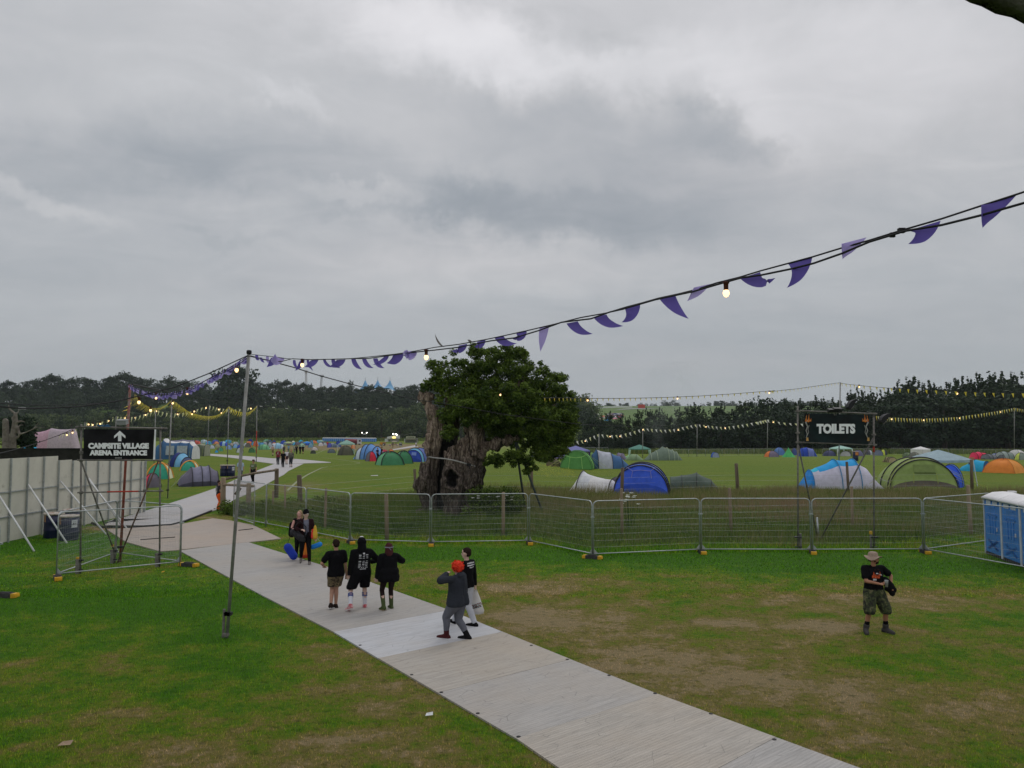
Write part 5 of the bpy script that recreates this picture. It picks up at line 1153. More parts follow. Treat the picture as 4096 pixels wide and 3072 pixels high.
for a in [
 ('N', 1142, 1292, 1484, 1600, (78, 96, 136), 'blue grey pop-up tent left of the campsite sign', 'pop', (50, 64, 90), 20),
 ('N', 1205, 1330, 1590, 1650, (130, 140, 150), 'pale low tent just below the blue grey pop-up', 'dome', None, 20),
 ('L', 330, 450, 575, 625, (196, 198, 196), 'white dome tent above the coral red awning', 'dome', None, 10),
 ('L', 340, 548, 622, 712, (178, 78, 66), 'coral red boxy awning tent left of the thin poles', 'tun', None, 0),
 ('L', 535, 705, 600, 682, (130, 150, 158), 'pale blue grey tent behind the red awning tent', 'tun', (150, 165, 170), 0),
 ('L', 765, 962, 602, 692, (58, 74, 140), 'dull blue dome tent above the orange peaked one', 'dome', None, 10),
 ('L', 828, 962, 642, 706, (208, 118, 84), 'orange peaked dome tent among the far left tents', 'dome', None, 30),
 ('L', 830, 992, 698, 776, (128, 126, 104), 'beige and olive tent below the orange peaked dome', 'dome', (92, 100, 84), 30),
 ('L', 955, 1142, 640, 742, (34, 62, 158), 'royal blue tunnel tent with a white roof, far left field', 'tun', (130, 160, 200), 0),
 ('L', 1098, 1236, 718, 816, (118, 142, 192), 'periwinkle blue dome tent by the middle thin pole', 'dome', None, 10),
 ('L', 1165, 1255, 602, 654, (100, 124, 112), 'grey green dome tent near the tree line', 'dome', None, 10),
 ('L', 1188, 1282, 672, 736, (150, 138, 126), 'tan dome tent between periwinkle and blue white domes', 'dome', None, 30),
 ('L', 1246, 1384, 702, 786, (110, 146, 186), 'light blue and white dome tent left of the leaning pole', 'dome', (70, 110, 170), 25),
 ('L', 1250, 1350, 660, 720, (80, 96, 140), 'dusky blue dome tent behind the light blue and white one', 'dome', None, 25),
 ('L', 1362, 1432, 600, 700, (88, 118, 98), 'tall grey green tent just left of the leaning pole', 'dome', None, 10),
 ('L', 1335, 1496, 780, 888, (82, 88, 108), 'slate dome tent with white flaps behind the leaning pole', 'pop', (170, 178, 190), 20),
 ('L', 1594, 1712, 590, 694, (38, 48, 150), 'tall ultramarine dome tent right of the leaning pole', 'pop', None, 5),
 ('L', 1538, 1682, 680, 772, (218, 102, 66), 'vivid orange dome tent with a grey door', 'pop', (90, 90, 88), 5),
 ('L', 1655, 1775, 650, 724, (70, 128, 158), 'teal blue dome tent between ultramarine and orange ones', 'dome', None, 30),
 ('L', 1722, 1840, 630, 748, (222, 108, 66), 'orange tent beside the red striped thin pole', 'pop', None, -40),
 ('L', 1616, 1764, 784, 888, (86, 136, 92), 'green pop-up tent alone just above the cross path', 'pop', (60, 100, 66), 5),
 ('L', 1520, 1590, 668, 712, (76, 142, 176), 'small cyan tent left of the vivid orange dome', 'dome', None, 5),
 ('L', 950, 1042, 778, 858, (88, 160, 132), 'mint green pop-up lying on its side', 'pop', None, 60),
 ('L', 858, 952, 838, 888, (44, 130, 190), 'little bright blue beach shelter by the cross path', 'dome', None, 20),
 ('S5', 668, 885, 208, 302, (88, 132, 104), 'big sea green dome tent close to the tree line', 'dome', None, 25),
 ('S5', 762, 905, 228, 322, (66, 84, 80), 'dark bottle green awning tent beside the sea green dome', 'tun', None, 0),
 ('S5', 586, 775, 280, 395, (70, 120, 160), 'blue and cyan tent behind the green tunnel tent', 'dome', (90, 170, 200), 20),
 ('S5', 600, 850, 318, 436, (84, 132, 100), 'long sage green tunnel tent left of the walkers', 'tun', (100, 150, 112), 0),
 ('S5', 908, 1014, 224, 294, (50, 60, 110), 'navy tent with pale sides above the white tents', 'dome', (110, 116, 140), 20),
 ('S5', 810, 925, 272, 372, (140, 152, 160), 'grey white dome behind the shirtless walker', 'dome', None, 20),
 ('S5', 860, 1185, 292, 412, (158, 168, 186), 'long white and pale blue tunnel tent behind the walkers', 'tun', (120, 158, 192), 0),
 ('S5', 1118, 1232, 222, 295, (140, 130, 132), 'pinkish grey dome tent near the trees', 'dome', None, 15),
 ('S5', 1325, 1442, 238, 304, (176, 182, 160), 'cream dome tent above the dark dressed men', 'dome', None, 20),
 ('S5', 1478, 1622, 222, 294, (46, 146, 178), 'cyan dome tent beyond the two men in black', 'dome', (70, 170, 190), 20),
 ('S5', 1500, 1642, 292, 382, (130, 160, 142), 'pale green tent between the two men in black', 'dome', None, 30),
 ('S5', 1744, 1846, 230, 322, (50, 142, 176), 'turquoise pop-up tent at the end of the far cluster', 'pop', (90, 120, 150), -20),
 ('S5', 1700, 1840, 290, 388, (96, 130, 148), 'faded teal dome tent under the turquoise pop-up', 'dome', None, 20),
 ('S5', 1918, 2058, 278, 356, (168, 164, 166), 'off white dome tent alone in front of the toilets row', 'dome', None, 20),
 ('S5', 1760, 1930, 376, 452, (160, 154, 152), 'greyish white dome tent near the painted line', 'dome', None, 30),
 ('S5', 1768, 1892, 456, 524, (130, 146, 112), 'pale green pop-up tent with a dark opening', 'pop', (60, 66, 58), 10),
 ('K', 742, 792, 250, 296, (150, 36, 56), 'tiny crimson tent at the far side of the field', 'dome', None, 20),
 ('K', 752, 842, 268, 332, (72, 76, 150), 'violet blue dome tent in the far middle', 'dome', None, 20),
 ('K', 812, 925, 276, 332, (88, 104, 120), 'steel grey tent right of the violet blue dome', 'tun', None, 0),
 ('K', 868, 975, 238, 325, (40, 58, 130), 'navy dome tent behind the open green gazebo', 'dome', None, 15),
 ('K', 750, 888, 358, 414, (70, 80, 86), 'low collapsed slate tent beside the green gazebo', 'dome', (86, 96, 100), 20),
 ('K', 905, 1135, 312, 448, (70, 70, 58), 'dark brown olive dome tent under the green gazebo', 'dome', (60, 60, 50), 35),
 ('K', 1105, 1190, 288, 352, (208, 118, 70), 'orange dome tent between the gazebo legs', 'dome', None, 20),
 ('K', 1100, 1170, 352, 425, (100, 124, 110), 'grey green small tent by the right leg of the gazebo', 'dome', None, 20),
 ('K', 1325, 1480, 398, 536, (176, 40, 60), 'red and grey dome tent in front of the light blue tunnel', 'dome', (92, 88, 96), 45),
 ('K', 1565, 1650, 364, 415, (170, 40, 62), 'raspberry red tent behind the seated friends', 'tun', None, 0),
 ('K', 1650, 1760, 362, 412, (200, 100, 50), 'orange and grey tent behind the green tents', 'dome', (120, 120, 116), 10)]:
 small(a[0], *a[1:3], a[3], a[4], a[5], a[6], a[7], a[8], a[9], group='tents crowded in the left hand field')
m, w, h = span('K', 885, 1160, 440, 220); g_ = gazebo('jade green gazebo with splayed white legs', m + Vector((0, 2.2, 0)), R(6), w * .78, w * .72, h, h * .74, (110, 140, 132), legspread=.22)
m, w, h = span('S5', 1160, 1350, 345, 258); gazebo('olive tarpaulin shelter among the far tents', m + Vector((0, 2, 0)), R(4), w * .9, w * .8, h, h * .7, (134, 146, 108))
m, w, h = span('S5', 1568, 1735, 372, 250); gazebo('bright blue gazebo between the men in black', m + Vector((0, 3, 0)), R(4), w * .9, w * .8, h, h * .72, (44, 108, 196))
m, w, h = span('S5', 1928, 2042, 300, 218); gazebo('small grey green gazebo behind the off white dome', m + Vector((0, 2, 0)), R(4), w * .9, w * .8, h, h * .7, (126, 146, 138))
m, w, h = span('K', 1105, 1545, 510, 284); PB = (84, 122, 170)
def ex10(t): flat_patch('white_door', [(-w * .16, -2.6, .1), (-w * .03, -2.6, .1), (-w * .02, -2.3, h * .7), (-w * .15, -2.3, h * .7)], fb((190, 196, 208)), t)
hoop_tent('tunnel_tent', 'light blue tunnel tent with black hoops, the tallest in the middle distance', m + Vector((.2, 2.2, 0)), R(72), [(w * .50, .9, .15, 0), (w * .34, 1.5, h * .7, 0), (w * .12, 1.9, h * .96, 0), (-w * .06, 2.0, h, 0), (-w * .3, 1.8, h * .84, 0), (-w * .49, 1.4, h * .5, 0)], lambda s, u: (160, 172, 196) if (s == 1 and u < .6) else PB, lf, poles=[1, 2, 3, 4], pole_r=.06, e=2.0)
for (x0, x1, yb, yt, lab, dy) in ((1455, 1872, 595, 396, 'green dome tent with black poles left of the oak', 1.5), (1740, 2015, 572, 384, 'second green dome tent partly behind the first, left of the oak', 2.2)):
 m, w, h = span('K', x0, x1, yb, yt); g1c, g2c = (66, 122, 84), (52, 104, 72)
 dome_tent('dome_tent', lab, m + Vector((0, w * .42, 0)), R(24), w * .84, w * .8, h, [g2c, g1c, g1c, (80, 138, 98)], 'tents just left of the oak', pr=.06)
m, w, h = span('T4', 1130, 2050, 1290, 745)
def ex11(t): flat_patch('window', [(-.1, -2.05, h * .5), (.55, -2.05, h * .47), (.55, -1.95, h * .7), (-.1, -1.95, h * .72)], fb((104, 124, 178)), t)
hoop_tent('tunnel_tent', 'deep blue dome tent with a sky blue band, touching the oak trunk', m + Vector((.2, 2.4, 0)), R(-16), [(-2.1, w * .44, h * .3, 0), (-1.9, w * .42, h * .86, .1), (-1.2, w * .45, h, 0), (.6, w * .42, h, 0), (2, w * .36, h * .5, 0)], lambda s, u: (36, 60, 140) if s in (0, -1) else ((96, 150, 206) if s == 1 else (72, 86, 140)), 'tents just left of the oak', poles=[1, 2, 3], pole_r=.045, extra=ex11)
m, w, h = span('T4', 1550, 2150, 960, 655)
hoop_tent('tunnel_tent', 'dark grey boxy awning with a white top edge behind the blue dome', m + Vector((2, 3.5, 0)), R(84), [(w * .55, 1.6, h * .8, 0), (0, 1.7, h * .95, 0), (-w * .6, 1.7, h, 0)], lambda s, u: (190, 192, 190) if .42 < u < .56 else (62, 74, 78), 'tents just left of the oak', e=3.4, poles=[])
# ---------------------------------------------------------------- foliage
def leaf_mat(name,dark,light,hue=.0):
 m = bpy.data.materials.new(name); m.use_nodes = True
 t = NT(m.node_tree); p = t.n['Principled BSDF']; out = t.n['Material Output']
 a = t.node('ShaderNodeAttribute', attribute_name='tint'); oi = t.node('ShaderNodeObjectInfo')
 c = t.mix(a.outputs['Fac'], dark, light)
 c = t.mix(t.math('MULTIPLY', oi.outputs['Random'], .55), c, t.mix(1.0, c, (1.25, 1.12, .8), 'MULTIPLY'))
 t.l.new(c, p.inputs['Base Color']); p.inputs['Roughness'].default_value = .7; p.inputs['Specular IOR Level'].default_value = .2
 tr = t.node('ShaderNodeBsdfTranslucent'); t.l.new(c, tr.inputs[0]); mx = t.node('ShaderNodeMixShader'); mx.inputs[0].default_value = .18
 t.l.new(p.outputs[0],mx.inputs[1]); t.l.new(tr.outputs[0],mx.inputs[2]); t.l.new(mx.outputs[0],out.inputs[0])
 return m
LEAF_B = leaf_mat('broadleaf_far', (.010, .024, .015), (.036, .062, .034))
LEAF_F = leaf_mat('broadleaf_front', (.026, .052, .026), (.125, .168, .070))
LEAF_P = leaf_mat('pine_needles', (.010, .024, .012), (.034, .058, .026))
LEAF_O = leaf_mat('oak_leaves', (.022, .052, .008), (.120, .190, .026))
BARK = mat('bark', (.06, .05, .04), .95, .4, 3, .03, 12, stretch=(1, 1, .25))
def leaf_arrays(blobs,n,size,rg_,flat=.35,shell=.35,up=.25):
 """blobs (x, y, z, rx, ry, rz): quads spread on and just under each clump's skin"""
 B = np.array(blobs,float); area = B[:,3] * B[:,5]; k = rg_.choice(len(B),n,p=area / area.sum())
 d = rg_.normal(size=(n,3)); d /= np.linalg.norm(d,axis=1)[:,None]; r = 1 - shell * rg_.uniform(0,1,n) ** 1.5
 r *= 1 + .12 * rg_.normal(size=n)
 c = B[k,:3] + d * B[k,3:] * r[:,None]
 nrm = d + rg_.normal(size=(n,3)) * .7; nrm[:,2] += up; nrm /= np.linalg.norm(nrm,axis=1)[:,None]
 a = np.cross(nrm,rg_.normal(size=(n,3))); a /= np.linalg.norm(a,axis=1)[:,None]; b = np.cross(nrm,a)
 s = size * rg_.uniform(.55,1.35,n)[:,None]
 q = np.stack([c - a * s * .5,c + b * s * .36,c + a * s * .5,c - b * s * .36],1)
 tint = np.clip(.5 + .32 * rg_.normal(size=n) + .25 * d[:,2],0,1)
 return q,tint
def quads_obj(name,q,tint,m,parent=None):
 n = len(q); me = bpy.data.meshes.new(name); me.vertices.add(4 * n); me.loops.add(4 * n); me.polygons.add(n)
 me.vertices.foreach_set('co', q.ravel()); me.loops.foreach_set('vertex_index', np.arange(4 * n, dtype=np.int32)); me.polygons.foreach_set('loop_start', np.arange(0, 4 * n, 4, dtype=np.int32))
 me.update(calc_edges=True); at = me.attributes.new('tint', 'FLOAT', 'POINT'); at.data.foreach_set('value', np.repeat(tint, 4).astype(np.float32))
 me.materials.append(m); o = bpy.data.objects.new(name,me); COL.objects.link(o)
 if parent: adopt(o,parent)
 return o
def broadleaf_blobs(r_,H_,W_,nb=26,taper=.9):
 out = [(0,0,H_ * .55,W_ * .36,W_ * .36,H_ * .36)]
 for i in range(nb):
  z = r_.uniform(.16,.93); rad = W_ * .5 * (1 - ((z - .42) / .62) ** 2) ** .5 if abs(z - .42) < .6 else .1
  a = r_.uniform(0,6.28); s = W_ * r_.uniform(.10,.19); rr = rad * r_.uniform(.6,.98)
  out.append((math.cos(a) * rr,math.sin(a) * rr,H_ * z,s,s,s * .85))
 out.append((0,0,H_ * .9,W_ * .14,W_ * .14,H_ * .1)); return out
def pine_blobs(r_,H_,W_,spiky=True):
 out = []
 for i in range(30):
  z = r_.uniform(.12,.97); rad = W_ * .5 * min(1,(1.04 - z) ** .65 * 1.1); a = r_.uniform(0,6.28); s = W_ * r_.uniform(.07,.15)
  rr = rad * r_.uniform(.3,1); out.append((math.cos(a) * rr,math.sin(a) * rr,H_ * z,s * 1.2,s * 1.2,s * .8))
 for i in range(9):
  a = r_.uniform(0,6.28); rr = W_ * r_.uniform(.0,.30); out.append((math.cos(a) * rr,math.sin(a) * rr,H_ * r_.uniform(.88,1.04),W_ * .025,W_ * .025,H_ * .055))
 out.append((0,0,H_ * .5,W_ * .26,W_ * .26,H_ * .38)); return out
def tree_proto(name,kind,H_,W_,n,size,m,seed):
 r_ = random.Random(seed); rg_ = np.random.default_rng(seed)
 t = thing(name, 'x', 'tree'); bl = broadleaf_blobs(r_, H_, W_) if kind == 'b' else pine_blobs(r_, H_, W_)
 q,ti = leaf_arrays(bl,n,size,rg_); 
 if kind == 'b' and H_ > 3: pass
 quads_obj('crown', q, ti, m, t)
 b = MB(); b.tube([(0,0,-.5),(.1,0,H_ * .25),(0,.1,H_ * .6),(0,0,H_ * .85)],[W_ * .045,W_ * .035,W_ * .02,.05],6)
 for i in range(5):
  a = r_.uniform(0,6.28); z = H_ * r_.uniform(.2,.6); b.tube([(0,0,z),(math.cos(a) * W_ * .15,math.sin(a) * W_ * .15,z + H_ * .1),(math.cos(a) * W_ * .32,math.sin(a) * W_ * .32,z + H_ * .2)],[.16,.1,.03],5)
 b.build('trunk', BARK, t); return t
PROTO = {}
def use_tree(key,p,rz,s,label,cat_group,sz=None):
 src = PROTO[key]; o = src if not src.get('used') else dup(src)
 if 'used' in o and o is not src: del o['used']
 src['used'] = 1
 o.location = p; o.rotation_euler = (0, 0, rz); o.scale = (s, s, sz or s); tag(o, label, 'tree', cat_group); return o
PROTO['b1'] = tree_proto('broadleaf_tree', 'b', 16, 13, 2600, .75, LEAF_F, 11)
PROTO['b2'] = tree_proto('broadleaf_tree', 'b', 16, 11, 2400, .75, LEAF_F, 12)
PROTO['b3'] = tree_proto('broadleaf_tree', 'b', 16, 15, 2800, .8, LEAF_F, 13)
PROTO['d1'] = tree_proto('dark_tree', 'b', 16, 13, 1800, .9, LEAF_B, 14)
PROTO['d2'] = tree_proto('dark_tree', 'b', 16, 11, 1800, .9, LEAF_B, 15)
PROTO['p1'] = tree_proto('pine_tree', 'p', 16, 9, 3600, .55, LEAF_P, 16)
PROTO['p2'] = tree_proto('pine_tree', 'p', 16, 7, 3200, .55, LEAF_P, 17)
PROTO['p3'] = tree_proto('pine_tree', 'p', 16, 11, 4000, .6, LEAF_P, 18)
r5 = random.Random(55)
def top_at(k, x, y, Y, tk='d1', s=None, label='', group='', widen=1.0):
 """tree whose tip reaches the mark"""
 g0 = P(k,x,y,Y); z = H(g0.x,Y); hgt = max(3,g0.z - z); sc_ = hgt / 16.0
 return use_tree(tk,(g0.x,Y,z - .2),r5.uniform(0,6.28),sc_ * widen,label,group,sc_)
fr = [(-30,905),(30,898),(95,892),(150,896),(205,885),(262,889),(318,893),(372,887),(420,893),(468,884),(515,880),(560,883),(603,880),(648,880),(690,887),(735,880),(778,886),(820,884),(862,880),(905,872),(950,880),(1000,885),(1050,890)]
for i,(x,y) in enumerate(fr):
 top_at('X', x + r5.uniform(-6, 6), y, 468 + r5.uniform(-6, 12) - (14 if x > 830 else 0), ('b1', 'b2', 'b3')[i % 3], label='pale green rounded tree in the front row along the left field edge', group='front row of trees along the left field', widen=1.08)
for i in range(70):
 x = -70 + i * 17 + r5.uniform(-7,7)
 top_at('X', x, r5.uniform(888, 912), 484 + r5.uniform(0, 14), ('d1', 'd2', 'b2')[i % 3], label='dark tree filling the gaps behind the pale front row', group='dark trees behind the front row', widen=1.15)
sky_ = [(0,828),(22,822),(45,824),(70,819),(92,814),(112,809),(125,811),(150,817),(172,815),(196,816),(220,818),(238,812),(258,803),(268,806),(292,812),(312,816),(336,818),(358,817),(376,812),(395,820),(415,823),(436,827),(455,836),(476,834),(496,800),(512,791),(526,796),(545,822),(562,826),(580,826),(600,822),(618,821),(640,829),(655,827),(672,830),(694,834),(715,838),(735,832),(756,824),(772,838),(790,842),(812,842),(835,841),(856,842),(872,836),(888,830),(905,828),(925,830),(950,835),(980,838),(1010,842),(1040,845),(1080,850),(1120,852),(1160,850)]
for i,(x,y) in enumerate(sky_):
 pine = 560 <= x <= 860 and i % 2 == 0
 Y = 700 + r5.uniform(-12,12)
 if x in (496,512,526): Y = 600 + (x - 512)
 top_at('X', x, y, Y, 'p1' if pine else ('d1', 'd2')[i % 2], label='dark woodland tree whose top makes the skyline of the left wood', group='skyline trees of the left wood', widen=(1.0 if x in (496, 512, 526) else 1.15))
def wood(name,spots,kinds,seed,label):
 qs,ts = [],[]; rg_ = np.random.default_rng(seed)
 lib = []
 for k in kinds:
  cr = [c for c in kids(PROTO[k]) if c.name.startswith('crown')][0].data; v = np.empty(len(cr.vertices) * 3); cr.vertices.foreach_get('co', v); ti = np.empty(len(cr.vertices)); cr.attributes['tint'].data.foreach_get('value', ti)
  v = v.reshape(-1,4,3); sel = rg_.permutation(len(v))[:900]; lib.append((v[sel],ti.reshape(-1,4)[sel,0]))
 for i,(x,y,s,sz) in enumerate(spots):
  v,ti = lib[i % len(lib)]; a = rg_.uniform(0,6.28); c_,s_ = math.cos(a),math.sin(a); w = v.copy()
  w = (w - w.mean(1,keepdims=True)) * 1.45 + w.mean(1,keepdims=True)
  X_ = (w[...,0] * c_ - w[...,1] * s_) * s + x; Y_ = (w[...,0] * s_ + w[...,1] * c_) * s + y; Z_ = w[...,2] * sz + H(x,y)
  qs.append(np.stack([X_,Y_,Z_],-1)); ts.append(np.clip(ti + rg_.uniform(-.25,.25),0,1))
 return tag(quads_obj(name, np.concatenate(qs), np.concatenate(ts), LEAF_B if kinds[0] != 'p1' else LEAF_P), label, None, kind='stuff')
sp = []
for i in range(560):
 a = r5.uniform(-.72,.10); y = 495 + 205 * r5.uniform(0,1) ** .9; s = r5.uniform(.82,1.12); sp.append((a * y,y,s,s * r5.uniform(.85,1.05) * (.95 if y > 520 else .9)))
wood('woodland', sp, ['d1', 'd2', 'b2', 'd1', 'd2'], 3, 'dense dark wood rising on the slope behind the left field')
b = MB(); 
pn = [(1262, 910, 'd1'), (1285, 900, 'd2'), (1300, 905, 'p1'), (1318, 893, 'p1'), (1340, 897, 'p3'), (1358, 903, 'p2'), (1378, 890, 'p1'), (1400, 886, 'p2'), (1414, 892, 'p2'), (1425, 884, 'p3'), (1445, 898, 'p2'), (1468, 886, 'p1'), (1486, 878, 'p3'), (1500, 876, 'p1'), (1520, 884, 'p3'), (1545, 886, 'p2'), (1558, 878, 'p1'), (1572, 886, 'd2'), (1590, 884, 'p1'), (1606, 877, 'p2'), (1625, 866, 'd1'), (1650, 860, 'd1'), (1675, 862, 'd2'), (1695, 872, 'p1'), (1710, 880, 'p2'), (1728, 868, 'p1'), (1745, 872, 'p3'), (1762, 862, 'p1'), (1780, 870, 'p2'), (1800, 866, 'p1'), (1818, 872, 'p3'), (1845, 846, 'p2'), (1862, 852, 'p1'), (1882, 848, 'p3'), (1900, 858, 'p2'), (1920, 848, 'p1'), (1940, 840, 'p1'), (1958, 822, 'p3'), (1972, 826, 'p1'), (1990, 838, 'p2'), (2008, 832, 'p1'), (2025, 838, 'p2'), (2045, 836, 'p1'), (2062, 826, 'p3'), (2080, 824, 'p1'), (2098, 838, 'p2'), (2115, 820, 'p1'), (2135, 812, 'p3'), (2150, 818, 'p2'), (2166, 814, 'p1'), (2185, 812, 'p3'), (2205, 826, 'p2'), (2235, 822, 'p1')]
for i,(x,y,k) in enumerate(pn):
 top_at('X', x, y, 272 + r5.uniform(-8, 10), k, label=('dark Scots pine along the edge of the right hand field' if k[0] == 'p' else 'dark rounded tree among the pines along the right hand field'), group=('pines along the right hand field' if k[0] == 'p' else 'rounded trees among the pines'), widen=1.02)
for i in range(120):
 x = 1235 + i * 8.6 + r5.uniform(-6,6); base = np.interp(x,[p[0] for p in pn],[p[1] for p in pn])
 top_at('X', x, base + r5.uniform(18, 42), 254 + r5.uniform(-6, 10), ('p1', 'd1', 'p3', 'd2')[i % 4], label='dark leafy tree low in front of the tall pines', group='lower trees in front of the tall pines', widen=1.25)
for (x,y,Y) in ((1232,858,560),(1245,850,570),(1262,856,575),(1250,872,540),(1270,868,545),(1240,885,530),(1266,880,530)):
 top_at('X', x, y, Y, 'b3', label='round tree in the small copse just right of the oak', group='copse right of the oak', widen=1.3)
sp = []
for i in range(150):
 x = r5.uniform(1283,2300)
 if 1420 < x < 1432: continue
 p = P('X', x, 880, 1230 + r5.uniform(-10, 40)); s = (.38 if x < 1420 else .62) * r5.uniform(.6, 1.25); sp.append((p.x, p.y, s * 1.5, s * .9))
wood('hilltop_trees', sp, ['d1', 'b2', 'd2'], 9, 'line of distant trees along the hilltop beyond the pasture')
WB = mat('white_block', (.7, .7, .7), .6)
for i,(x,y) in enumerate(((510,268),(575,265),(638,261),(700,258),(762,256),(822,255),(882,255),(942,254),(998,256))):
 a, c = G('S8', x - 18, y + 5), G('S8', x + 18, y + 4); q = MB(); q.box((0, 0, .8), ((c - a).length, 1.0, 2.2)); o = q.build('barrier_block', WB); o.location = (a + c) / 2; tag(o, 'white barrier block in the dashed line across the far hill', 'barrier', 'white barrier blocks on the far hill')
q = MB(); a = G('S8', 1165, 268); q.box((0, 0, 1.8), (9, 3, 3.6)); q.box((0, 0, 4.3), (9, 2, 1.4)); o = q.build('marshal_hut', mat('red_hut', (.5, .06, .04), .7)); o.location = a; tag(o, 'tiny red hut at the end of the white barrier blocks', 'hut')
def car(k, x, y, col, label, cat='car', L_=4.4):
 g = G(k, x, y); t = thing('parked_car', label, cat, g + Vector((0, 0, 0)), r5.uniform(-.6, .6), 'cars parked on the hillside campsite'); q = MB()
 pr = [(-2.2,.35),(-2.2,.85),(-1.5,.95),(-.8,1.45),(.7,1.45),(1.4,.95),(2.2,.8),(2.2,.35)]; n_ = len(pr)
 q.add([(x_, -.85, z_) for x_, z_ in pr] + [(x_, .85, z_) for x_, z_ in pr], [tuple(range(n_)), tuple(range(n_, 2 * n_))[::-1]] + [(i, i + n_, (i + 1) % n_ + n_, (i + 1) % n_) for i in range(n_)]); q.build('body', mat('car_%d_%d' % (int(col[0] * 99), int(col[2] * 99)), col, .35), t)
 for sx in (-1.35,1.35):
  for sy in (-.85, .85): q = MB(); q.tube([(sx, sy - .1, .33), (sx, sy + .1, .33)], .33, 8); q.build('wheel', RUBBER, t)
 t.scale = (1.4,1.4,1.5); return t
cc = [(.55,.56,.6),(.05,.05,.06),(.5,.5,.52),(.35,.05,.05),(.08,.12,.3),(.6,.6,.6),(.2,.2,.22)]
cn = ['silver', 'black', 'grey', 'dark red', 'navy', 'white', 'charcoal']
for i in range(26):
 x = 700 + (i % 9) * 20 + r5.uniform(-6, 6); y = 372 + (i // 9) * 22 + r5.uniform(-4, 4); car('S8', x, y, cc[i % 7], cn[i % 7] + ' car among those parked on the hillside beyond the pines')
for i, (x, y, w, c, n_) in enumerate(((660, 455, 80, (60, 130, 190), 'blue marquee on the hillside beyond the pines'), (600, 395, 46, (190, 60, 50), 'red tent on the hillside beyond the pines'), (425, 400, 26, (50, 100, 170), 'blue cabin by the hillside copse'), (470, 360, 60, (200, 204, 210), 'white awning by the hillside copse'), (520, 372, 50, (190, 194, 200), 'second white awning nearer the hillside cars'), (775, 430, 60, (200, 120, 130), 'pink and white tents by the parked cars'), (545, 462, 50, (160, 170, 120), 'khaki tent at the foot of the hillside track'))):
 g = G('S8', x, y); ww = w / 2212 * 600 / FPX * g.y
 dome_tent('hillside_tent', n_, g, .4, ww, ww * .8, ww * .38, [c] * 4, 'tents and cabins on the hillside', poles=False, res=3)
q = MB(); g = G('S8', 310, 425); ww = 95 / 2212 * 600 / FPX * g.y; q.box((0, 0, ww * .22), (ww, 2, ww * .44)); o = q.build('timber_screen', mat('brown_fence', (.16, .12, .09), .9)); o.location = g; tag(o, 'brown timber screen below the hillside copse', 'screen')
def bigtop():
 Y = 760; BT = mat('big_top_cloth', (.10, .25, .45), .6, .2, .08, col2=(.16, .38, .60)); z0 = P('X', 816, 850, Y).z
 t = thing('big_top', 'blue circus style big top with three peaks beyond the left wood', 'tent', P('X', 816, 850, Y))
 xsn = [P('X', x, 820, Y).x - t.location.x for x in (789, 816, 842.5)]; hp = P('X', 816, 819, Y).z - z0; r = (xsn[1] - xsn[0])
 v = []; f = []; NX,NY = 60,10; x0,x1 = xsn[0] - r * .75,xsn[2] + r * .9
 for j in range(NY + 1):
  for i in range(NX + 1):
   x = x0 + (x1 - x0) * i / NX; y = -r * .8 + 1.6 * r * j / NY
   e = min(math.hypot(x - c,y * .9) for c in xsn) / r; z = hp * (.30 + .70 * math.exp(-3.9 * e)) if True else 0
   edge = max(0,(x - xsn[2]) / r,(xsn[0] - x) / r); z -= hp * .34 * edge
   v.append((x,y,max(z,-8)))
 f = [(j * (NX + 1) + i,j * (NX + 1) + i + 1,(j + 1) * (NX + 1) + i + 1,(j + 1) * (NX + 1) + i) for j in range(NY) for i in range(NX)]
 mesh_obj('roof', v, f, BT, t, smooth=True)
 for c in xsn: q = MB(); q.tube([(c, 0, -20), (c, 0, hp * 1.12)], .35, 6); q.build('king_pole', mat('pole_white', (.6, .62, .65), .5), t)
 b = MB(); b.box((0, 0, -14), (x1 - x0, r * 1.3, 22)); b.build('side_wall', BT, t)
bigtop()
for (x, y0, y1, lab, col) in ((('B', 897), 350, 240, 'thin pale ride mast showing above the left wood', (.5, .48, .47)), (('B', 1065), 415, 292, 'lattice tower with a bulbous top above the left wood', (.4, .41, .43))):
 Y = 720; a = P('B', x[1] - (8 if x[1] > 1000 else 0), y0 + 20, Y); c = P('B', x[1] + (6 if x[1] > 1000 else 0), y1, Y); t = thing('ride_tower', lab, 'tower', a); d_ = c - a
 for k in range(4):
  ox, oy = (k % 2 - .5) * 1.6, (k // 2 - .5) * 1.6; q = MB(); q.tube([(ox, oy, 0), (d_.x + ox * .6, oy * .6, d_.z)], .16, 4); q.build('leg', mat('tower_%d' % int(y1), col, .6), t)
 for k in range(12):
  f0, f1 = k / 12, (k + 1) / 12; q = MB(); q.tube([(d_.x * f0 - .8, -.8, d_.z * f0), (d_.x * f1 + .6, .6, d_.z * f1)], .1, 4); q.build('brace', MATS['tower_%d' % int(y1)], t)
 q = MB(); q.ball((d_.x, 0, d_.z + .6), (2.2, 2.2, 1.2), 8) if x[1] > 1000 else q.box((d_.x, 0, d_.z), (2.4, 2, 2.4)); q.build('head', MATS['tower_%d' % int(y1)], t)
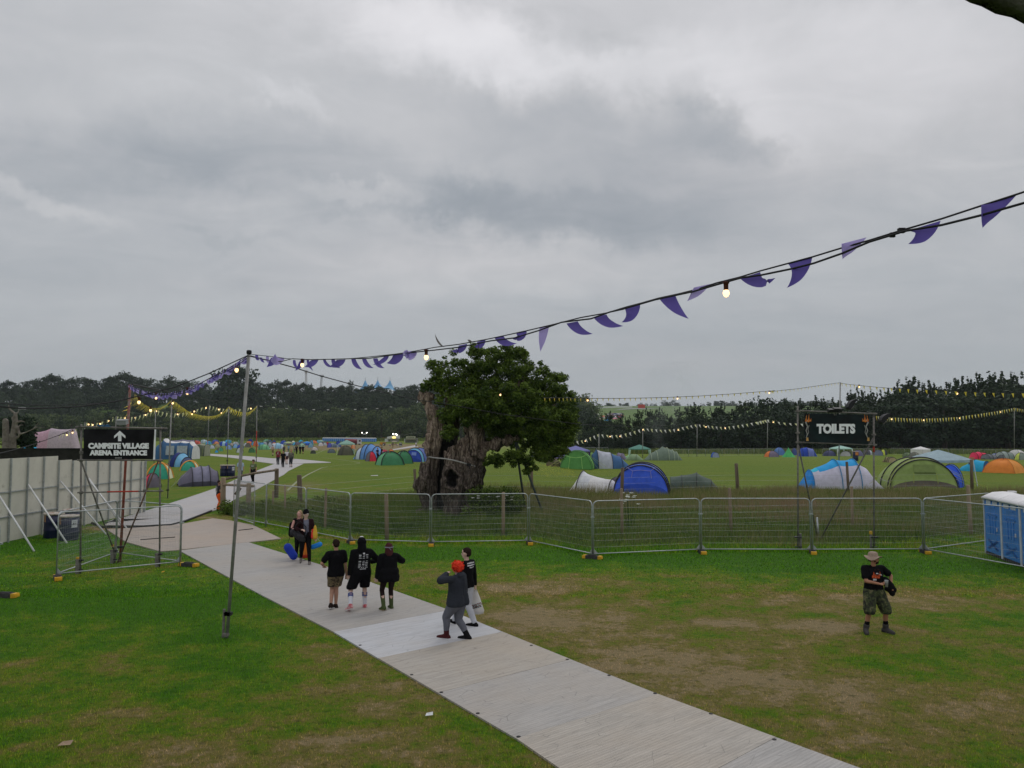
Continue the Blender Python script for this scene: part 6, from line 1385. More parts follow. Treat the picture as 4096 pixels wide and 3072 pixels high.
# ---------------------------------------------------------------- remeshed organic solids
def remesh(name,build,voxel,m,parent=None,smooth_iter=4,factor=.5):
 me = bpy.data.meshes.new(name); me.from_pydata([tuple(v) for v in build.v],[],build.f); me.update()
 o = bpy.data.objects.new(name,me); COL.objects.link(o)
 a = o.modifiers.new('r', 'REMESH'); a.mode = 'VOXEL'; a.voxel_size = voxel; a.use_smooth_shade = True
 if smooth_iter: s_ = o.modifiers.new('s', 'SMOOTH'); s_.iterations = smooth_iter; s_.factor = factor
 dg = bpy.context.evaluated_depsgraph_get(); nm = bpy.data.meshes.new_from_object(o.evaluated_get(dg)); o.modifiers.clear()
 o.data = nm; bpy.data.meshes.remove(me); nm.name = name; nm.materials.clear()
 for x in (m if isinstance(m,(list,tuple)) else [m]): nm.materials.append(x)
 nm.polygons.foreach_set('use_smooth', [True] * len(nm.polygons))
 if parent: adopt(o,parent)
 return o
def cap(b,p,r0,q,r1,n=12):
 """tapered capsule"""
 p,q = Vector(p),Vector(q); d = (q - p); L_ = d.length; d = d.normalized() if L_ > 1e-6 else Vector((0,0,1)); pts = []; rs = []
 for i in range(4):
  a = math.pi / 2 * (1 - i / 4); pts.append(p - d * r0 * math.sin(a)); rs.append(max(r0 * math.cos(a),r0 * .08))
 k = max(1,int(L_ / max(r0,r1,.01)))
 for i in range(k + 1): pts.append(p.lerp(q,i / k)); rs.append(r0 + (r1 - r0) * i / k)
 for i in range(1,4):
  a = math.pi / 2 * i / 4; pts.append(q + d * r1 * math.sin(a)); rs.append(max(r1 * math.cos(a),r1 * .08))
 pts.append(q + d * r1); rs.append(r1 * .08)
 b.tube(pts,rs,n)
# ---------------------------------------------------------------- the hollow oak
OY = 40.9; pxo = OY / FPX * SC['C'][2]; OB = G('C', 520, 1330); OY = OB.y
oak = thing('ancient_oak', 'huge hollow ancient oak with split weathered trunk and dense dark green crown', 'tree', OB)
def oc(x,y,dy=0.0):
 p = P('C', x, y, OY); return Vector((p.x - OB.x, dy, p.z))
def bark_mat():
 m = bpy.data.materials.new('oak_wood'); m.use_nodes = True; t = NT(m.node_tree); p = t.n['Principled BSDF']
 tc = t.node('ShaderNodeTexCoord'); v = tc.outputs['Object']
 g1_ = t.noise(t.mapping(v,(3.2,3.2,.55)),1.6,8,.65,1.6); g2_ = t.noise(t.mapping(v,(5,5,1.0)),4.0,6,.7,.6)
 c = t.ramp(g1_,[(.34,(.012,.009,.007)),(.45,(.065,.048,.036)),(.55,(.19,.155,.125)),(.78,(.32,.275,.235))])
 c = t.mix(t.ramp(g2_,[(.42,.75),(.56,0.0)]),c,(.03,.022,.018))
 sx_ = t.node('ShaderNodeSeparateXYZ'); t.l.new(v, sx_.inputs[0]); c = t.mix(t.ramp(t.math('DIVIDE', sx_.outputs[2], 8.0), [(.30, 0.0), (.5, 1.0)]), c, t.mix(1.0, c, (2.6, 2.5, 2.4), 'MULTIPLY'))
 a = t.node('ShaderNodeAttribute', attribute_name='rot'); c = t.mix(a.outputs['Fac'], c, (.008, .007, .006))  # near-black colour in the hollow and over the rear wood
 t.l.new(c, p.inputs['Base Color']); p.inputs['Roughness'].default_value = .95
 bn = t.node('ShaderNodeBump'); bn.inputs['Distance'].default_value = .12; t.l.new(g1_, bn.inputs['Height']); t.l.new(bn.outputs[0], p.inputs['Normal']); return m
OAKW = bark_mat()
b = MB()
def lc(pts,dy=0.0,sc_=pxo):
 for i in range(len(pts) - 1):
  (x0,y0,r0),(x1,y1,r1) = pts[i][:3],pts[i + 1][:3]; d0 = pts[i][3] if len(pts[i]) > 3 else dy; d1 = pts[i + 1][3] if len(pts[i + 1]) > 3 else dy
  cap(b,oc(x0,y0,d0),r0 * sc_,oc(x1,y1,d1),r1 * sc_,14)
lc([(372,1360,54),(368,1240,46),(360,1130,60),(370,1040,54),(395,950,46),(415,850,42),(425,740,44),(425,660,46),(400,600,46),(370,550,34),(350,505,44)],.1)
lc([(330,500,40),(385,505,38)],.1); lc([(310,478,14),(330,500,30)],.1); lc([(395,490,16),(385,530,24)],.1); lc([(350,480,16),(352,520,24)],.2)
lc([(310,1110,38),(340,1080,50),(340,1150,40)],-.1); lc([(335,990,24),(350,1040,40)],.1); lc([(370,860,30),(350,840,22),(385,790,28)],-.1); lc([(360,870,20),(365,895,22)],-.25)
lc([(330,1340,38),(320,1310,28)],-.3)
lc([(550,1370,66),(550,1250,56),(545,1160,68),(550,1080,80),(550,1000,70),(565,920,54),(575,880,50),(560,855,22)],-.35)
lc([(630,1360,55),(625,1240,50),(640,1150,62),(640,1060,72),(620,980,66),(620,900,50),(620,830,40),(640,800,26)],-.1)
lc([(500,890,14),(515,960,34)],-.3); lc([(535,870,12),(540,930,30)],-.3); lc([(590,820,14),(590,900,34)],-.3); lc([(632,1010,40),(668,1060,40),(650,1110,36)],-.45)
lc([(690,1360,50),(690,1200,44),(700,1100,50),(710,1000,52),(715,900,54),(705,800,60),(690,700,58),(640,620,55),(600,540,40)],.55)
lc([(470,1360,70),(465,1200,62),(465,1050,66),(475,900,66),(500,780,62),(520,680,52),(520,600,40)],.95)
lc([(700,900,36),(735,905,24),(750,930,14)],.1); lc([(720,1095,26),(735,1100,14)],.3)
lc([(690,760,34,.3),(700,700,30,-.1),(740,640,28,-.3),(785,600,20,-.4)]); lc([(700,900,20),(700,780,24),(690,720,24)],-.25)
lc([(715,860,60,.5),(800,840,42,.5),(900,815,30,.4),(985,790,20,.3)])
lc([(510,640,20,.2),(495,560,16,0),(530,470,12,0),(545,400,8,0)]); lc([(500,540,10,0),(560,545,6,0)]); lc([(495,520,7,0),(440,460,4,0)])
lc([(600,560,36,.5),(640,480,26,.5),(700,380,16,.6),(720,280,8,.6)]); lc([(640,600,40,.5),(780,540,26,.6),(950,460,15,.4),(1050,380,8,.3)]); lc([(720,700,40,.5),(900,640,26,.4),(1100,600,14,.3),(1250,560,7,.2)])
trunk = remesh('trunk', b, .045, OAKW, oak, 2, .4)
me = trunk.data; rot = np.zeros(len(me.vertices)); hc = oc(545,1075,-1.0)
CO = [v.co.copy() for v in me.vertices]; NO = [v.normal.copy() for v in me.vertices]
for i in range(len(CO)):
 p = CO[i]; n_ = NO[i]
 q = Vector((p.x * 2.6,p.y * 2.6,p.z * .55)); k = mnoise.noise(q) ; r1 = 1 - abs(mnoise.noise(Vector((p.x * 4.5,p.y * 4.5,p.z * .8 + 3))) * 2); k2 = mnoise.noise(p * 6)
 if p.z > .1: CO[i] = p + n_ * (.20 * k + .15 * (r1 - .5) + .05 * k2)
 p = CO[i]
 e = math.hypot((p.x - hc.x + .12 * (p.z - hc.z)) / .29,(p.z - hc.z) / .40) + .55 * mnoise.noise(p * 3.2)
 if e < 1.25 and p.y < -.1:
  w_ = 1 - min(1,max(0,(e - .72) / .5)); CO[i] = p + Vector((0,.55 * w_,0)); rot[i] = max(rot[i],min(1,w_ * 1.5))
 elif e < 1.75 and p.y < -.2: CO[i] = p + Vector((0,-.09 * (1 - abs(e - 1.5) / .26),0))
 hx = abs(p.x - oc(470,1100).x) / .42
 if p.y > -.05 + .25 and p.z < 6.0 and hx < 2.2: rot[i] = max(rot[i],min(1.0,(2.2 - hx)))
 if p.y > .3: rot[i] = max(rot[i],.75)  # everything towards the back is darkened too, not only the hollow
me.vertices.foreach_set('co', [c for v in CO for c in v]); me.update()
me.attributes.new('rot', 'FLOAT', 'POINT').data.foreach_set('value', rot.astype(np.float32))
b = MB(); b.tube([oc(372, 918, -.35), oc(430, 926, -.55), oc(500, 930, -.85), oc(560, 940, -1.0), oc(640, 962, -.9), oc(700, 985, -.3)], .035, 5); b.build('support_strap', mat('steel_strap', (.42, .42, .40), .5, .2, 5), oak)
b = MB(); b.box(oc(663, 970, -1.0), (.22, .1, .14)); b.box(oc(668, 985, -1.02), (.06, .08, .2)); b.build('ratchet', BLACK, oak)
for (x1,y1) in ((1048,1280),(1168,1300)):
 b = MB(); b.tube([oc(982 + (6 if x1 > 1100 else 0), 818, .2), oc(x1, y1, -.6 if x1 > 1100 else .3)], .06, 7); b.build('prop', mat('green_prop', (.05, .065, .06), .6), oak, True)
masses = [(560,330,150,0),(750,290,150,.3),(950,300,160,0),(1110,410,150,.2),(1235,440,105,0),(1300,540,110,.2),(1330,660,95,0),(1180,620,150,-.5),(1000,540,170,-.8),(820,540,150,-1.0),(640,540,105,-1.2),(480,380,85,-.2),(365,420,40,0),
          (640,640,80,-1.2),(1200,760,110,-.2),(1080,740,110,-.2),(1250,850,60,0),(535,745,42,-1.5),(900,700,90,.2),(810,920,38,-.6),(870,940,40,-.6),(970,930,55,-.4),(1060,950,45,-.3),(1120,1000,22,-.3),(1180,860,55,-.3),(1150,262,20,0),(1200,305,20,.2),
          (1300,350,36,0),(690,190,48,0),(820,175,30,.2),(930,200,60,0),(1020,215,45,0),(420,300,50,0),(1060,1000,28,-.3),(790,960,22,-.6),(1385,620,40,0),(1370,740,40,0),(1220,920,30,0),(900,420,190,.8),(1050,520,200,.9),(720,420,160,.9),(1180,600,170,.9),(520,620,60,-1.0),(760,630,90,-.8),(460,520,40,-.4)]
masses += [(800,740,90,.8),(950,770,85,.8),(1100,820,80,.2),(870,640,120,.4),(1260,760,90,.2),(1330,800,50,0),(1180,900,50,0),(700,540,110,-.2),(600,470,110,-.4),(1260,880,62,0),(1190,925,45,-.2),(1320,835,55,0),(1130,900,50,0),(1400,700,45,0)]
r9 = random.Random(9); bl = []
for (x,y,r,dy) in masses:
 c = oc(x,y,dy); R_ = r * pxo; bl.append((c.x,c.y,c.z,R_ * .62,R_ * .62,R_ * .6))
 for i in range(max(4,int(R_ * 26))):
  d = Vector((r9.gauss(0,1),r9.gauss(0,1) * 1.0,r9.gauss(0,1))).normalized(); s_ = r9.uniform(.14,.34) * min(1,R_ * 1.6 + .3)
  q = c + d * (R_ * r9.uniform(.78,1.02)); bl.append((q.x,q.y,q.z,s_,s_,s_ * .8))
rg9 = np.random.default_rng(9); q,ti = leaf_arrays(bl,120000,.115,rg9,shell=.5,up=.6)
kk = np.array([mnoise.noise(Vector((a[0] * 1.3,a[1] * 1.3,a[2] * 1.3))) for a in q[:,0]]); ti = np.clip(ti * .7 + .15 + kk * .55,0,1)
quads_obj('crown', q, ti, LEAF_O, oak)
q = MB(); c = oc(880,502,-2.3); q.ball(c,(.055,.055,.07),8); 
lt = thing('tree_lamp', 'small glowing bulb hanging among the oak leaves', 'lamp', OB + c); MB().ball((0, 0, 0), (.04, .04, .055), 8).build('bulb', BULB, lt, True); MB().tube([(0, 0, .07), (0, 0, .18)], .03, 6).build('socket', BLACK, lt); MB().tube([(0, 0, .18), (.3, .4, .6)], .012, 4).build('cord', BLACK, lt)
dg_ = P('N', 130, 1560, 62.0); dt = thing('dead_tree', 'bare dead tree with pale broken branches above the black screen at far left', 'tree', (dg_.x, 62, 0))
b = MB()
def n3(x, y, dy=0.0): p = P('N', x, y, 62.0); return Vector((p.x - dg_.x, dy, p.z))
for pts in (((100,1640,.55),(100,1400,.5),(90,1180,.42)),((210,1640,.5),(220,1400,.42),(250,1200,.38),(260,1080,.25)),((240,1110,.12),(250,1060,.1),(150,970,.07),(145,910,.04)),((250,1090,.1),(205,1130,.09),(215,1180,.06),(240,1230,.04)),((260,1060,.1),(300,1030,.06),(330,960,.04)),
   ((280,1200,.12),(350,1180,.08),(420,1195,.03)),((290,1300,.14),(320,1400,.1),(300,1450,.08),(230,1490,.04)),((320,1400,.1),(420,1370,.06),(600,1290,.05),(760,1290,.02)),((560,1300,.05),(640,1200,.03)),((280,1300,.1),(330,1250,.05),(390,1240,.03))):
 for i in range(len(pts) - 1): cap(b,n3(*pts[i][:2]),pts[i][2] * (.55 if pts[i][2] > .2 else 1),n3(*pts[i + 1][:2]),pts[i + 1][2] * (.55 if pts[i + 1][2] > .2 else 1),8)
o = remesh('trunk', b, .06, mat('dead_wood', (.10, .085, .07), .95, .4, 2, .05, 8, col2=(.26, .24, .21)), dt, 1, .3)
bl = []
for i in range(60):
 p = n3(r9.uniform(-60,300),r9.uniform(1180,1560),r9.uniform(.6,2)); bl.append((p.x,p.y,p.z,.6,.6,.5))
q, ti = leaf_arrays(bl, 9000, .2, rg9); quads_obj('ivy', q, ti, LEAF_B, dt)
# ---------------------------------------------------------------- tall meadow grass,cow parsley,nettles
MEA = bpy.data.materials.new('meadow_grass'); MEA.use_nodes = True
T = NT(MEA.node_tree); p_ = T.n['Principled BSDF']; at = T.node('ShaderNodeAttribute', attribute_name='tint'); 
T.l.new(T.ramp(at.outputs['Fac'], [(0.0, (.026, .064, .006)), (.34, (.085, .155, .014)), (.58, (.155, .190, .040)), (.78, (.25, .22, .10)), (.92, (.28, .18, .10)), (1.0, (.35, .22, .14))]), p_.inputs['Base Color']); p_.inputs['Roughness'].default_value = .9
fpl = [J[k] for k in 'abcdefghij'] + [J['l'], Vector((40, 31, 0))]
fx = [p.x for p in fpl]; fy = [p.y for p in fpl]
rm = np.random.default_rng(21)
def meadow(n,hs,ws,seed,f0=.8,f1=24,band=None,dens=None):
 X = rm.uniform(-15,42,n); F0 = np.interp(X,fx,fy); far = np.interp(X,[-15,-9,-2,6,15,40],[44,52,58,59,58,57])
 u = rm.uniform(0,1,n) ** 1.15; Y = F0 + 1.6 + (far - F0 - 1.6) * u
 k = np.abs(X) < Y * .70; X,Y,u = X[k],Y[k],u[k]
 nz_ = np.array([mnoise.noise(Vector((x * .22,y * .3,0))) + .5 * mnoise.noise(Vector((x * .9,y * .9,4))) for x,y in zip(X,Y)])
 ti_ = np.clip(.40 + .42 * nz_ + rm.normal(size=len(X)) * .12 + np.where(X > 0,.14,-.04) + np.where(u > .45,.12,-.10),0,.80)
 red = np.exp(-(((X - 14.5) / 6.5) ** 2 + ((Y - 41) / 4.5) ** 2)); ti_ = np.clip(ti_ + red * rm.uniform(.0,.38,len(X)),0,1)
 hh_ = hs * rm.uniform(.45,1.15,len(X)) * np.clip(.85 + .7 * nz_,.3,1.4) * np.clip(u * 9 + .30,.3,1)
 return X,Y,hh_,ws * rm.uniform(.6,1.4,len(X)),ti_
X,Y,hh,ww,ti = meadow(170000,.62,.028,1)
o = blades('meadow_grass', X, Y, hh, ww, .45, MEA, ti); tag(o, kind='stuff')
X = rm.uniform(-14, 22, 26000); Y = np.interp(X, fx, fy) + rm.uniform(.2, 2.2, len(X)); o = blades('rough_grass', X, Y, rm.uniform(.05, .22, len(X)), rm.uniform(.012, .03, len(X)), .6, BLADE); tag(o, kind='stuff')
bl = []
for i in range(60):
 x = rm.uniform(-15.7,-9.0); y = rm.uniform(40.5,43.0) if x < -13 else rm.uniform(39,46); s_ = rm.uniform(.25,.55); bl.append((x,y,s_ * .6,s_,s_,s_ * .8))
for i in range(26): bl.append((OB.x + rm.uniform(1.0,4.2),OB.y + rm.uniform(-2.4,.2),rm.uniform(.3,1.3),.4,.4,.45))
q, ti = leaf_arrays(bl, 15000, .11, rm); o = quads_obj('nettle_bank', q, ti * .8, LEAF_O); tag(o, kind='stuff')
WFL = mat('parsley_flower', (.70, .72, .66), .8, .06, 9)
def parsley(p,n_,h,spread,label):
 t = thing('cow_parsley', label, 'plant', p); 
 for i in range(n_):
  x, y, z = rm.uniform(-spread, spread), rm.uniform(-.3, .3), h * rm.uniform(.7, 1.05); b = MB(); b.tube([(x * .2, y * .2, 0), (x * .7, y * .7, z * .6), (x, y, z)], .008, 4); b.build('stem', MEA, t)
  b = MB()
  for j in range(7): a = j * .9; b.lathe([(.005,0),(.034,.012),(.030,.02)],(x + .065 * math.cos(a),y + .065 * math.sin(a),z - .012 * (j % 2)),6)
  b.build('flower_head', WFL, t)
parsley(G('X', 1362, 1150) + Vector((0, .3, 0)), 13, 1.75, .55, 'clump of white cow parsley between wooden stakes in front of the blue tent')
parsley(OB + Vector((2.5, -1.8, 0)), 12, 1.35, 1.2, 'scattered white elder flowers right of the oak trunk')
X = rm.uniform(1.5,6.5,2600); Y = rm.uniform(70,95,2600) + np.where(rm.uniform(0,1,2600) > .25,900,0); Z = np.array([H(x,y) for x,y in zip(X,Y)]) + .1
q = np.empty((2600,4,3)); s_ = .025; q[:,0] = np.stack([X - s_,Y,Z],1); q[:,1] = np.stack([X,Y - s_,Z + .03],1); q[:,2] = np.stack([X + s_,Y,Z + .02],1); q[:,3] = np.stack([X,Y + s_,Z + .05],1)
o = quads_obj('buttercups', q, np.ones(2600), mat('buttercup', (.62, .55, .03), .6)); tag(o, kind='stuff')
X = rm.uniform(-1, 1, 30000); Y = rm.uniform(432, 462, 30000); X = X * Y * .72; k = X < 30; o = blades('margin_grass', X[k], Y[k], rm.uniform(.8, 2.2, k.sum()), rm.uniform(.4, .9, k.sum()), .4, MEA, rm.uniform(.2, .7, k.sum())); tag(o, kind='stuff')
X = rm.uniform(.07, .75, 16000); Y = rm.uniform(236, 250, 16000); X = X * Y; o = blades('margin_grass', X, Y, rm.uniform(.6, 1.8, len(X)), rm.uniform(.2, .5, len(X)), .4, MEA, rm.uniform(.2, .7, len(X))); tag(o, kind='stuff')
# ---------------------------------------------------------------- poles,bunting,festoon lights
def pole(base,top,r,label,m=TUBE,red=None,base_z=1.15):
 t = thing('scaffold_pole', label, 'pole', base, group='scaffold poles carrying the bunting'); d = top - base
 q = MB(); q.tube([(0, 0, -.2), d * .5, d], [r, r, r], 8); q.build('tube', m, t, True)
 if red: q = MB(); q.tube([d * red[0], d * red[1]], r * 1.04, 8); q.build('red_section', RED, t, True)
 q = MB(); q.box((d.x * .1, -r, d.z * .085), (r * 4, r * 3, .07)); q.build('coupler', BLACK, t)
 return t
pb = G('X', 489, 1378); pt = P('X', 538, 762, 16.7)
PG_ = mat('pole_galv_old', (.25, .25, .24), .55, .25, 6, metal=.3, dirt=((.14, .13, .12), 9, .6))
lp = pole(pb, pt, .038, 'tall grey leaning scaffold pole standing in the grass left of the path', PG_)
q = MB(); d = pt - pb; q.box((d.x * .07, -.05, d.z * .085), (.11, .09, .07)); q.box((0, -.05, .08), (.13, .1, .05)); q.tube([(-.07, 0, 0), (-.06, 0, .62)], .03, 6); q.build('base_clamp', TUBE, lp)
q = MB(); q.lathe([(.05, -.03), (.06, .0), (.055, .05), (.02, .06)], d, 8); q.build('cap', BLACK, lp)
rb_ = G('H', 1128, 862); rt_ = P('A', 1125, 298, 26.4)
RP = mat('red_old_tube', (.26, .06, .04), .65, .35, 4, metal=.1, dirt=((.22, .20, .18), 3, .5))
pole(rb_ + Vector((.1, .15, 0)), rt_, .045, 'leaning red scaffold pole rising behind the campsite sign', RP)
def gpole(k,bx,by,tx,ty,r,label,m=PG_,red=None,Y=None):
 g = G(k[0],bx,by) if Y is None else None
 if Y is None: Y = g.y
 t_ = P(k[1],tx,ty,Y); b_ = g or Vector((t_.x,Y,H(t_.x,Y)))
 pole(b_,t_,r,label,m,red); return t_
p2 = gpole('AA', 1448, 1282, 1485, 432, .045, 'thin grey pole by the navy dome tent holding the yellow bunting')
p3 = gpole('LM', 1155, 1180, 1313, 868, .06, 'thin grey pole behind the two field drums')
p4 = gpole('LM', 1797, 1095, 1668, 860, .055, 'thin pole with a red lower half beside the cross path', red=(.15, .55))
p5 = gpole('LM', 713, 962, 1065, 850, .06, 'thin pole at the left end of the cross path', red=(.05, .3))
p6 = gpole('AA', 1345, 0, 1345, 512, .05, 'far thin pole behind the floodlight of the campsite sign', Y=92)
p7 = gpole('AA', 1000, 0, 1003, 570, .05, 'far thin pole seen above the left part of the campsite sign', Y=100)
p8 = gpole('NN', 1410, 0, 1410, 1195, .05, 'far thin pole at the left upright of the campsite sign', Y=104)
e1 = gpole('EE', 690, 975, 705, 155, .05, 'tall thin pole rising above the toilets sign')
e2 = gpole('EE', 2063, 720, 2063, 352, .09, 'thin pole at the right above the crimson tent')
e3 = gpole('EE', 135, 735, 138, 443, .09, 'thin pole in the far field left of the toilets sign')
d1 = gpole('DD', 1300, 722, 1302, 432, .09, 'thin pole behind the brush pile')
d2 = gpole('DD', 820, 735, 821, 468, .09, 'thin pole rising behind the dark green gazebo')
d3 = gpole('DD', 433, 740, 433, 520, .09, 'thin pole behind the slate blue tent')
PUR = fabric('purple_pennant', 88, 76, 150, 1.5, .6, .35); PUR2 = fabric('lilac_pennant', 140, 128, 196, 1.9, .6, .35); YELC = fabric('yellow_pennant', 216, 168, 62, 1.8, .7, .3); YP = fabric('pale_yellow_pennant', 214, 206, 150, 1.6, .7, .3); WHC = fabric('white_pennant', 206, 204, 190, 1.6, .7, .3)
CORD = mat('black_cord', (.02, .02, .022), .7, .2, 8)
LA,LB_ = Vector((pt.x,pt.y,0)),Vector((2.88,4.29,0))
def NP(k,x,y,off=0.0): return PL(k,x,y,LA,LB_,off)
def pennant(t,k,L_,R_,ctrl,tip,pf,m=None,bow=.25,n=10):
 """triangle of cloth sewn to the cord, blown along a curve root -> ctrl -> tip"""
 a,b_ = pf(k,*L_),pf(k,*R_); mid = (a + b_) / 2; w = (b_ - a).length; e = pf(k,*tip,bow * w * .3); c = pf(k,*ctrl,bow * w).lerp((mid + e) / 2,.42)
 v = []; 
 for i in range(n + 1):
  s_ = i / n; p = mid * (1 - s_) ** 2 + c * 2 * s_ * (1 - s_) + e * s_ * s_
  tng = (c - mid) * (1 - s_) + (e - c) * s_; hw = (b_ - a) * .5 * (1 - s_)
  side = tng.cross(Vector((0,1,0))); side = side.normalized() if side.length > 1e-6 else Vector((1,0,0))
  if side.dot(b_ - a) < 0: side = -side
  f_ = min(1,s_ * 1.6); hw = hw * (1 - f_) + side * (w * .5 * (1 - s_) * .95) * f_
  v += [p - hw,p + Vector((0,.012 + .02 * w,0)) * math.sin(s_ * 3.1),p + hw]
 f = [(3 * i + j,3 * i + j + 1,3 * i + j + 4,3 * i + j + 3) for i in range(n) for j in (0,1)]
 return mesh_obj('pennant', v, f, m or PUR, t, smooth=True)
nb = thing('purple_bunting', 'purple pennant bunting sweeping from the leaning pole over the photo to the top right', 'bunting', (0, 0, 0))
crv = [('O', 0, 245), ('O', 160, 268), ('O', 500, 280), ('O', 900, 272), ('O', 1200, 245), ('O', 1500, 212), ('O', 1700, 185), ('R', 240, 492), ('R', 400, 472), ('R', 580, 440), ('R', 700, 415), ('R', 860, 380), ('R', 1040, 338), ('R', 1230, 290), ('R', 1410, 258), ('R', 1540, 218), ('R', 1640, 192), ('R', 1760, 158), ('R', 1900, 128), ('R', 2020, 98), ('Q', 265, 684), ('Q', 410, 648), ('Q', 545, 607), ('Q', 720, 560), ('Q', 870, 520), ('Q', 1050, 465), ('Q', 1240, 412), ('Q', 1440, 350), ('Q', 1690, 278), ('Q', 1940, 196), ('Q', 2170, 122), ('Q', 2260, 92)]
q = MB(); q.tube([pt + Vector((0, 0, -.03))] + [NP(*c) for c in crv] + [NP('Q', 2700, -60)], .0065, 5); q.build('cord', CORD, nb)
for k,L_,R_,c,tp,mt in [
 ('Q', (1940, 190), (2170, 122), (1960, 240), (1950, 335), PUR), ('Q', (1478, 352), (1684, 290), (1660, 400), (1478, 438), PUR), ('Q', (1053, 437), (1215, 395), (1085, 460), (1062, 533), PUR2), ('Q', (718, 563), (870, 523), (850, 640), (710, 715), PUR), ('Q', (412, 655), (540, 615), (500, 780), (637, 652), PUR), ('Q', (125, 712), (225, 690), (150, 735), (77, 800), PUR2),
 ('R', (1765, 162), (1875, 140), (1850, 245), (1965, 298), PUR), ('R', (1530, 225), (1635, 200), (1630, 310), (1508, 322), PUR), ('R', (1318, 290), (1405, 268), (1375, 375), (1520, 347), PUR), ('R', (1133, 330), (1210, 315), (1190, 425), (1312, 400), PUR), ('R', (950, 362), (1015, 345), (968, 440), (955, 522), PUR2), ('R', (792, 398), (862, 383), (862, 455), (762, 433), PUR), ('R', (645, 430), (705, 415), (680, 505), (795, 465), PUR), ('R', (525, 455), (582, 440), (570, 510), (505, 485), PUR), ('R', (400, 480), (457, 468), (450, 545), (350, 517), PUR), ('R', (285, 487), (300, 490), (240, 470), (238, 398), TUBE), ('R', (470, 460), (490, 455), (480, 445), (458, 440), TUBE), ('R', (40, 520), (110, 515), (90, 560), (20, 545), PUR2),
 ('O', (1500, 208), (1625, 205), (1600, 320), (1410, 325), PUR), ('O', (1625, 200), (1790, 180), (1730, 255), (1640, 222), PUR2), ('O', (1380, 242), (1440, 236), (1430, 320), (1235, 345), PUR), ('O', (1240, 265), (1295, 262), (1265, 400), (1385, 385), PUR), ('O', (1100, 268), (1150, 265), (1125, 400), (1250, 385), PUR), ('O', (965, 272), (1018, 270), (975, 380), (1105, 405), PUR), ('O', (800, 282), (890, 278), (860, 350), (680, 370), PUR), ('O', (712, 280), (755, 278), (710, 375), (830, 388), PUR), ('O', (607, 282), (640, 282), (620, 390), (740, 375), PUR), ('O', (480, 285), (550, 283), (500, 340), (370, 375), PUR), ('O', (400, 283), (428, 283), (400, 360), (485, 425), PUR), ('O', (325, 285), (375, 283), (350, 350), (250, 422), PUR), ('O', (228, 285), (258, 285), (215, 370), (300, 395), PUR),
 ('M', (1870, 250), (1935, 256), (1880, 300), (1790, 375), PUR), ('M', (1785, 238), (1815, 240), (1765, 320), (1850, 325), PUR2), ('M', (1700, 250), (1725, 252), (1720, 300), (1765, 320), PUR), ('M', (1650, 214), (1680, 218), (1640, 300), (1705, 285), PUR), ('O', (0, 255), (120, 262), (40, 285), (-60, 290), PUR2)]:
 pennant(nb,k,L_,R_,c,tp,NP,mt)
q = MB(); a = NP('Q', 1435, 352); q.box(a, (.04, .03, .03)); q.box(NP('Q', 1378, 380), (.03, .02, .03)); q.build('knot', CORD, nb)
fn = thing('festoon_lights', 'black festoon cable with three lit bulbs looping beside the purple bunting', 'lights')
crv2 = [('O', 0, 302), ('O', 100, 300), ('O', 220, 268), ('O', 420, 280), ('O', 700, 275), ('O', 960, 268), ('O', 1180, 265), ('O', 1400, 235), ('O', 1640, 200), ('O', 1900, 172), ('R', 230, 512), ('R', 400, 492), ('R', 620, 448), ('R', 780, 428), ('R', 940, 380), ('R', 1100, 322), ('R', 1300, 298), ('R', 1430, 252), ('R', 1520, 232), ('R', 1740, 168), ('R', 2000, 112), ('Q', 260, 697), ('Q', 420, 652), ('Q', 545, 635), ('Q', 740, 595), ('Q', 880, 560), ('Q', 1060, 497), ('Q', 1230, 425), ('Q', 1460, 355), ('Q', 1690, 318), ('Q', 1940, 256), ('Q', 2212, 178)]
q = MB(); q.tube([pt + Vector((0, -.05, -.08))] + [NP(k, x, y, .03) for k, x, y in crv2] + [NP('Q', 2600, 60, .03)], .008, 5); q.build('cable', CORD, fn)
SOCK = mat('brown_socket', (.07, .02, .015), .5)
def bulb(t,p,s=1.0,drop=0.0,emit_m=BULB):
 b = MB(); b.lathe([(.020 * s, -.055 * s), (.022 * s, 0), (.03 * s, .005 * s), (.03 * s, .02 * s), (.008 * s, .025 * s)], p, 8); so_ = b.build('socket', SOCK, t, True)
 b = MB(); b.lathe([(.004 * s, -.118 * s), (.016 * s, -.112 * s), (.027 * s, -.095 * s), (.03 * s, -.08 * s), (.024 * s, -.062 * s), (.018 * s, -.055 * s)], p, 10); b.build('bulb', emit_m, so_, True)
bulb(fn, NP('Q', 323, 690, .03), .9); bulb(fn, NP('O', 1912, 172, .03), 1.0); bulb(fn, NP('O', 345, 285, .03), 1.1)
def wire(label, pts, r=.010, name='overhead_cable'):
 q = MB(); q.tube(pts, r, 5); return tag(q.build(name, CORD), label, 'cable')
cp = [pt + Vector((0, 0, -.06))] + [P(k, x, y, Y) for k, x, y, Y in (('B', 750, 190, 18.5), ('B', 1050, 285, 20), ('B', 1400, 380, 22), ('B', 1700, 455, 24), ('B', 2150, 560, 27), ('C', 400, 535, 30), ('C', 900, 625, 34), ('C', 1400, 690, 39), ('D', 380, 442, 45), ('D', 700, 455, 54), ('D', 1000, 448, 66), ('D', 1300, 432, 80), ('D', 1700, 406, 100), ('D', 1925, 390, 115))]
wire('black overhead cable running from the leaning pole down across the oak to the right', cp, .014)
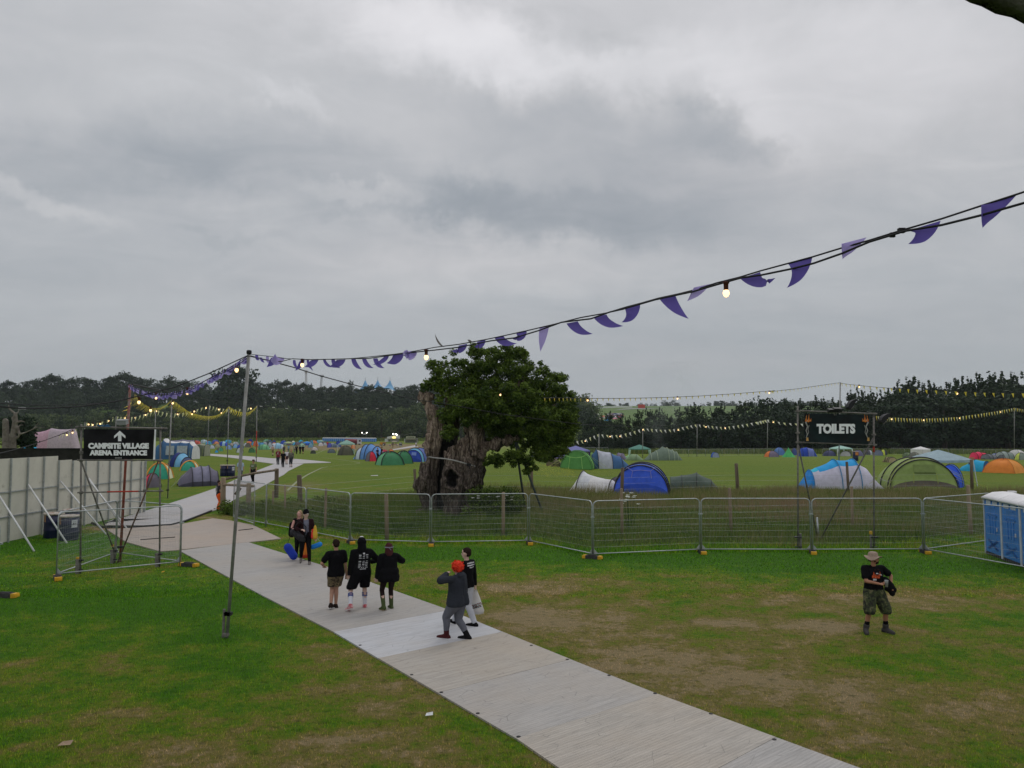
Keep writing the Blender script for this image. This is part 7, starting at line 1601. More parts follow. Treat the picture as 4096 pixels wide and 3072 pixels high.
cp = [pt + Vector((0, 0, -.05))] + [P(k, x, y, Y) for k, x, y, Y in (('A', 1800, 205, 16), ('A', 1500, 325, 15.2), ('A', 1250, 386, 14.6), ('A', 1000, 445, 14), ('A', 700, 487, 13), ('A', 400, 502, 12), ('A', 180, 505, 11), ('A', 0, 488, 10.5), ('A', -200, 440, 10))]
wire('black cable swooping from the leaning pole to the left edge above the hoarding', cp, .012)
cp = [P(k, x, y, Y) for k, x, y, Y in (('A', 1100, 430, 22), ('N', 1660, 885, 20), ('N', 1000, 915, 18), ('N', 600, 915, 16), ('N', 300, 905, 15), ('N', 0, 880, 14), ('N', -200, 850, 13))]
wire('second thin black cable above the hoarding at the left edge', cp, .009)
q = MB(); q.box(P('N', 365, 968, 13), (.10, .05, .04)); q.build('cable_joint', mat('pale_tape', (.4, .4, .42), .6), None); tag(bpy.data.objects['cable_joint'], 'pale taped joint on the black cable at the far left', 'cable joint')
cp = [P(k, x, y, Y) for k, x, y, Y in (('A', 1118, 330, 26), ('A', 1000, 570, 24.5), ('A', 900, 655, 24.3))]
wire('grey guy rope from the red pole down to the campsite sign frame', cp, .012)
cp = [P(k, x, y, Y) for k, x, y, Y in (('A', 700, 655, 24.2), ('A', 500, 740, 22), ('A', 300, 812, 19), ('A', 100, 868, 17), ('A', -60, 905, 15))]
wire('thin cable running from the campsite sign down left over the black screen', cp, .010)
cp = [P(k, x, y, Y) for k, x, y, Y in (('M', 90, 592, 26), ('M', 640, 708, 50), ('M', 1100, 795, 80), ('M', 1500, 845, 100), ('M', 1668, 858, 112), ('B', 400, 618, 125), ('B', 700, 643, 135), ('B', 980, 657, 140), ('B', 1300, 660, 145), ('B', 1560, 650, 140), ('B', 1840, 630, 130), ('B', 2130, 598, 120))]
w_ = thing('festoon_lights', 'dark festoon line with pale unlit bulbs across the trees left of the oak', 'lights'); q = MB(); q.tube(cp, .03, 4); q.build('cable', CORD, w_)
for x,y in ((400,622),(538,634),(683,645),(838,654),(983,659),(1140,661),(1300,661),(1440,658),(1558,652),(1682,645),(1836,630)):
 q = MB(); q.box(P('B', x, y, 138), (.42, .1, .16)); q.build('bulb', mat('unlit_bulb', (.6, .6, .6), .4), w_)
sg = [(2160,40),(2050,112),(1960,165),(1850,222),(1760,272),(1700,305),(1600,350),(1500,372),(1420,385),(1350,386),(1270,365),(1200,345),(1150,320),(1122,300)]
sp3 = [P('A', x, y, pt.y + (rt_.y - pt.y) * i / (len(sg) - 1)) for i, (x, y) in enumerate(sg)]
def curve_at(pts,u):
 u = min(max(u,0),.9999) * (len(pts) - 1); i = int(u); return pts[i].lerp(pts[i + 1],u - i)
pb2 = thing('purple_bunting', 'wind-tangled purple bunting sagging between the leaning pole and the red pole', 'bunting')
q = MB(); q.tube(sp3, .009, 5); q.build('cord', CORD, pb2)
rb5 = random.Random(31)
for i in range(62):
 u = (i + .5) / 62 if i < 62 else 0; a,b_ = curve_at(sp3,u),curve_at(sp3,min(1,u + .012)); dr = (curve_at(sp3,min(1,u + .09)) - a)
 if dr.length < .1: dr = a - curve_at(sp3,u - .09)
 dr.normalize(); L_ = rb5.uniform(.40,.65); dn = Vector((0,0,-1)); v = []; k = 8; w0 = .20
 sgn = 1 if rb5.random() < .75 else -1; off = rb5.uniform(.03,.10)
 for j in range(k + 1):
  s_ = j / k; c = a + dr * (sgn * L_ * s_) + dn * (off * math.sin(math.pi * s_) + .03 * s_) + Vector((0,.03 * math.sin(s_ * 7 + i),0)); wd = w0 * (1 - s_) * (.75 + .25 * math.sin(s_ * 5 + i))
  n_ = (dn * .9 + Vector((0,.45 * math.sin(s_ * 4 + i * 2),0))).normalized(); v += [c - n_ * wd * .3,c + n_ * wd * .7]
 mesh_obj('pennant', v, [(2 * j, 2 * j + 1, 2 * j + 3, 2 * j + 2) for j in range(k)], PUR2 if i % 3 else PUR, pb2, smooth=True)
f2 = thing('festoon_lights', 'festoon cable with three glowing bulbs along the tangled purple bunting', 'lights')
q = MB(); q.tube([p + Vector((0, -.03, -.04 - .03 * math.sin(i * 1.3))) for i, p in enumerate(sp3)], .009, 5); q.build('cable', CORD, f2)
for (x, y, Y) in ((1412, 345, 17.6), (790, 645, 22.0), (393, 712, 24.6)): bulb(f2, P('M', x, y, Y), 1.5)
def flags(name, label, pts, spacing, size, mats, blow=(0, 0, 0), seed=1, cord=.01, lights=None, lsize=1.5, maxn=100, cat='bunting'):
 t = thing(name, label, cat); q = MB(); q.tube(pts, cord, 4); q.build('cord', CORD, t); r_ = random.Random(seed)
 L_ = sum((pts[i + 1] - pts[i]).length for i in range(len(pts) - 1)); n = min(maxn,int(L_ / spacing)); cum = [0]
 for i in range(len(pts) - 1): cum.append(cum[-1] + (pts[i + 1] - pts[i]).length)
 def at(s_):
  s_ = min(max(s_,0),L_ - 1e-4)
  for i in range(len(pts) - 1):
   if s_ <= cum[i + 1]: return pts[i].lerp(pts[i + 1],(s_ - cum[i]) / max(1e-6,cum[i + 1] - cum[i]))
 for i in range(n):
  a = at((i + .2) * L_ / n); b_ = at((i + .2) * L_ / n + size * .62); w = (b_ - a).length; k = 5; v = []
  bl_ = Vector(blow) * r_.uniform(.6,1.3)
  for j in range(k + 1):
   s_ = j / k; c = (a + b_) / 2 + (Vector((0,0,-1)) * (1 - .25 * r_.random()) + bl_ * s_ ) .normalized() * size * s_ + Vector((0,.06 * size * math.sin(s_ * 4 + i),0)); hw = (b_ - a) * .5 * (1 - s_); v += [c - hw,c + hw]
  mesh_obj('pennant', v, [(2 * j, 2 * j + 1, 2 * j + 3, 2 * j + 2) for j in range(k)], mats[i % len(mats)], t, smooth=True)
 for p in (lights or []): bulb(t,p,lsize)
 return t
def ppts(k,l,Y0,Y1):
 n = len(l) - 1; return [P(k,x,y,Y0 + (Y1 - Y0) * i / n) for i,(x,y) in enumerate(l)]
y1 = [rt_ + Vector((0, 0, -.9))] + ppts('M', [(125, 700), (160, 755), (205, 815), (260, 852), (330, 885), (390, 892), (440, 885), (520, 850), (590, 785)], 28, 51.3)
flags('yellow_bunting', 'yellow bunting sagging from the red pole to the pole by the navy tent', y1, .42, .42, [YELC], (-.9, 0, .0), 3, lights=[P('M', 178, 765, 29.5), P('M', 325, 880, 38), P('M', 604, 800, 50.8)], lsize=2.0)
y2 = ppts('M', [(592, 790), (650, 822), (700, 862), (800, 932), (900, 968), (980, 988), (1060, 995), (1150, 985), (1250, 938), (1313, 868)], 51.5, p3.y)
flags('yellow_bunting', 'yellow bunting in the long sag right of the campsite sign', y2, .52, .62, [YELC], (-.6, 0, 0), 4, lights=[P('M', 848, 945, 66), P('M', 1218, 935, 84)], lsize=2.0)
y3 = ppts('M', [(1315, 868), (1360, 905), (1410, 925), (1480, 944), (1530, 948), (1570, 940), (1620, 910), (1668, 862)], p3.y, p4.y)
flags('yellow_bunting', 'yellow bunting crossing behind the leaning pole', y3, .6, .72, [YELC], (-.4, 0, 0), 5)
w1_ = ppts('A', [(1005, 572), (1080, 578), (1170, 576), (1260, 550), (1345, 516), (1435, 541), (1535, 546), (1620, 538), (1700, 512), (1805, 477), (1880, 498), (1960, 512), (2060, 512), (2170, 494)], 100, 138)
flags('pale_bunting', 'thin pale yellow bunting with tiny lights behind the sagging yellow one', w1_, 1.1, .8, [YP], (-.3, 0, 0), 6, cord=.035, lights=[P('A', x, y, 110) for x, y in ((1080, 572), (1170, 570), (1258, 545), (1352, 512), (1535, 540), (1680, 515), (1780, 485), (1890, 498), (2168, 490))], lsize=3.2)
w2_ = ppts('N', [(975, 1428), (1020, 1392), (1110, 1380), (1205, 1345), (1290, 1292)], 96, 104)
flags('pale_bunting', 'short pale bunting above the pink tent left of the sign', w2_, 1.2, .7, [YP], (-.3, 0, 0), 7, cord=.035, lights=[P('N', 1110, 1376, 98), P('N', 1205, 1338, 100)], lsize=3.2)
w3_ = ppts('N', [(1412, 1200), (1470, 1206), (1540, 1212), (1610, 1205), (1665, 1195), (1740, 1176), (1810, 1150), (1870, 1120), (1925, 1090)], 104, 100)
flags('pale_bunting', 'pale bunting with lights just above the campsite sign', w3_, 1.2, .7, [YP], (-.3, 0, 0), 8, cord=.035, lights=[P('N', x, y, 102) for x, y in ((1470, 1202), (1538, 1210), (1664, 1192), (1808, 1148))], lsize=3.2)
s1_ = ppts('D', [(-60, 203), (90, 203), (205, 205), (400, 207), (600, 207), (800, 204), (1000, 199), (1300, 187), (1600, 168), (1991, 138)], 36, 52) + ppts('E', [(150, 228), (370, 205), (540, 180), (705, 157)], 54, 61.3)
flags('yellow_bunting', 'yellow bunting stretched across the sky from behind the oak to the toilets sign pole', s1_, .56, .20, [YELC], (.1, 0, 0), 9, cord=.014, lights=[P('D', 333, 205, 40), P('D', 1128, 192, 46), P('D', 1940, 142, 51.5), P('E', 150, 226, 54)], lsize=1.4)
s2_ = ppts('E', [(707, 160), (780, 172), (850, 178), (960, 190), (1090, 200), (1250, 209), (1430, 216), (1620, 226), (1800, 234), (1960, 238), (2139, 240), (2400, 232)], 61.3, 44)
flags('yellow_bunting', 'yellow bunting running right from the toilets sign pole over the pines', s2_, .70, .30, [YELC], (.15, 0, 0), 10, cord=.014, lights=[P('E', 852, 176, 59), P('E', 1617, 226, 52)], lsize=1.8)
s3_ = ppts('D', [(225, 588), (300, 572), (370, 545), (432, 522), (530, 532), (620, 530), (720, 505), (820, 470), (900, 478), (1000, 485), (1100, 478), (1200, 455), (1302, 434), (1400, 448), (1500, 458), (1600, 455), (1750, 430), (1925, 392)], 150, 175) + ppts('E', [(50, 465), (138, 445), (250, 468), (430, 480)], 175, 170)
flags('pale_bunting', 'cream bunting hung from thin poles along the far right field', s3_, 1.2, .85, [WHC, YP], (.5, 0, 0), 11, cord=.03, lights=[P('D', x, y, 160) for x, y in ((312, 572), (532, 532), (620, 530), (710, 508), (822, 472), (1134, 474), (1380, 446), (1550, 458), (1975, 405))], lsize=3.6)
s4_ = ppts('E', [(980, 415), (1050, 425), (1115, 430), (1250, 436), (1350, 438), (1480, 435), (1620, 425), (1800, 400), (1940, 378), (2063, 354), (2139, 366), (2260, 380)], 120, 160)
flags('pale_bunting', 'yellow and cream bunting between the toilets sign and the right hand pole', s4_, 1.0, .8, [YELC, YP], (.1, 0, 0), 12, cord=.03, lights=[P('E', 1105, 430, 124), P('E', 1355, 438, 132), P('E', 1635, 423, 140), P('E', 1955, 376, 152)], lsize=3.2)
# ---------------------------------------------------------------- people
SKIN = mat('skin', (.42, .24, .17), .6, .12, 9); SKIN_P = mat('skin_pale', (.56, .38, .31), .6, .1, 9); SKIN_T = mat('skin_tanned', (.38, .19, .12), .6, .12, 9)
BLK = cloth('black', 19, 19, 22, 1.0); DKG = cloth('charcoal', 42, 45, 52, 1.3)
def camo(name,cols,sc_=9):
 m = bpy.data.materials.new(name); m.use_nodes = True; MATS[name] = m; t = NT(m.node_tree); p = t.n['Principled BSDF']; tc = t.node('ShaderNodeTexCoord')
 t.l.new(t.ramp(t.noise(tc.outputs['Object'], sc_, 3, .6, .6), [(0, cols[0]), (.42, cols[1]), (.5, cols[2]), (.6, cols[3])], 'CONSTANT'), p.inputs['Base Color']); p.inputs['Roughness'].default_value = .9; return m
def ik(a,b,l1,l2,pole_):
 a,b = Vector(a),Vector(b); d = b - a; L_ = min(d.length,(l1 + l2) * .999); d.normalize(); b = a + d * L_
 x = (l1 * l1 - l2 * l2 + L_ * L_) / (2 * L_); h = math.sqrt(max(0,l1 * l1 - x * x)); p = Vector(pole_); p = (p - d * p.dot(d)).normalized()
 return a + d * x + p * h,b
class Fig:
 """figure in its own frame: x to its left hand... y forward, z up, feet at z 0; all in metres for a 1.75 m body"""
 def __init__(s,H_=1.75,build=1.0,feet=((-.10,0,0),(.10,0,0)),hands=((-.28,.05,.80),(.28,.05,.80)),elbow=((-.6,-1,0),(.6,-1,0)),lean=0.0,head=(0,0),toe=(0,0),heel=(0,0),hip=.93,turn=0.0):
  s.k = H_ / 1.75; s.bw = build; s.lean = lean; s.head = head
  s.pel = Vector((0,-.01,hip)); s.wst = Vector((0,lean * .35,1.10)); s.chs = Vector((0,lean * .7,1.28)); s.nck = Vector((0,lean * .95,1.47)); s.hd = Vector((0,lean * 1.1 + .02,1.625))
  s.hips = [Vector((x * .09 * build ** .5,0,hip)) for x in (-1,1)]; s.sh = [Vector((x * .185 * build ** .4,lean * .85 - .01,1.41)) for x in (-1,1)]
  s.ank = []; s.kn = []; s.toe = toe; s.heel = heel; s.feet = feet
  for i in (0,1):
   f = Vector(feet[i]) + Vector((0,-.0,.09 + heel[i])); k,a = ik(s.hips[i],f,.43,.43,(math.sin(toe[i]) * .6,1,0)); s.kn.append(k); s.ank.append(a)
  s.el = []; s.wr = []
  for i in (0,1):
   e,w = ik(s.sh[i],hands[i],.29,.26,elbow[i]); s.el.append(e); s.wr.append(w)
 def foot(s,b,i,r0=.042,L_=.19,sole=0.0):
  a = s.ank[i]; q = s.toe[i]; d = Vector((math.sin(q),math.cos(q),0)); dn = s.heel[i]
  toe_ = a + d * L_ + Vector((0,0,-.055 - dn * .9)); ball_ = a + d * L_ * .62 + Vector((0,0,-.05 - dn * .85)); hl = a - d * .045 + Vector((0,0,-.045))
  cap(b,a,r0,hl,r0 * .98); cap(b,hl,r0 * .95,ball_,r0 * .95); cap(b,ball_,r0 * .98,toe_,r0 * .68); cap(b,a,r0,ball_,r0 * .8)
 def body(s,b,fingers=True,curl=.5,grip=(0,0)):
  w = s.bw
  cap(b,s.hips[0] + Vector((0,0,.02)),.095 * w,s.hips[1] + Vector((0,0,.02)),.095 * w); cap(b,s.pel + Vector((0,0,.04)),.11 * w,s.wst,.10 * w); cap(b,s.wst,.10 * w,s.chs,.115 * w)
  for x in (-1,1): cap(b,s.wst + Vector((x * .05 * w,0,0)),.085 * w,s.chs + Vector((x * .07 * w,0,.03)),.095 * w)
  cap(b,s.sh[0] + Vector((.04,0,0)),.062,s.sh[1] - Vector((.04,0,0)),.062); cap(b,s.chs,.10,s.nck - Vector((0,0,.05)),.07); cap(b,s.nck - Vector((0,0,.05)),.056,s.hd - Vector((0,0,.05)),.052)
  for i in (0,1):
   cap(b,s.sh[i],.057,s.el[i],.042); cap(b,s.el[i],.042,s.wr[i],.027)
   cap(b,s.hips[i],.092 * w ** .6,s.kn[i],.058 * w ** .4); m_ = s.kn[i].lerp(s.ank[i],.35) + Vector((0,-.015,0)); cap(b,s.kn[i],.055,m_,.055); cap(b,m_,.055,s.ank[i],.036); s.foot(b,i)
   s.hand(b,i,fingers,curl)
  yw, pt_ = s.head; M_ = Matrix.Rotation(yw, 3, 'Z') @ Matrix.Rotation(pt_, 3, 'X'); h = s.hd; s.M = M_
  def hp(x,y,z): return h + M_ @ Vector((x,y,z))
  s.hp = hp
  for p,r in (((0,-.012,.025),.092),((0,.018,.035),.082),((.028,0,.0),.068),((-.028,0,0),.068),((0,.045,-.035),.055),((0,.05,-.075),.038)):
   q = hp(*p); b.ball(q,r,14)
  cap(b,hp(-.025,.03,-.07),.032,hp(.025,.03,-.07),.032); cap(b,hp(0,.088,.012),.010,hp(0,.108,-.018),.014); b.ball(hp(0,.098,-.02),.017,8)
  for x in (-1,1): cap(b,hp(x * .083,-.005,.02),.016,hp(x * .083,.0,-.025),.012); cap(b,hp(x * .02,.084,.034),.012,hp(x * .052,.07,.034),.012)
  cap(b,hp(-.018,.088,-.052),.009,hp(.018,.088,-.052),.009)
 def hand(s,b,i,fingers,curl):
  d = (s.wr[i] - s.el[i]).normalized(); sx = -1 if i == 0 else 1
  up = Vector((0,0,1)); n = d.cross(Vector((sx,.2,0))).normalized() if abs(d.z) > .5 else Vector((-sx * .2,0,-1)); side = d.cross(n).normalized(); w0 = s.wr[i]
  if side.y < 0 and abs(d.z) > .5: side = -side
  n = side.cross(d).normalized()
  if n.x * sx > 0: n = -n          # palm faces the body
  for k in range(4): cap(b,w0 + d * .01 + side * (k - 1.5) * .011,.017,w0 + d * .085 + side * (k - 1.5) * .021,.0125,8)
  if fingers:
   for k,L_ in enumerate((.060,.072,.078,.068)):
    k2 = (k - 1.5) * .0215; p0 = w0 + d * .09 + side * k2; a1 = curl; p1 = p0 + (d * math.cos(a1) + n * math.sin(a1)) * L_ * .5; p2 = p1 + (d * math.cos(a1 * 2.4) + n * math.sin(a1 * 2.4)) * L_ * .5
    cap(b,p0,.0105,p1,.0098,7); cap(b,p1,.0098,p2,.0085,7)
   t0 = w0 + d * .03 + side * .03; t1 = t0 + (d * .5 + side * .6 + n * .3).normalized() * .04; t2 = t1 + (d * .9 + n * .35).normalized() * .032; cap(b,t0,.014,t1,.012,7); cap(b,t1,.012,t2,.010,7)
  else: cap(b,w0 + d * .06,.03,w0 + d * .12 + n * .03,.024,7)
  s.__dict__.setdefault('palm', {})[i] = w0 + d * .09 + n * .03
 def top(s,b,g=.018,hem=.86,sleeve=1.0,flare=0.0,sl_r=.062,sl_e=.055,hood=0):
  w = s.bw; g *= .62; cap(b,s.pel + Vector((0,0,hem - s.pel.z + .04)),.10 * w + g,s.chs + Vector((0,0,.02)),.118 * w + g); sleeve = sleeve * .78 if .2 < sleeve < .5 else sleeve; sl_r = min(sl_r,.066); sl_e *= .92
  for x in (-1,1):
   cap(b,s.pel * 1 + Vector((x * .065 * w,0,hem - s.pel.z + .02)),.10 * w + g + flare,s.wst + Vector((x * .055 * w,0,0)),.095 * w + g + flare * .4); cap(b,s.wst + Vector((x * .055 * w,0,0)),.095 * w + g + flare * .4,s.chs + Vector((x * .065 * w,0,.02)),.10 * w + g)
   cap(b,s.chs + Vector((x * .06 * w,0,0)),.10 * w + g,s.sh[0 if x < 0 else 1] - Vector((x * .05,0,.005)),.062 + g)
  cap(b,s.sh[0] + Vector((.045,0,-.01)),.060 + g,s.sh[1] - Vector((.045,0,.01)),.060 + g); cap(b,s.chs,.11 + g,s.nck - Vector((0,0,.045)),.068 + g * .4)
  for i in (0,1):
   if sleeve <= .5: cap(b,s.sh[i],sl_r + g * .5,s.sh[i].lerp(s.el[i],sleeve * 2),sl_e + g * .8)
   else:
    cap(b,s.sh[i],sl_r + g * .5,s.el[i],sl_e + g * .3); cap(b,s.el[i],sl_e + g * .3,s.el[i].lerp(s.wr[i],(sleeve - .5) * 2),sl_e * .72 + g * .3)
 def legs(s,b,r_h=.115,r_k=.085,r_a=.06,to=2.0,waist=1.02,crotch=True):
  """to: 0..1 down the thigh, 1..2 down the shin"""
  w = s.bw; cap(b,Vector((-.06 * w,0,waist)),.10 * w + .012,Vector((-.06 * w,0,s.pel.z)),.11 * w + .012); cap(b,Vector((.06 * w,0,waist)),.10 * w + .012,Vector((.06 * w,0,s.pel.z)),.11 * w + .012)
  for i in (0,1):
   e = s.hips[i].lerp(s.kn[i],min(1,to)); cap(b,s.hips[i] - Vector((0,0,.01)),r_h * w ** .5,e,r_k if to >= 1 else r_h * w ** .5 * (1 - to) + r_k * to + .008)
   if to > 1: m_ = s.kn[i].lerp(s.ank[i],.35) + Vector((0,-.012,0)); cap(b,s.kn[i],r_k,m_,(r_k * .55 + r_a * .45)); cap(b,m_,(r_k * .55 + r_a * .45),s.kn[i].lerp(s.ank[i],to - 1),r_a)
def dress(f,t,name,m,fn,voxel=.014,wr=.008,hemz=None,hems=None):
 b = MB(); fn(b); o = remesh(name,b,voxel,m,t,2,.4); me = o.data
 CO = [v.co.copy() for v in me.vertices]; NO = [v.normal.copy() for v in me.vertices]
 for i,p in enumerate(CO):
  if wr: p = p + NO[i] * wr * (mnoise.noise(Vector((p.x * 9,p.y * 9,p.z * 5))) + .6 * mnoise.noise(p * 22))
  if hemz is not None and p.z < hemz: p = Vector((p.x,p.y,hemz + (p.z - hemz) * .06))
  CO[i] = p
 me.vertices.foreach_set('co', [c for v in CO for c in v]); me.update(); return o
def person(label,pos,face,f,skin=SKIN,near=True,fingers=None,curl=.5,group=None):
 """face: compass direction the chest looks to, as a plan vector"""
 t = thing('person', label, 'person', pos, math.atan2(face[1], face[0]) - math.pi / 2, group); t.scale = (f.k, f.k, f.k)
 b = MB(); f.body(b, near if fingers is None else fingers, curl); remesh('body', b, .0085 if near else .02, skin, t, 2, .35)
 return t
def shoes(f, t, m, sole=None, boot=0.0, r=.05, name='shoe', voxel=.014, wide=1.0):
 for i in (0,1):
  mm = m[i] if isinstance(m,(list,tuple)) else m
  def fn(b): 
   f.foot(b,i,r,.20 * wide)
   if boot: cap(b,f.ank[i],r * 1.05,f.ank[i].lerp(f.kn[i],boot),r * 1.22)
  o = dress(f,t,name,mm,fn,voxel,.002)
  if sole:
   q = f.toe[i]; d = Vector((math.sin(q),math.cos(q),0)); a = f.ank[i]; b = MB(); z0 = -.088; dn = f.heel[i]
   sd = Vector((d.y,-d.x,0)); pts = [(-.08,.03),(-.085,-.03),(.03,-.042),(.13,-.05),(.20,-.035),(.235,0),(.20,.04),(.13,.05),(.03,.042)]
   lo = [a + d * u + sd * v_ + Vector((0,0,z0 - dn * (u + .08) / .31)) for u,v_ in pts]; hi = [p + Vector((0,0,.028)) for p in lo]; n_ = len(pts)
   b.add(lo + hi, [tuple(range(n_))[::-1], tuple(range(n_, 2 * n_))] + [(j, (j + 1) % n_, (j + 1) % n_ + n_, j + n_) for j in range(n_)]); b.build('sole', sole, o)
def hair(f, t, m, fn, name='hair', voxel=.012, rough=.012): return dress(f, t, name, m, fn, voxel, rough)
def decal(t,obj,name,m,shapes,origin,n_dir,off=.006):
 """flat print pressed on to a garment: shapes are polygons (x right, z up) seen from n_dir side"""
 bv = BVHTree.FromPolygons([v.co for v in obj.data.vertices],[tuple(p.vertices) for p in obj.data.polygons])
 n_ = Vector(n_dir).normalized(); xd = Vector((-n_.y,n_.x,0)).normalized(); q = MB(); o_ = Vector(origin)
 for poly in shapes:
  pts = []
  for (x,z) in poly:
   s_ = o_ + xd * x + Vector((0,0,z)) + n_ * 1.0; h = bv.ray_cast(s_,-n_); pts.append((h[0] if h[0] else s_ - n_ * .9) + n_ * off)
  q.poly(pts)
 return q.build(name,m,obj)
def rect(x,z,w,h): return [(x - w / 2,z - h / 2),(x + w / 2,z - h / 2),(x + w / 2,z + h / 2),(x - w / 2,z + h / 2)]
HB = cloth('hair_brown', 40, 30, 26, 1.2); WHITE = mat('white_rubber', (.62, .61, .60), .6, .06, 8); PRINT = mat('shirt_print', (.55, .56, .58), .8, .1, 10)
away = (-.50,.86)
f = Fig(1.76,1.1,feet=((-.13,-.04,0),(.04,.10,0)),hands=((-.24,.20,1.06),(.27,-.02,.84)),elbow=((-1,-.5,-.6),(.5,-1,0)),heel=(.06,0),toe=(.7,-.15),head=(0,-.05),hip=.92)
pos = G('S1', 300, 1505); t1 = person('person in black T-shirt and brown camouflage shorts walking away, leftmost of three', pos, away, f, SKIN)
sh_ = dress(f, t1, 'tshirt', BLK, lambda b: f.top(b, .03, .88, .42, .03, .07, .072), hemz=.84)
dress(f, t1, 'shorts', camo('camo_brown', [(.03, .022, .015), (.10, .075, .04), (.20, .15, .085), (.055, .045, .025)], 14), lambda b: f.legs(b, .125, .105, to=.82), hemz=.56)
hair(f,t1,HB,lambda b: [b.ball(f.hp(0,-.022,.045),.092,14),b.ball(f.hp(0,-.04,.0),.078,12)])
shoes(f, t1, cloth('brown_shoe', 40, 32, 30, 1.2), WHITE)
f = Fig(1.80,1.22,feet=((-.30,-.22,0),(.12,.12,0)),hands=((-.30,.02,.80),(.30,.22,1.12)),elbow=((-.4,-1,0),(1,-.35,-.8)),heel=(.10,0),toe=(-.35,.1),head=(0,-.02),hip=.91)
pos = G('S1', 800, 1510); t2 = person('person in black hoodie with white list printed on the back and striped white socks', pos, (-.38, .92), f, SKIN_P)
hd = dress(f, t2, 'hoodie', BLK, lambda b: [f.top(b, .045, .88, .97, .02, .085, .08)], hemz=.86)
dress(f, t2, 'hood', BLK, lambda b: [b.ball(f.hp(0, -.02, .02), (.115, .125, .135), 16), cap(b, f.hp(0, -.05, -.06), .105, f.nck + Vector((0, -.03, -.02)), .12)], wr=.005)
hair(f, t2, mat('white_cap', (.6, .6, .6), .8), lambda b: [b.ball(f.hp(0, .01, .145), (.055, .06, .02), 10)], 'cap', rough=0)
dress(f, t2, 'shorts', BLK, lambda b: f.legs(b, .135, .115, to=.86, waist=1.0), hemz=.52)
def sock_fn(i): return lambda b: [cap(b,f.kn[i].lerp(f.ank[i],.24),.062,f.kn[i].lerp(f.ank[i],.45),.062),cap(b,f.kn[i].lerp(f.ank[i],.45),.062,f.ank[i],.047)]
for i in (0,1):
 so2 = dress(f, t2, 'sock', mat('white_sock', (.60, .61, .66), .9, .05, 9), sock_fn(i), wr=.002)
 for u in (.32,.40,.48):
  b = MB(); p = f.kn[i].lerp(f.ank[i], u); d = (f.ank[i] - f.kn[i]).normalized() * .012; b.tube([p - d, p + d], .066, 14); b.build('stripe', mat('sock_stripe', (.03, .06, .22), .9), so2)
shoes(f, t2, mat('red_white_shoe', (.42, .04, .06), .7, .2, 12, col2=(.60, .42, .42)), WHITE)
r7 = random.Random(7); shp = [rect(.0,.150,.05,.030),rect(.012,.172,.018,.03)]
for row in range(9):
 z = .112 - row * .037
 if row in (3,): continue
 for cx in (-.088,0,.084):
  w_ = r7.uniform(.045,.075) if cx else r7.uniform(.045,.07); shp.append(rect(cx + r7.uniform(-.006,.006) - .012 * row / 3,z,w_,r7.choice((.010,.013,.018))))
shp.append(rect(-.03,.112 - 9 * .037,.15,.014))
decal(t2, hd, 'back_print', PRINT, shp, (.03, 0, 1.24), (0, -1, 0))
tcup = thing('drinks_can', 'pale drinks can in the left hand of the hooded person', 'can', pos + Matrix.Rotation(t2.rotation_euler[2], 3, 'Z') @ (f.palm[0] * f.k) - Vector((0, 0, .06))); MB().lathe([(.028, 0), (.034, .01), (.034, .12), (.027, .13)], n=12).build('body', mat('can_white', (.6, .62, .6), .35), tcup, True); MB().lathe([(.026, .131), (.02, .133)], n=10).build('lid', GALV, tcup)
f = Fig(1.68,1.12,feet=((-.14,-.10,0),(.09,.10,0)),hands=((-.32,.02,.82),(.18,.30,1.30)),elbow=((-.5,-1,0),(1,-.2,-.5)),heel=(.05,0),toe=(-.4,-.2),head=(0,-.03),hip=.92)
pos = G('S1', 1335, 1520); t3 = person('person in wide black jacket, dark tights and green wellington boots with a bandana', pos, (-.30, .95), f, SKIN_P)
dress(f, t3, 'jacket', BLK, lambda b: [f.top(b, .055, .84, .98, .075, .085, .08), cap(b, Vector((-.08, -.02, 1.0)), .19, Vector((.08, -.02, 1.0)), .19)], hemz=.76)
dress(f, t3, 'tights', cloth('tights', 36, 27, 27, 1.2), lambda b: f.legs(b, .105, .066, .05, to=1.36), wr=.002)
for i in (0,1):
 o = dress(f, t3, 'boot', cloth('olive_boot', 64, 74, 46, 1.3), lambda b: [cap(b, f.kn[i].lerp(f.ank[i], .16), .066, f.ank[i], .054), f.foot(b, i, .052, .19)], wr=.002)
 b = MB(); a = f.ank[i]; d = Vector((math.sin(f.toe[i]), math.cos(f.toe[i]), 0)); b.box(a + d * .07 + Vector((0, 0, -.083 - f.heel[i] * .4)), (.10, .28, .018), rz=-f.toe[i], rx=-f.heel[i] * 2.4); b.build('sole', mat('boot_sole', (.36, .29, .17), .8), o)
hair(f, t3, cloth('hair_auburn', 62, 34, 36, 1.3), lambda b: [b.ball(f.hp(0, -.02, .03), (.102, .105, .108), 14), cap(b, f.hp(0, -.05, -.03), .092, f.hp(0, -.05, -.14), .10), cap(b, f.hp(-.07, -.02, -.05), .04, f.hp(-.09, -.02, -.2), .03), cap(b, f.hp(.07, -.02, -.05), .04, f.hp(.09, -.02, -.2), .03)])
b = MB(); b.tube([f.hp(.108 * math.cos(a), -.025 + .112 * math.sin(a), .02) for a in [2 * math.pi * i / 16 for i in range(17)]], .014, 6); b.tube([f.hp(-.02, -.14, .02), f.hp(.04, -.15, -.05)], .01, 5); b.build('bandana', mat('bandana', (.22, .21, .26), .9, .6, 30), t3)
fr_ = (-.86,.50)
f = Fig(1.66,1.42,feet=((-.06,.26,0),(.12,-.20,0)),hands=((-.20,.17,1.50),(.30,.02,.82)),elbow=((-1,-.2,-.55),(.5,-1,0)),heel=(0,0),toe=(-.2,-.15),head=(.25,.05),hip=.87)
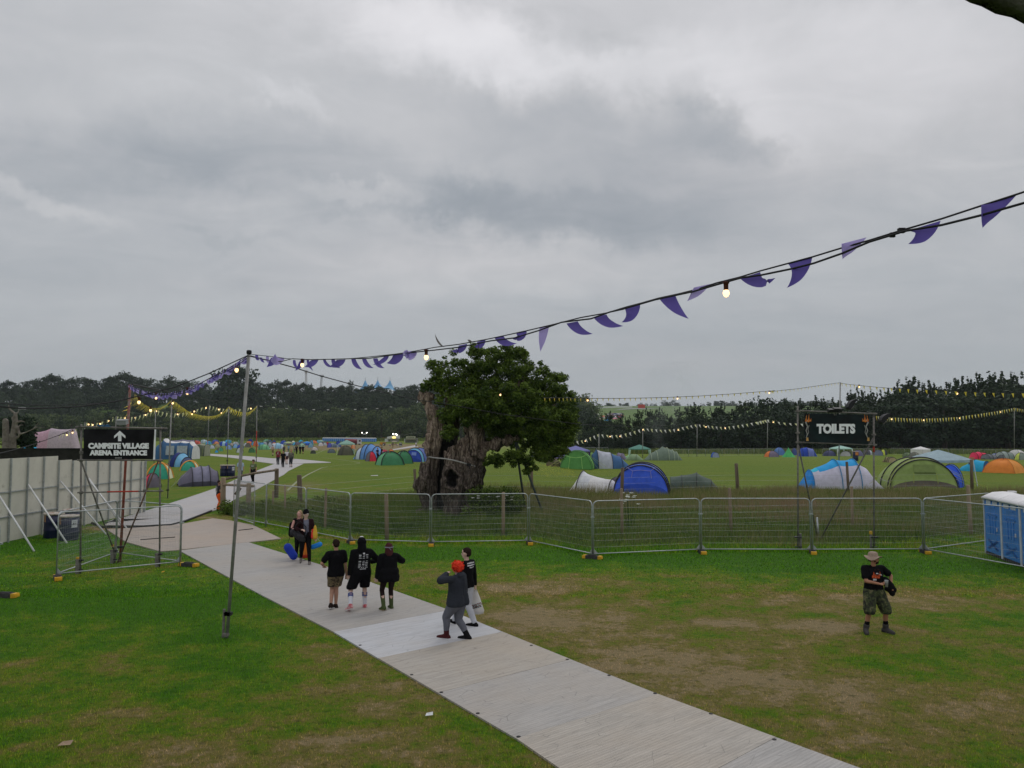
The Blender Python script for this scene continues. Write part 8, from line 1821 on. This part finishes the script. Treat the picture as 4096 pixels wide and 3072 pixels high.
pos = G('S2', 455, 1495); t4 = person('person with bright red hair, black coat and grey trousers walking left on the pale panel', pos, fr_, f, SKIN_P)
dress(f, t4, 'coat', DKG, lambda b: [f.top(b, .04, .82, .97, .05, .09, .088), cap(b, f.nck + Vector((-.07, -.08, .0)), .07, f.nck + Vector((.07, -.08, .0)), .07), cap(b, f.nck + Vector((0, -.10, -.02)), .085, f.nck + Vector((0, -.12, -.08)), .07)], hemz=.79)
dress(f, t4, 'trousers', cloth('grey_jeans', 82, 84, 92, 1.5), lambda b: f.legs(b, .135, .095, .07, to=1.66, waist=.98), hemz=None, wr=.006)
RH = mat('red_hair', (.66, .03, .015), .85, .35, 24, bump=.01, bscale=60, col2=(.85, .08, .03))
hr_ = hair(f,t4,RH,lambda b: [b.ball(f.hp(0,-.012,.04),(.118,.125,.112),16),b.ball(f.hp(.0,-.06,-.03),(.10,.075,.07),12)],rough=.03)
bl = [(*f.hp(0, -.012, .035), .12, .128, .118)]; q, ti = leaf_arrays(bl, 900, .05, np.random.default_rng(2), shell=.1, up=0); quads_obj('hair_tuft', q, ti, RH, hr_)
shoes(f, t4, [cloth('oxblood', 62, 28, 30, 1.4), cloth('black_boot', 24, 24, 26, 1.2)], RUBBER, boot=.62, r=.058, name='boot', wide=1.08)
f = Fig(1.80,1.0,feet=((-.04,.34,0),(.06,-.18,0)),hands=((-.22,.10,.86),(.30,-.02,.82)),elbow=((-.5,-1,0),(.5,-1,0)),heel=(-.02,0),toe=(0,-.2),head=(.35,0),hip=.90)
pos = G('S2', 560, 1320) + Vector((.05, .25, 0)); t5 = person('person with glasses in black printed T-shirt and light grey joggers beyond the red haired walker', pos, (-.82, .57), f, SKIN_P)
ts = dress(f, t5, 'sweatshirt', BLK, lambda b: f.top(b, .03, .90, .95, .01), hemz=.88)
dress(f, t5, 'joggers', cloth('light_joggers', 152, 154, 160, 1.5), lambda b: f.legs(b, .115, .085, .062, to=1.93), wr=.008)
hair(f,t5,HB,lambda b: [b.ball(f.hp(0,-.02,.055),(.096,.105,.088),14),b.ball(f.hp(0,-.05,.0),(.085,.065,.075),12)])
b = MB(); b.tube([f.hp(-.088, 0, .02), f.hp(-.05, .095, .02), f.hp(0, .105, .015), f.hp(.05, .095, .02), f.hp(.088, 0, .02)], .004, 4); b.build('glasses', BLACK, t5)
shoes(f,t5,BLK,WHITE)
shp = []
for row,(w_,z,h_) in enumerate(((.24,.06,.030),(.25,.012,.026),(.16,-.032,.018))):
 x = -w_ / 2
 while x < w_ / 2: g_ = r7.uniform(.016,.026); shp.append(rect(x + g_ / 2 + .02,z,g_ * .8,h_ * r7.uniform(.8,1.1))); x += g_
decal(t5, ts, 'back_print', PRINT, shp, (.0, 0, 1.36), (0, -1, 0))
pw = pos + Matrix.Rotation(t5.rotation_euler[2], 3, 'Z') @ (f.palm[1] * f.k)
bg = thing('carrier_bag', 'white plastic carrier bag with red letters hanging from the hand of the grey joggers person', 'bag', (pw.x + .02, pw.y - .02, 0), .0)
b = MB(); zt = pw.z
for i,(w_,d_,z) in enumerate(((.03,.03,zt),(.055,.04,zt - .08),(.10,.06,zt - .2),(.155,.085,zt - .36),(.185,.10,zt - .48),(.16,.09,zt - .55),(.06,.03,zt - .57))): 
 if i == 0: rings = []
 rings.append([(w_ * math.cos(a) * (1 + .06 * math.sin(a * 5 + z * 9)) + .035 * i / 6,d_ * math.sin(a),z + .012 * math.sin(a * 3)) for a in [2 * math.pi * j / 20 for j in range(20)]])
b.add([p for r_ in rings for p in r_],[(i * 20 + j,i * 20 + (j + 1) % 20,(i + 1) * 20 + (j + 1) % 20,(i + 1) * 20 + j) for i in range(6) for j in range(20)] + [tuple(range(20)),tuple(range(120,140))])
bs = b.build('bag_body', fabric('carrier_plastic', 196, 194, 192, 1.35, .4, .3), bg, True)
vs, fs = text_mesh('TESCO', .115, .004, 0, 1.0); mesh_obj('lettering', [Vector((v.x * .72 + .025, -.118, v.y + zt - .36 + v.x * .25)) for v in vs], fs, mat('red_letters', (.6, .03, .04), .6), bg)
b = MB(); 
for i in range(5): b.add([(x_ + .02 + i * .05 - .11,-.117,zt - .43 + z_ + i * .012) for x_,z_ in ((0,0),(.035,0),(.045,.016),(.010,.016))],[(0,1,2,3),(3,2,1,0)])
b.build('blue_dashes', mat('blue_dash', (.02, .04, .2), .6), bg)
f = Fig(1.80,.98,feet=((-.12,.22,0),(.12,-.20,0)),hands=((-.30,.06,.86),(.16,.24,1.16)),elbow=((-.6,-1,0),(1,-.6,-.5)),heel=(.0,.10),toe=(.1,.15),head=(.4,-.28),hip=.91)
pos = G('S3', 600, 1500); t6 = person('person in black beanie and open dark jacket over a grey printed T-shirt, carrying bags', pos, (.34, -.94), f, SKIN_P)
tee = dress(f, t6, 'tshirt', cloth('grey_tee', 96, 98, 112, 1.4), lambda b: f.top(b, .016, .90, .3, .0), hemz=.84)
shp = [rect(r7.uniform(-.01, .01), .12 - i * .05, r7.uniform(.10, .17), r7.choice((.012, .022))) for i in range(8)]; decal(t6, tee, 'chest_print', mat('dark_print', (.05, .06, .10), .8), shp, (0, 0, 1.20), (0, 1, 0))
def jk(b):
 f.top(b,.034,.86,.96,.01)
jo = dress(f, t6, 'jacket', cloth('maroon_jacket', 38, 22, 26, 1.3), jk, hemz=.84)
import bmesh
bm = bmesh.new(); bm.from_mesh(jo.data); dl = [v for v in bm.verts if v.co.y > .02 and abs(v.co.x + .01) < .075 + .05 * max(0, 1.25 - v.co.z) * 0 and v.co.z < 1.5]; bmesh.ops.delete(bm, geom=dl, context='VERTS'); bm.to_mesh(jo.data); bm.free()
dress(f, t6, 'trousers', BLK, lambda b: f.legs(b, .108, .074, .052, to=1.9), wr=.004)
hair(f, t6, BLK, lambda b: [b.ball(f.hp(0, -.02, .06), (.108, .115, .10), 14), b.ball(f.hp(0, -.035, .11), (.085, .09, .075), 12)], 'beanie', rough=.004)
b = MB(); b.box(f.hp(.0, .098, .06), (.05, .02, .03), rz=f.head[0]); b.build('beanie_badge', mat('badge_pale', (.5, .5, .5), .8), t6)
shoes(f, t6, cloth('grey_shoe', 92, 88, 84, 1.4), WHITE)
def bagpart(name, label, k, x, y, Y, fn, m, cat='bag', ex_=None, vox=.02):
 c = P(k, x, y, Y); b = MB(); fn(b); t = thing(name, label, cat, c); o = remesh('bag_body', b, vox, m, t, 2, .4)
 if ex_: ex_(t)
 return t
Yb = pos.y
bagpart('holdall', 'black and grey sports holdall slung in front of the two bag carriers', 'S3', 415, 750, Yb - .12, lambda b: [cap(b, (-.16, 0, .12), .12, (.10, 0, -.06), .12), cap(b, (.08, 0, -.08), .11, (.18, 0, -.14), .08)], mat('holdall_cloth', (.03, .03, .035), .7, .4, 8, dirt=((.20, .22, .24), 7, .60)), ex_=lambda t: MB().tube([(-.2, -.1, .25), (.1, -.12, .5), (.28, -.05, .3), (.26, -.1, -.05)], .015, 5).build('strap', BLACK, t))
bagpart('sleeping_bag', 'royal blue rolled sleeping bag carried low on the left', 'S3', 220, 1185, Yb + .5, lambda b: cap(b, (-.10, 0, .16), .145, (.10, 0, -.13), .14), fb((22, 48, 140)), 'sleeping bag', ex_=lambda t: MB().tube([(-.10, -.05, .3), (0, -.05, .6), (.12, 0, .85)], .008, 4).build('cord', BLACK, t))
bagpart('stuff_sack', 'bright blue stuff sack hanging at the right of the beanie man', 'S3', 905, 1010, Yb + .1, lambda b: [cap(b, (-.13, 0, -.05), .085, (.11, 0, .04), .088)], fb((26, 108, 178)), 'bag', ex_=lambda t: MB().tube([(.12, -.05, .15), (-.05, 0, .35)], .006, 4).build('cord', GUY_P, t))
bagpart('orange_sack', 'orange sack glimpsed between the legs of the beanie man', 'S3', 600, 1100, Yb + .6, lambda b: [cap(b, (.02, 0, .22), .07, (0, 0, -.18), .13)], fb((216, 104, 34)), 'bag', ex_=lambda t: MB().lathe([(.13, -.3), (.15, -.22), (.12, -.16)], n=10).build('base_patch', fb((140, 40, 20)), t))
def two(t): MB().lathe([(.02, .26), (.045, .2), (.08, 0), (.085, -.15), (.05, -.2)], (.06, -.06, .02), 12, sy=.6).build('yellow_panel', fb((170, 140, 50)), t, True)
bagpart('beach_bag', 'red and yellow bag tucked under the beanie man arm', 'S3', 830, 690, Yb - .05, lambda b: [cap(b, (-.02, 0, .10), .06, (.0, 0, -.10), .10)], fb((206, 46, 44)), 'bag', ex_=two)
f = Fig(1.66,.95,feet=((-.08,.15,0),(.10,-.10,0)),hands=((-.24,.16,.95),(.20,.22,1.0)),elbow=((-.6,-1,0),(.6,-1,0)),toe=(.1,-.1),head=(-.3,-.2),hip=.88)
pos = G('S3', 405, 1340) + Vector((0, .15, 0)); t7 = person('person with long fair hair and black vest half hidden behind the beanie man', pos, (.30, -.95), f, mat('skin_pink', (.62, .34, .30), .6, .1, 9))
dress(f, t7, 'vest', BLK, lambda b: f.top(b, .014, .92, .02), hemz=.9)
dress(f, t7, 'trousers', BLK, lambda b: f.legs(b, .105, .08, .06, to=1.9), wr=.004)
hair(f, t7, cloth('hair_fair', 140, 118, 92, 1.3), lambda b: [b.ball(f.hp(0, -.02, .04), (.10, .105, .10), 14), cap(b, f.hp(-.05, -.02, -.02), .06, f.hp(-.08, .0, -.24), .04), cap(b, f.hp(.05, -.02, -.02), .06, f.hp(.08, .0, -.2), .04)])
shoes(f,t7,BLK,WHITE)
q = thing('rucksack', 'black rucksack on the back of the fair haired person', 'bag', P('S3', 265, 580, pos.y + .18)); b = MB(); cap(b, (0, 0, .16), .12, (-.02, .0, -.16), .13); remesh('bag_body', b, .02, BLK, q, 2, .4); MB().tube([(.1, -.1, .3), (.2, -.2, .2), (.15, -.1, -.2)], .02, 5).build('strap', BLACK, q)
f = Fig(1.77,1.18,feet=((-.24,0,0),(.22,.02,0)),hands=((-.34,.10,1.02),(.03,.27,1.12)),elbow=((-1,-.55,.1),(1,-.35,-.5)),toe=(-.4,.35),head=(.95,0),hip=.90)
pos = (G('G', 525, 1430) + G('G', 805, 1425)) / 2; t8 = person('person in tan bush hat, flame print T-shirt and camouflage shorts standing alone', pos, (.06, -1), f, SKIN_T, curl=.9)
ts = dress(f, t8, 'tshirt', BLK, lambda b: f.top(b, .028, .92, .40, .01, .072, .074), hemz=.90)
dress(f, t8, 'shorts', camo('camo_green', [(.010, .011, .008), (.022, .026, .012), (.045, .060, .020), (.12, .11, .055)], 11), lambda b: [f.legs(b, .135, .115, to=.98, waist=1.0)] + [cap(b, f.hips[i].lerp(f.kn[i], .55) + Vector(((-1, 1)[i] * .10, 0, 0)), .05, f.hips[i].lerp(f.kn[i], .85) + Vector(((-1, 1)[i] * .10, 0, 0)), .05) for i in (0, 1)], hemz=.44)
for i in (0, 1): dress(f, t8, 'sock', BLK, lambda b: cap(b, f.kn[i].lerp(f.ank[i], .62), .056, f.ank[i], .05), wr=.002)
shoes(f, t8, cloth('worn_boot', 62, 60, 60, 1.4), RUBBER, boot=.2, r=.055, name='boot')
hair(f, t8, HB, lambda b: [b.ball(f.hp(0, .062, -.075), (.052, .042, .048), 12), cap(b, f.hp(-.06, .03, -.05), .026, f.hp(.06, .03, -.05), .026), b.ball(f.hp(0, -.05, .0), (.08, .06, .08), 10)], 'beard')
HAT = mat('tan_hat', (.26, .19, .15), .9, .2, 40, col2=(.36, .28, .22)); 
v = []; fcs = []; prof = [(.002,.155),(.06,.15),(.092,.13),(.104,.09),(.108,.055),(.125,.045),(.16,.035),(.185,.03),(.186,.024),(.16,.026),(.125,.034),(.10,.04)]
for i,(r,z) in enumerate(prof):
 for j in range(24):
  a = 2 * math.pi * j / 24; dz = (-.035 * math.cos(2 * a + .3) - .012 * math.cos(3 * a)) * max(0,r - .11) / .075; v.append(f.hp(r * math.cos(a) * .96,-.008 + r * math.sin(a),z + dz - .0))
fcs = [(i * 24 + j,i * 24 + (j + 1) % 24,(i + 1) * 24 + (j + 1) % 24,(i + 1) * 24 + j) for i in range(len(prof) - 1) for j in range(24)]
mesh_obj('bush_hat', v, fcs, HAT, t8, smooth=True)
b = MB(); b.tube([f.hp(-.07, .065, .018), f.hp(0, .1, .014), f.hp(.07, .065, .018)], .012, 5); b.build('glasses', BLACK, t8)
fl_ = []
for x,z,w_,h_ in ((-.07,.03,.05,.07),(-.035,.05,.035,.09),(0,.045,.04,.12),(.04,.05,.035,.10),(.075,.035,.05,.07)): fl_.append([(x - w_ / 2,z - .03),(x + w_ / 2,z - .03),(x + .01,z + h_)])
fl_ += [rect(-.06,-.015,.09,.06),rect(.03,-.02,.08,.05)]
decal(t8, ts, 'flame_print', mat('flame_red', (.55, .09, .03), .8, .5, 30), fl_, (.0, 0, 1.26), (0, 1, 0)); decal(t8, ts, 'skull_print', PRINT, [rect(-.05, -.075, .07, .04), rect(.0, .06, .05, .02), [(.03, .06), (.13, .0), (.12, .03)]], (.0, 0, 1.26), (0, 1, 0), .009)
cpz = pos + Matrix.Rotation(t8.rotation_euler[2], 3, 'Z') @ ((f.palm[1] + Vector((-.05, .03, -.02))) * f.k)
cu = thing('plastic_cup', 'clear plastic cup of drink held at the chest of the hat man', 'cup', cpz); MB().lathe([(.030, -.05), (.042, .09), (.045, .095), (.040, .093), (.030, -.03)], n=14).build('cup_wall', mat('clear_cup', (.5, .52, .55), .2, .05, 5, alpha=.55), cu, True); MB().lathe([(.029, -.045), (.037, .04), (.001, .041)], n=12).build('drink', mat('dark_drink', (.08, .06, .06), .3), cu)
jb = thing('folded_jacket', 'black jacket tucked under the left arm of the hat man', 'jacket', pos + Matrix.Rotation(t8.rotation_euler[2], 3, 'Z') @ (f.wr[0] * f.k) + Vector((-.03, -.02, -.04))); b = MB(); cap(b, (-.10, .02, .18), .085, (0, 0, .04), .10); cap(b, (0, 0, .02), .085, (.03, -.02, -.10), .065); cap(b, (-.06, 0, .0), .07, (.06, 0, -.02), .08); remesh('jacket_body', b, .016, BLK, jb, 2, .4)
def simple(label,pos,face,H_,top_m,leg_m,leg_to=1.93,hands=((-.28,.05,.82),(.28,.05,.82)),feet=((-.10,.12,0),(.10,-.10,0)),sleeve=.4,build=1.0,skin=SKIN,head_m=HB,hat=None,hem=.88,flare=0.0,extra=None,shoe=BLK,long_hair=False,legr=(.11,.082,.06)):
 f = Fig(H_,build,feet=feet,hands=hands,hip=.90,toe=(0,0)); t = person(label,pos,face,f,skin,near=False)
 if top_m: dress(f, t, 'top', top_m, lambda b: f.top(b, .024, hem, sleeve, flare), .022, .006, hem - .02)
 dress(f, t, 'trousers' if leg_to > 1.5 else 'shorts', leg_m, lambda b: f.legs(b, *legr, to=leg_to), .022, .004)
 hair(f,t,head_m,lambda b: [b.ball(f.hp(0,-.02,.05),.098,10)] + ([cap(b,f.hp(0,-.05,0),.08,f.hp(0,-.05,-.16),.06)] if long_hair else []),voxel=.022)
 if hat: b = MB(); b.lathe([(.16, 0), (.17, .01), (.10, .03), (.09, .11), (.02, .12)], f.hp(0, 0, .06), 12); b.build('hat', hat, t, True)
 shoes(f,t,shoe,voxel=.025)
 if extra: extra(f,t)
 return t
HV = mat('hi_vis_orange', (.90, .13, .02), .7, .1, 8); DK = cloth('dark_grey_top', 46, 44, 46, 1.3)
def wk(f,t):
 b = MB(); [b.tube([f.chs + Vector((x * .08, -.145, .12)), f.wst + Vector((x * .09, -.15, -.02))], .02, 5) for x in (-1, 1)]; b.build('reflective_strap', mat('reflective', (.45, .46, .46), .4), t)
 for i in (0, 1): b = MB(); p = f.kn[i].lerp(f.ank[i], .3); b.tube([p, p + (f.ank[i] - f.kn[i]) * .12], .088, 10); b.build('reflective_band', mat('reflective_orange', (.6, .3, .2), .5), t)
t9 = simple('person in orange hi-vis trousers and dark vest standing by the wooden corner post', G('T2', 75, 775), (.75, .6), 1.68, DK, HV, build=1.1, hands=((-.30, .16, 1.02), (.22, .2, 1.0)), sleeve=.35, extra=wk, legr=(.13, .11, .10), feet=((-.1, 0, 0), (.1, 0, 0)))
b = MB()
simple('person in pale checked shirt, dark vest and hat behind the leaning pole', G('L', 1440, 1520), (.25, -.97), 1.84, cloth('checked_shirt', 140, 156, 172, 1.5), cloth('slate_trousers', 66, 66, 74, 1.4), sleeve=.45, hat=cloth('dark_hat', 40, 36, 34, 1.3), extra=lambda f, t: MB().box(f.chs + Vector((0, .14, -.08)), (.16, .06, .48)).build('vest_front', BLK, t), hem=.84, flare=.03)
simple('person in olive T-shirt, black trousers and brown hat beside the checked shirt one', G('L', 1728, 1540), (-.15, -.98), 1.82, cloth('olive_tee', 86, 96, 66, 1.5), BLK, build=1.25, sleeve=.42, hat=cloth('brown_hat', 62, 50, 40, 1.3), extra=lambda f, t: MB().box(f.chs + Vector((0, .165, .0)), (.22, .02, .05)).build('chest_print', PRINT, t))
wg = 'people walking towards the camera on the far trackway'
simple('person in dark red sports shirt, left of four on the far trackway', G('S5', 1062, 770), (.1, -1), 1.95, cloth('dark_red_shirt', 104, 38, 50, 1.4), DKG, sleeve=.42, hem=.84, flare=.03, long_hair=True, extra=lambda f, t: put_text('number_print', 'C', f.chs + Vector((0, .165, -.04)), (-1, 0, 0), (0, 0, 1), .26, PRINT, t))
simple('person all in black, nearest of four on the far trackway', G('S5', 1172, 825), (.05, -1), 1.86, BLK, BLK, sleeve=.4, build=1.1)
simple('person in white vest top and dark shorts, third of four on the far trackway', G('S5', 1252, 762), (0, -1), 1.82, cloth('white_top', 178, 176, 182, 1.4), cloth('dark_shorts', 56, 40, 44, 1.3), leg_to=.6, sleeve=.1, skin=SKIN_P, long_hair=True)
simple('person in grey camouflage jacket, right of four on the far trackway', G('S5', 1348, 824), (.1, -1), 1.98, camo('camo_grey', [(.05, .05, .045), (.10, .095, .08), (.16, .15, .12), (.22, .2, .15)], 6), DKG, leg_to=1.4, sleeve=.9, hem=.8, head_m=cloth('ginger_hair', 130, 60, 44, 1.3), long_hair=True)
simple('shirtless person in light shorts walking away beyond the cross path', G('S5', 942, 566), (.2, 1), 2.05, None, cloth('beige_shorts', 120, 106, 84, 1.4), leg_to=.95, skin=SKIN_P)
simple('person in brown grey top directly behind the red shirted walker', G('S5', 1108, 520) + Vector((0, 3, 0)), (.1, -1), 1.9, cloth('taupe_top', 84, 76, 78, 1.3), DKG, sleeve=.9)
simple('person in light blue top behind the white vest walker', G('S5', 1218, 500) + Vector((0, 3, 0)), (0, 1), 1.9, cloth('light_blue_top', 110, 142, 170, 1.4), cloth('mid_grey', 100, 100, 104, 1.4), sleeve=.45)
simple('person in pale grey top behind the camouflage jacket walker', G('S5', 1372, 500) + Vector((0, 2, 0)), (0, 1), 1.9, cloth('pale_grey_top', 138, 140, 134, 1.4), cloth('mid_grey', 100, 100, 104, 1.4), sleeve=.45, build=1.1)
simple('person all in black with back turned, left of the bright blue gazebo', G('S5', 1470, 530), (0, 1), 2.05, BLK, BLK, sleeve=.45, build=1.15, extra=lambda f, t: MB().box(f.chs + Vector((0, -.17, .06)), (.2, .02, .03)).build('back_print', PRINT, t))
simple('person all in black with back turned, right of the first beside the gazebo', G('S5', 1612, 530), (0, 1), 2.0, BLK, cloth('brown_shorts', 50, 46, 40, 1.3), leg_to=1.0, sleeve=.4, build=1.1)
simple('person in black glimpsed just right of the taller man in black', G('S5', 1522, 530) + Vector((0, 1, 0)), (0, 1), 1.95, BLK, BLK, sleeve=.8)
simple('person in navy top leaning by the light blue tunnel tent', G('K', 1500, 520) + Vector((0, .6, 0)), (.8, -.4), 1.75, cloth('navy_top', 32, 36, 72, 1.4), BLK, sleeve=.4, hands=((-.35, .1, 1.15), (.3, .2, 1.05)))
simple('person in black T-shirt facing the navy top person by the tents', G('K', 1556, 520) + Vector((0, .9, 0)), (-.8, -.4), 1.9, BLK, BLK, sleeve=.4)
simple('small figure by the end of the far right trackway', G('T4', 1650, 690), (0, 1), 1.8, cloth('white_top', 178, 176, 182, 1.4), DKG)
simple('small figure standing in front of the little spindly vehicle', G('T4', 715, 715), (0, 1), 1.9, cloth('grey_top', 90, 84, 84, 1.4), cloth('beige_shorts', 120, 106, 84, 1.4))
# ---------------------------------------------------------------- service area beyond the left field
def box_part(t,name,c,d,m,rz=0): b = MB(); b.box(c,d,rz); return b.build(name,m,t)
def scl(k,x,y): g = G(k,x,y); return g,g.y / FPX * SC[k][2]
CAB, GREY_ = mat('cab_white', (.55, .56, .58), .5, .1, 3), mat('kit_grey', (.18, .18, .17), .7, .4, 2)
g, u = scl('K', 1150, 292); t = thing('tanker_lorry', 'burgundy tanker lorry with a white cab in front of the toilet row', 'lorry', g)
b = MB(); b.tube([(-118 * u, 0, 55 * u), (62 * u, 0, 50 * u)], 33 * u, 14); b.build('tank', mat('burgundy', (.20, .03, .045), .45, .15, 1), t, True)
box_part(t, 'cab', (92 * u, 0, 46 * u), (56 * u, 50 * u, 68 * u), CAB); box_part(t, 'windscreen', (104 * u, -25.5 * u, 58 * u), (26 * u, u, 22 * u), BLACK); box_part(t, 'chassis', (0, 0, 14 * u), (230 * u, 40 * u, 8 * u), BLACK)
for x in (-90, -70, 40, 95): b = MB(); b.tube([(x * u, -26 * u, 10 * u), (x * u, 26 * u, 10 * u)], 11 * u, 10); b.build('wheel', RUBBER, t)
for cx,cw in ((1302,76),):
 g, u = scl('K', 1302, 236); t = thing('light_tower', 'mobile light tower with two lit lamps above the toilet row', 'light tower', g + Vector((0, 3, 0)))
 for x in (-34, 34): box_part(t, 'mast', (x * u, 0, 62 * u), (4 * u, 4 * u, 124 * u), GREY_); box_part(t, 'lamp', (x * u, -2 * u, 122 * u), (16 * u, 4 * u, 9 * u), LAMP)
 box_part(t, 'sign_board', (0, 0, 102 * u), (40 * u, 3 * u, 16 * u), CAB)
g, u = scl('T4', 640, 510); t = thing('food_stall', 'lit food stall with a pale canopy and two dazzling lamps', 'stall', g + Vector((0, 8, 0)))
b = MB(); b.add([(x * u, y, z * u) for y in (-3, 3) for x, z in ((-230, 150), (-230, 230), (30, 285), (230, 290), (230, 150))], [(0, 1, 2, 3, 4), (9, 8, 7, 6, 5)] + [(i, i + 5, (i + 1) % 5 + 5, (i + 1) % 5) for i in range(5)]); b.build('canopy', CAB, t)
box_part(t, 'counter', (70 * u, -1.5, 95 * u), (280 * u, 5, 150 * u), GREY_); box_part(t, 'lit_window', (75 * u, -4.2, 205 * u), (130 * u, .2, 70 * u), mat('stall_glow', (1, .72, .22), .5, .2, .6, emit=1.6)); box_part(t, 'van_body', (-250 * u, 0, 90 * u), (150 * u, 5, 120 * u), CAB)
for x, z in ((30, 350), (130, 345), (180, 315)): box_part(t, 'lamp', (x * u, -3.5, z * u), (46 * u, .3, 30 * u), LAMP); box_part(t, 'lamp_stand', (x * u, -3.2, z * u / 2), (7 * u, .2, z * u), GREY_)
g, u = scl('T4', 300, 420); t = thing('shipping_container', 'red container left of the lit food stall', 'container', g + Vector((0, 5, 0))); box_part(t, 'body', (0, 0, 60 * u), (200 * u, 3, 100 * u), mat('container_red', (.45, .07, .05), .6, .2, 1)); box_part(t, 'door', (60 * u, -1.55, 60 * u), (60 * u, .1, 90 * u), mat('container_door', (.36, .05, .04), .6))
g, u = scl('T4', 1400, 540); t = thing('food_stall', 'dark stall with a long pale name board left of the oak', 'stall', g + Vector((0, 6, 0)))
box_part(t, 'body', (0, 0, 110 * u), (470 * u, 4, 180 * u), GREY_); box_part(t, 'name_board', (-5 * u, -2.2, 240 * u), (370 * u, .3, 95 * u), mat('name_board', (.40, .42, .30), .7)); box_part(t, 'counter', (0, -2.6, 150 * u), (420 * u, 1.2, 22 * u), mat('counter_tan', (.30, .28, .2), .7))
put_text('lettering', 'DURHAM', (-5 * u, -2.4, 240 * u), (1, 0, 0), (0, 0, 1), 62 * u, mat('board_letters', (.06, .06, .04), .8), t, xs_=1.05)
b = MB(); b.tube([(190 * u, -2, 190 * u), (270 * u, -2, 150 * u), (330 * u, -2, -20 * u)], 9 * u, 6); b.tube([(-600 * u, 0, 330 * u), (-300 * u, 0, 340 * u), (-20 * u, 0, 400 * u), (240 * u, 0, 420 * u)], 5 * u, 4); b.build('awning_pole', GREY_, t)
box_part(t, 'white_post', (-250 * u, -2.4, 110 * u), (26 * u, .3, 140 * u), CAB)
g, u = scl('T4', 310, 630); t = thing('tractor', 'small orange tractor in front of the food stalls', 'tractor', g)
box_part(t, 'bonnet', (-50 * u, 0, 90 * u), (110 * u, 1.2, 100 * u), mat('tractor_orange', (.55, .25, .03), .5)); box_part(t, 'mudguard', (70 * u, 0, 110 * u), (120 * u, 1.5, 50 * u), mat('tractor_brown', (.30, .16, .08), .6)); box_part(t, 'exhaust', (-40 * u, 0, 165 * u), (8 * u, .1, 60 * u), BLACK)
for x,r in ((-80,26),(50,44)):
 b = MB(); b.tube([(x * u, -1.1, r * u), (x * u, 1.1, r * u)], r * u, 12); w = b.build('wheel', RUBBER, t); b = MB(); b.tube([(x * u, -1.16, r * u), (x * u, 1.16, r * u)], r * u * .6, 10); b.build('rim', CAB, w)
g, u = scl('T4', 780, 640); t = thing('spindly_buggy', 'spindly flatbed buggy under a cream canopy in front of the stalls', 'vehicle', g)
b = MB(); b.lathe([(115 * u, 160 * u), (100 * u, 185 * u), (10 * u, 200 * u)], n=12, sy=.7); b.build('canopy', mat('cream_canopy', (.42, .36, .28), .8), t); box_part(t, 'flatbed', (0, 0, 75 * u), (240 * u, 1.4, 30 * u), mat('buggy_brown', (.16, .08, .06), .7))
for x in (-180, 110): b = MB(); b.tube([(x * u, -.9, 34 * u), (x * u, .9, 34 * u)], 34 * u, 10); b.build('wheel', mat('pale_wheel', (.42, .38, .33), .7), t)
for x in (-60, 60): box_part(t, 'canopy_post', (x * u, 0, 120 * u), (8 * u, .1, 90 * u), BLACK)
g, u = scl('T4', 1030, 655); t = thing('striped_board', 'round dark board with white stripes standing before the stalls', 'board', g)
b = MB(); b.lathe([(56 * u, 0), (58 * u, 80 * u), (52 * u, 150 * u)], n=14, sy=.3); b.build('board', mat('board_dark', (.03, .04, .05), .6), t)
for z in (18, 45, 105, 132): box_part(t, 'white_stripe', (0, -20 * u, z * u), (92 * u, 2 * u, 16 * u), CAB)
for k, x, y, w, m_, lab in (('T8', 520, 470, .06, WHT, 'scrap of white paper lying in the grass left of the path'), ('X', 142, 1612, .09, mat('dead_leaf', (.30, .22, .15), .8), 'curled dead brown leaf in the grass at bottom left'), ('K', 1465, 752, .35, WHT, 'white scrap lying on the pasture left of the oak'), ('X', 352, 1238, .05, YEL, 'small yellow cap dropped in the grass before the boxed in sign')):
 b = MB(); b.add([(-w, -w * .6, .03), (w, -w * .5, .04), (w * .9, w * .6, .07), (-w * .8, w * .5, .05), (0, 0, .03)], [(0, 1, 4), (1, 2, 4), (2, 3, 4), (3, 0, 4)]); o = b.build('dead_leaf' if 'leaf' in lab else 'bottle_cap' if 'cap' in lab else 'paper_scrap', m_); o.location = G(k, x, y); tag(o, lab, 'litter')
fcol = [((40, 66, 150), 'blue'), ((200, 110, 70), 'orange'), ((92, 120, 96), 'green'), ((150, 156, 164), 'grey white'), ((60, 140, 176), 'cyan'), ((90, 84, 96), 'dark grey')]
rf9 = random.Random(77)
for i in range(34):
 x = 372 + i * 10.4 + rf9.uniform(-4,4); yb = rf9.uniform(956,972); w = rf9.uniform(9,15); c,cn_ = fcol[rf9.randrange(6)]
 if 588 < x < 720: yb = min(yb,962)
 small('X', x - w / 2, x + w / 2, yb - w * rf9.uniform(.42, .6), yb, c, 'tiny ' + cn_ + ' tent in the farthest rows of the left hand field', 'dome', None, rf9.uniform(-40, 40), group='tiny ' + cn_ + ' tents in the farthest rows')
# ---------------------------------------------------------------- haze
hm = bpy.data.materials.new('haze'); hm.use_nodes = True; T = NT(hm.node_tree); T.n.clear(); o_ = T.node('ShaderNodeOutputMaterial'); v_ = T.node('ShaderNodeVolumePrincipled')
v_.inputs['Color'].default_value = (.80, .88, .95, 1); v_.inputs['Density'].default_value = .00009; v_.inputs['Anisotropy'].default_value = .2; T.l.new(v_.outputs[0], o_.inputs['Volume'])
b = MB(); b.box((0, 1550, 105), (5200, 3400, 222)); tag(b.build('haze', hm), kind='stuff')
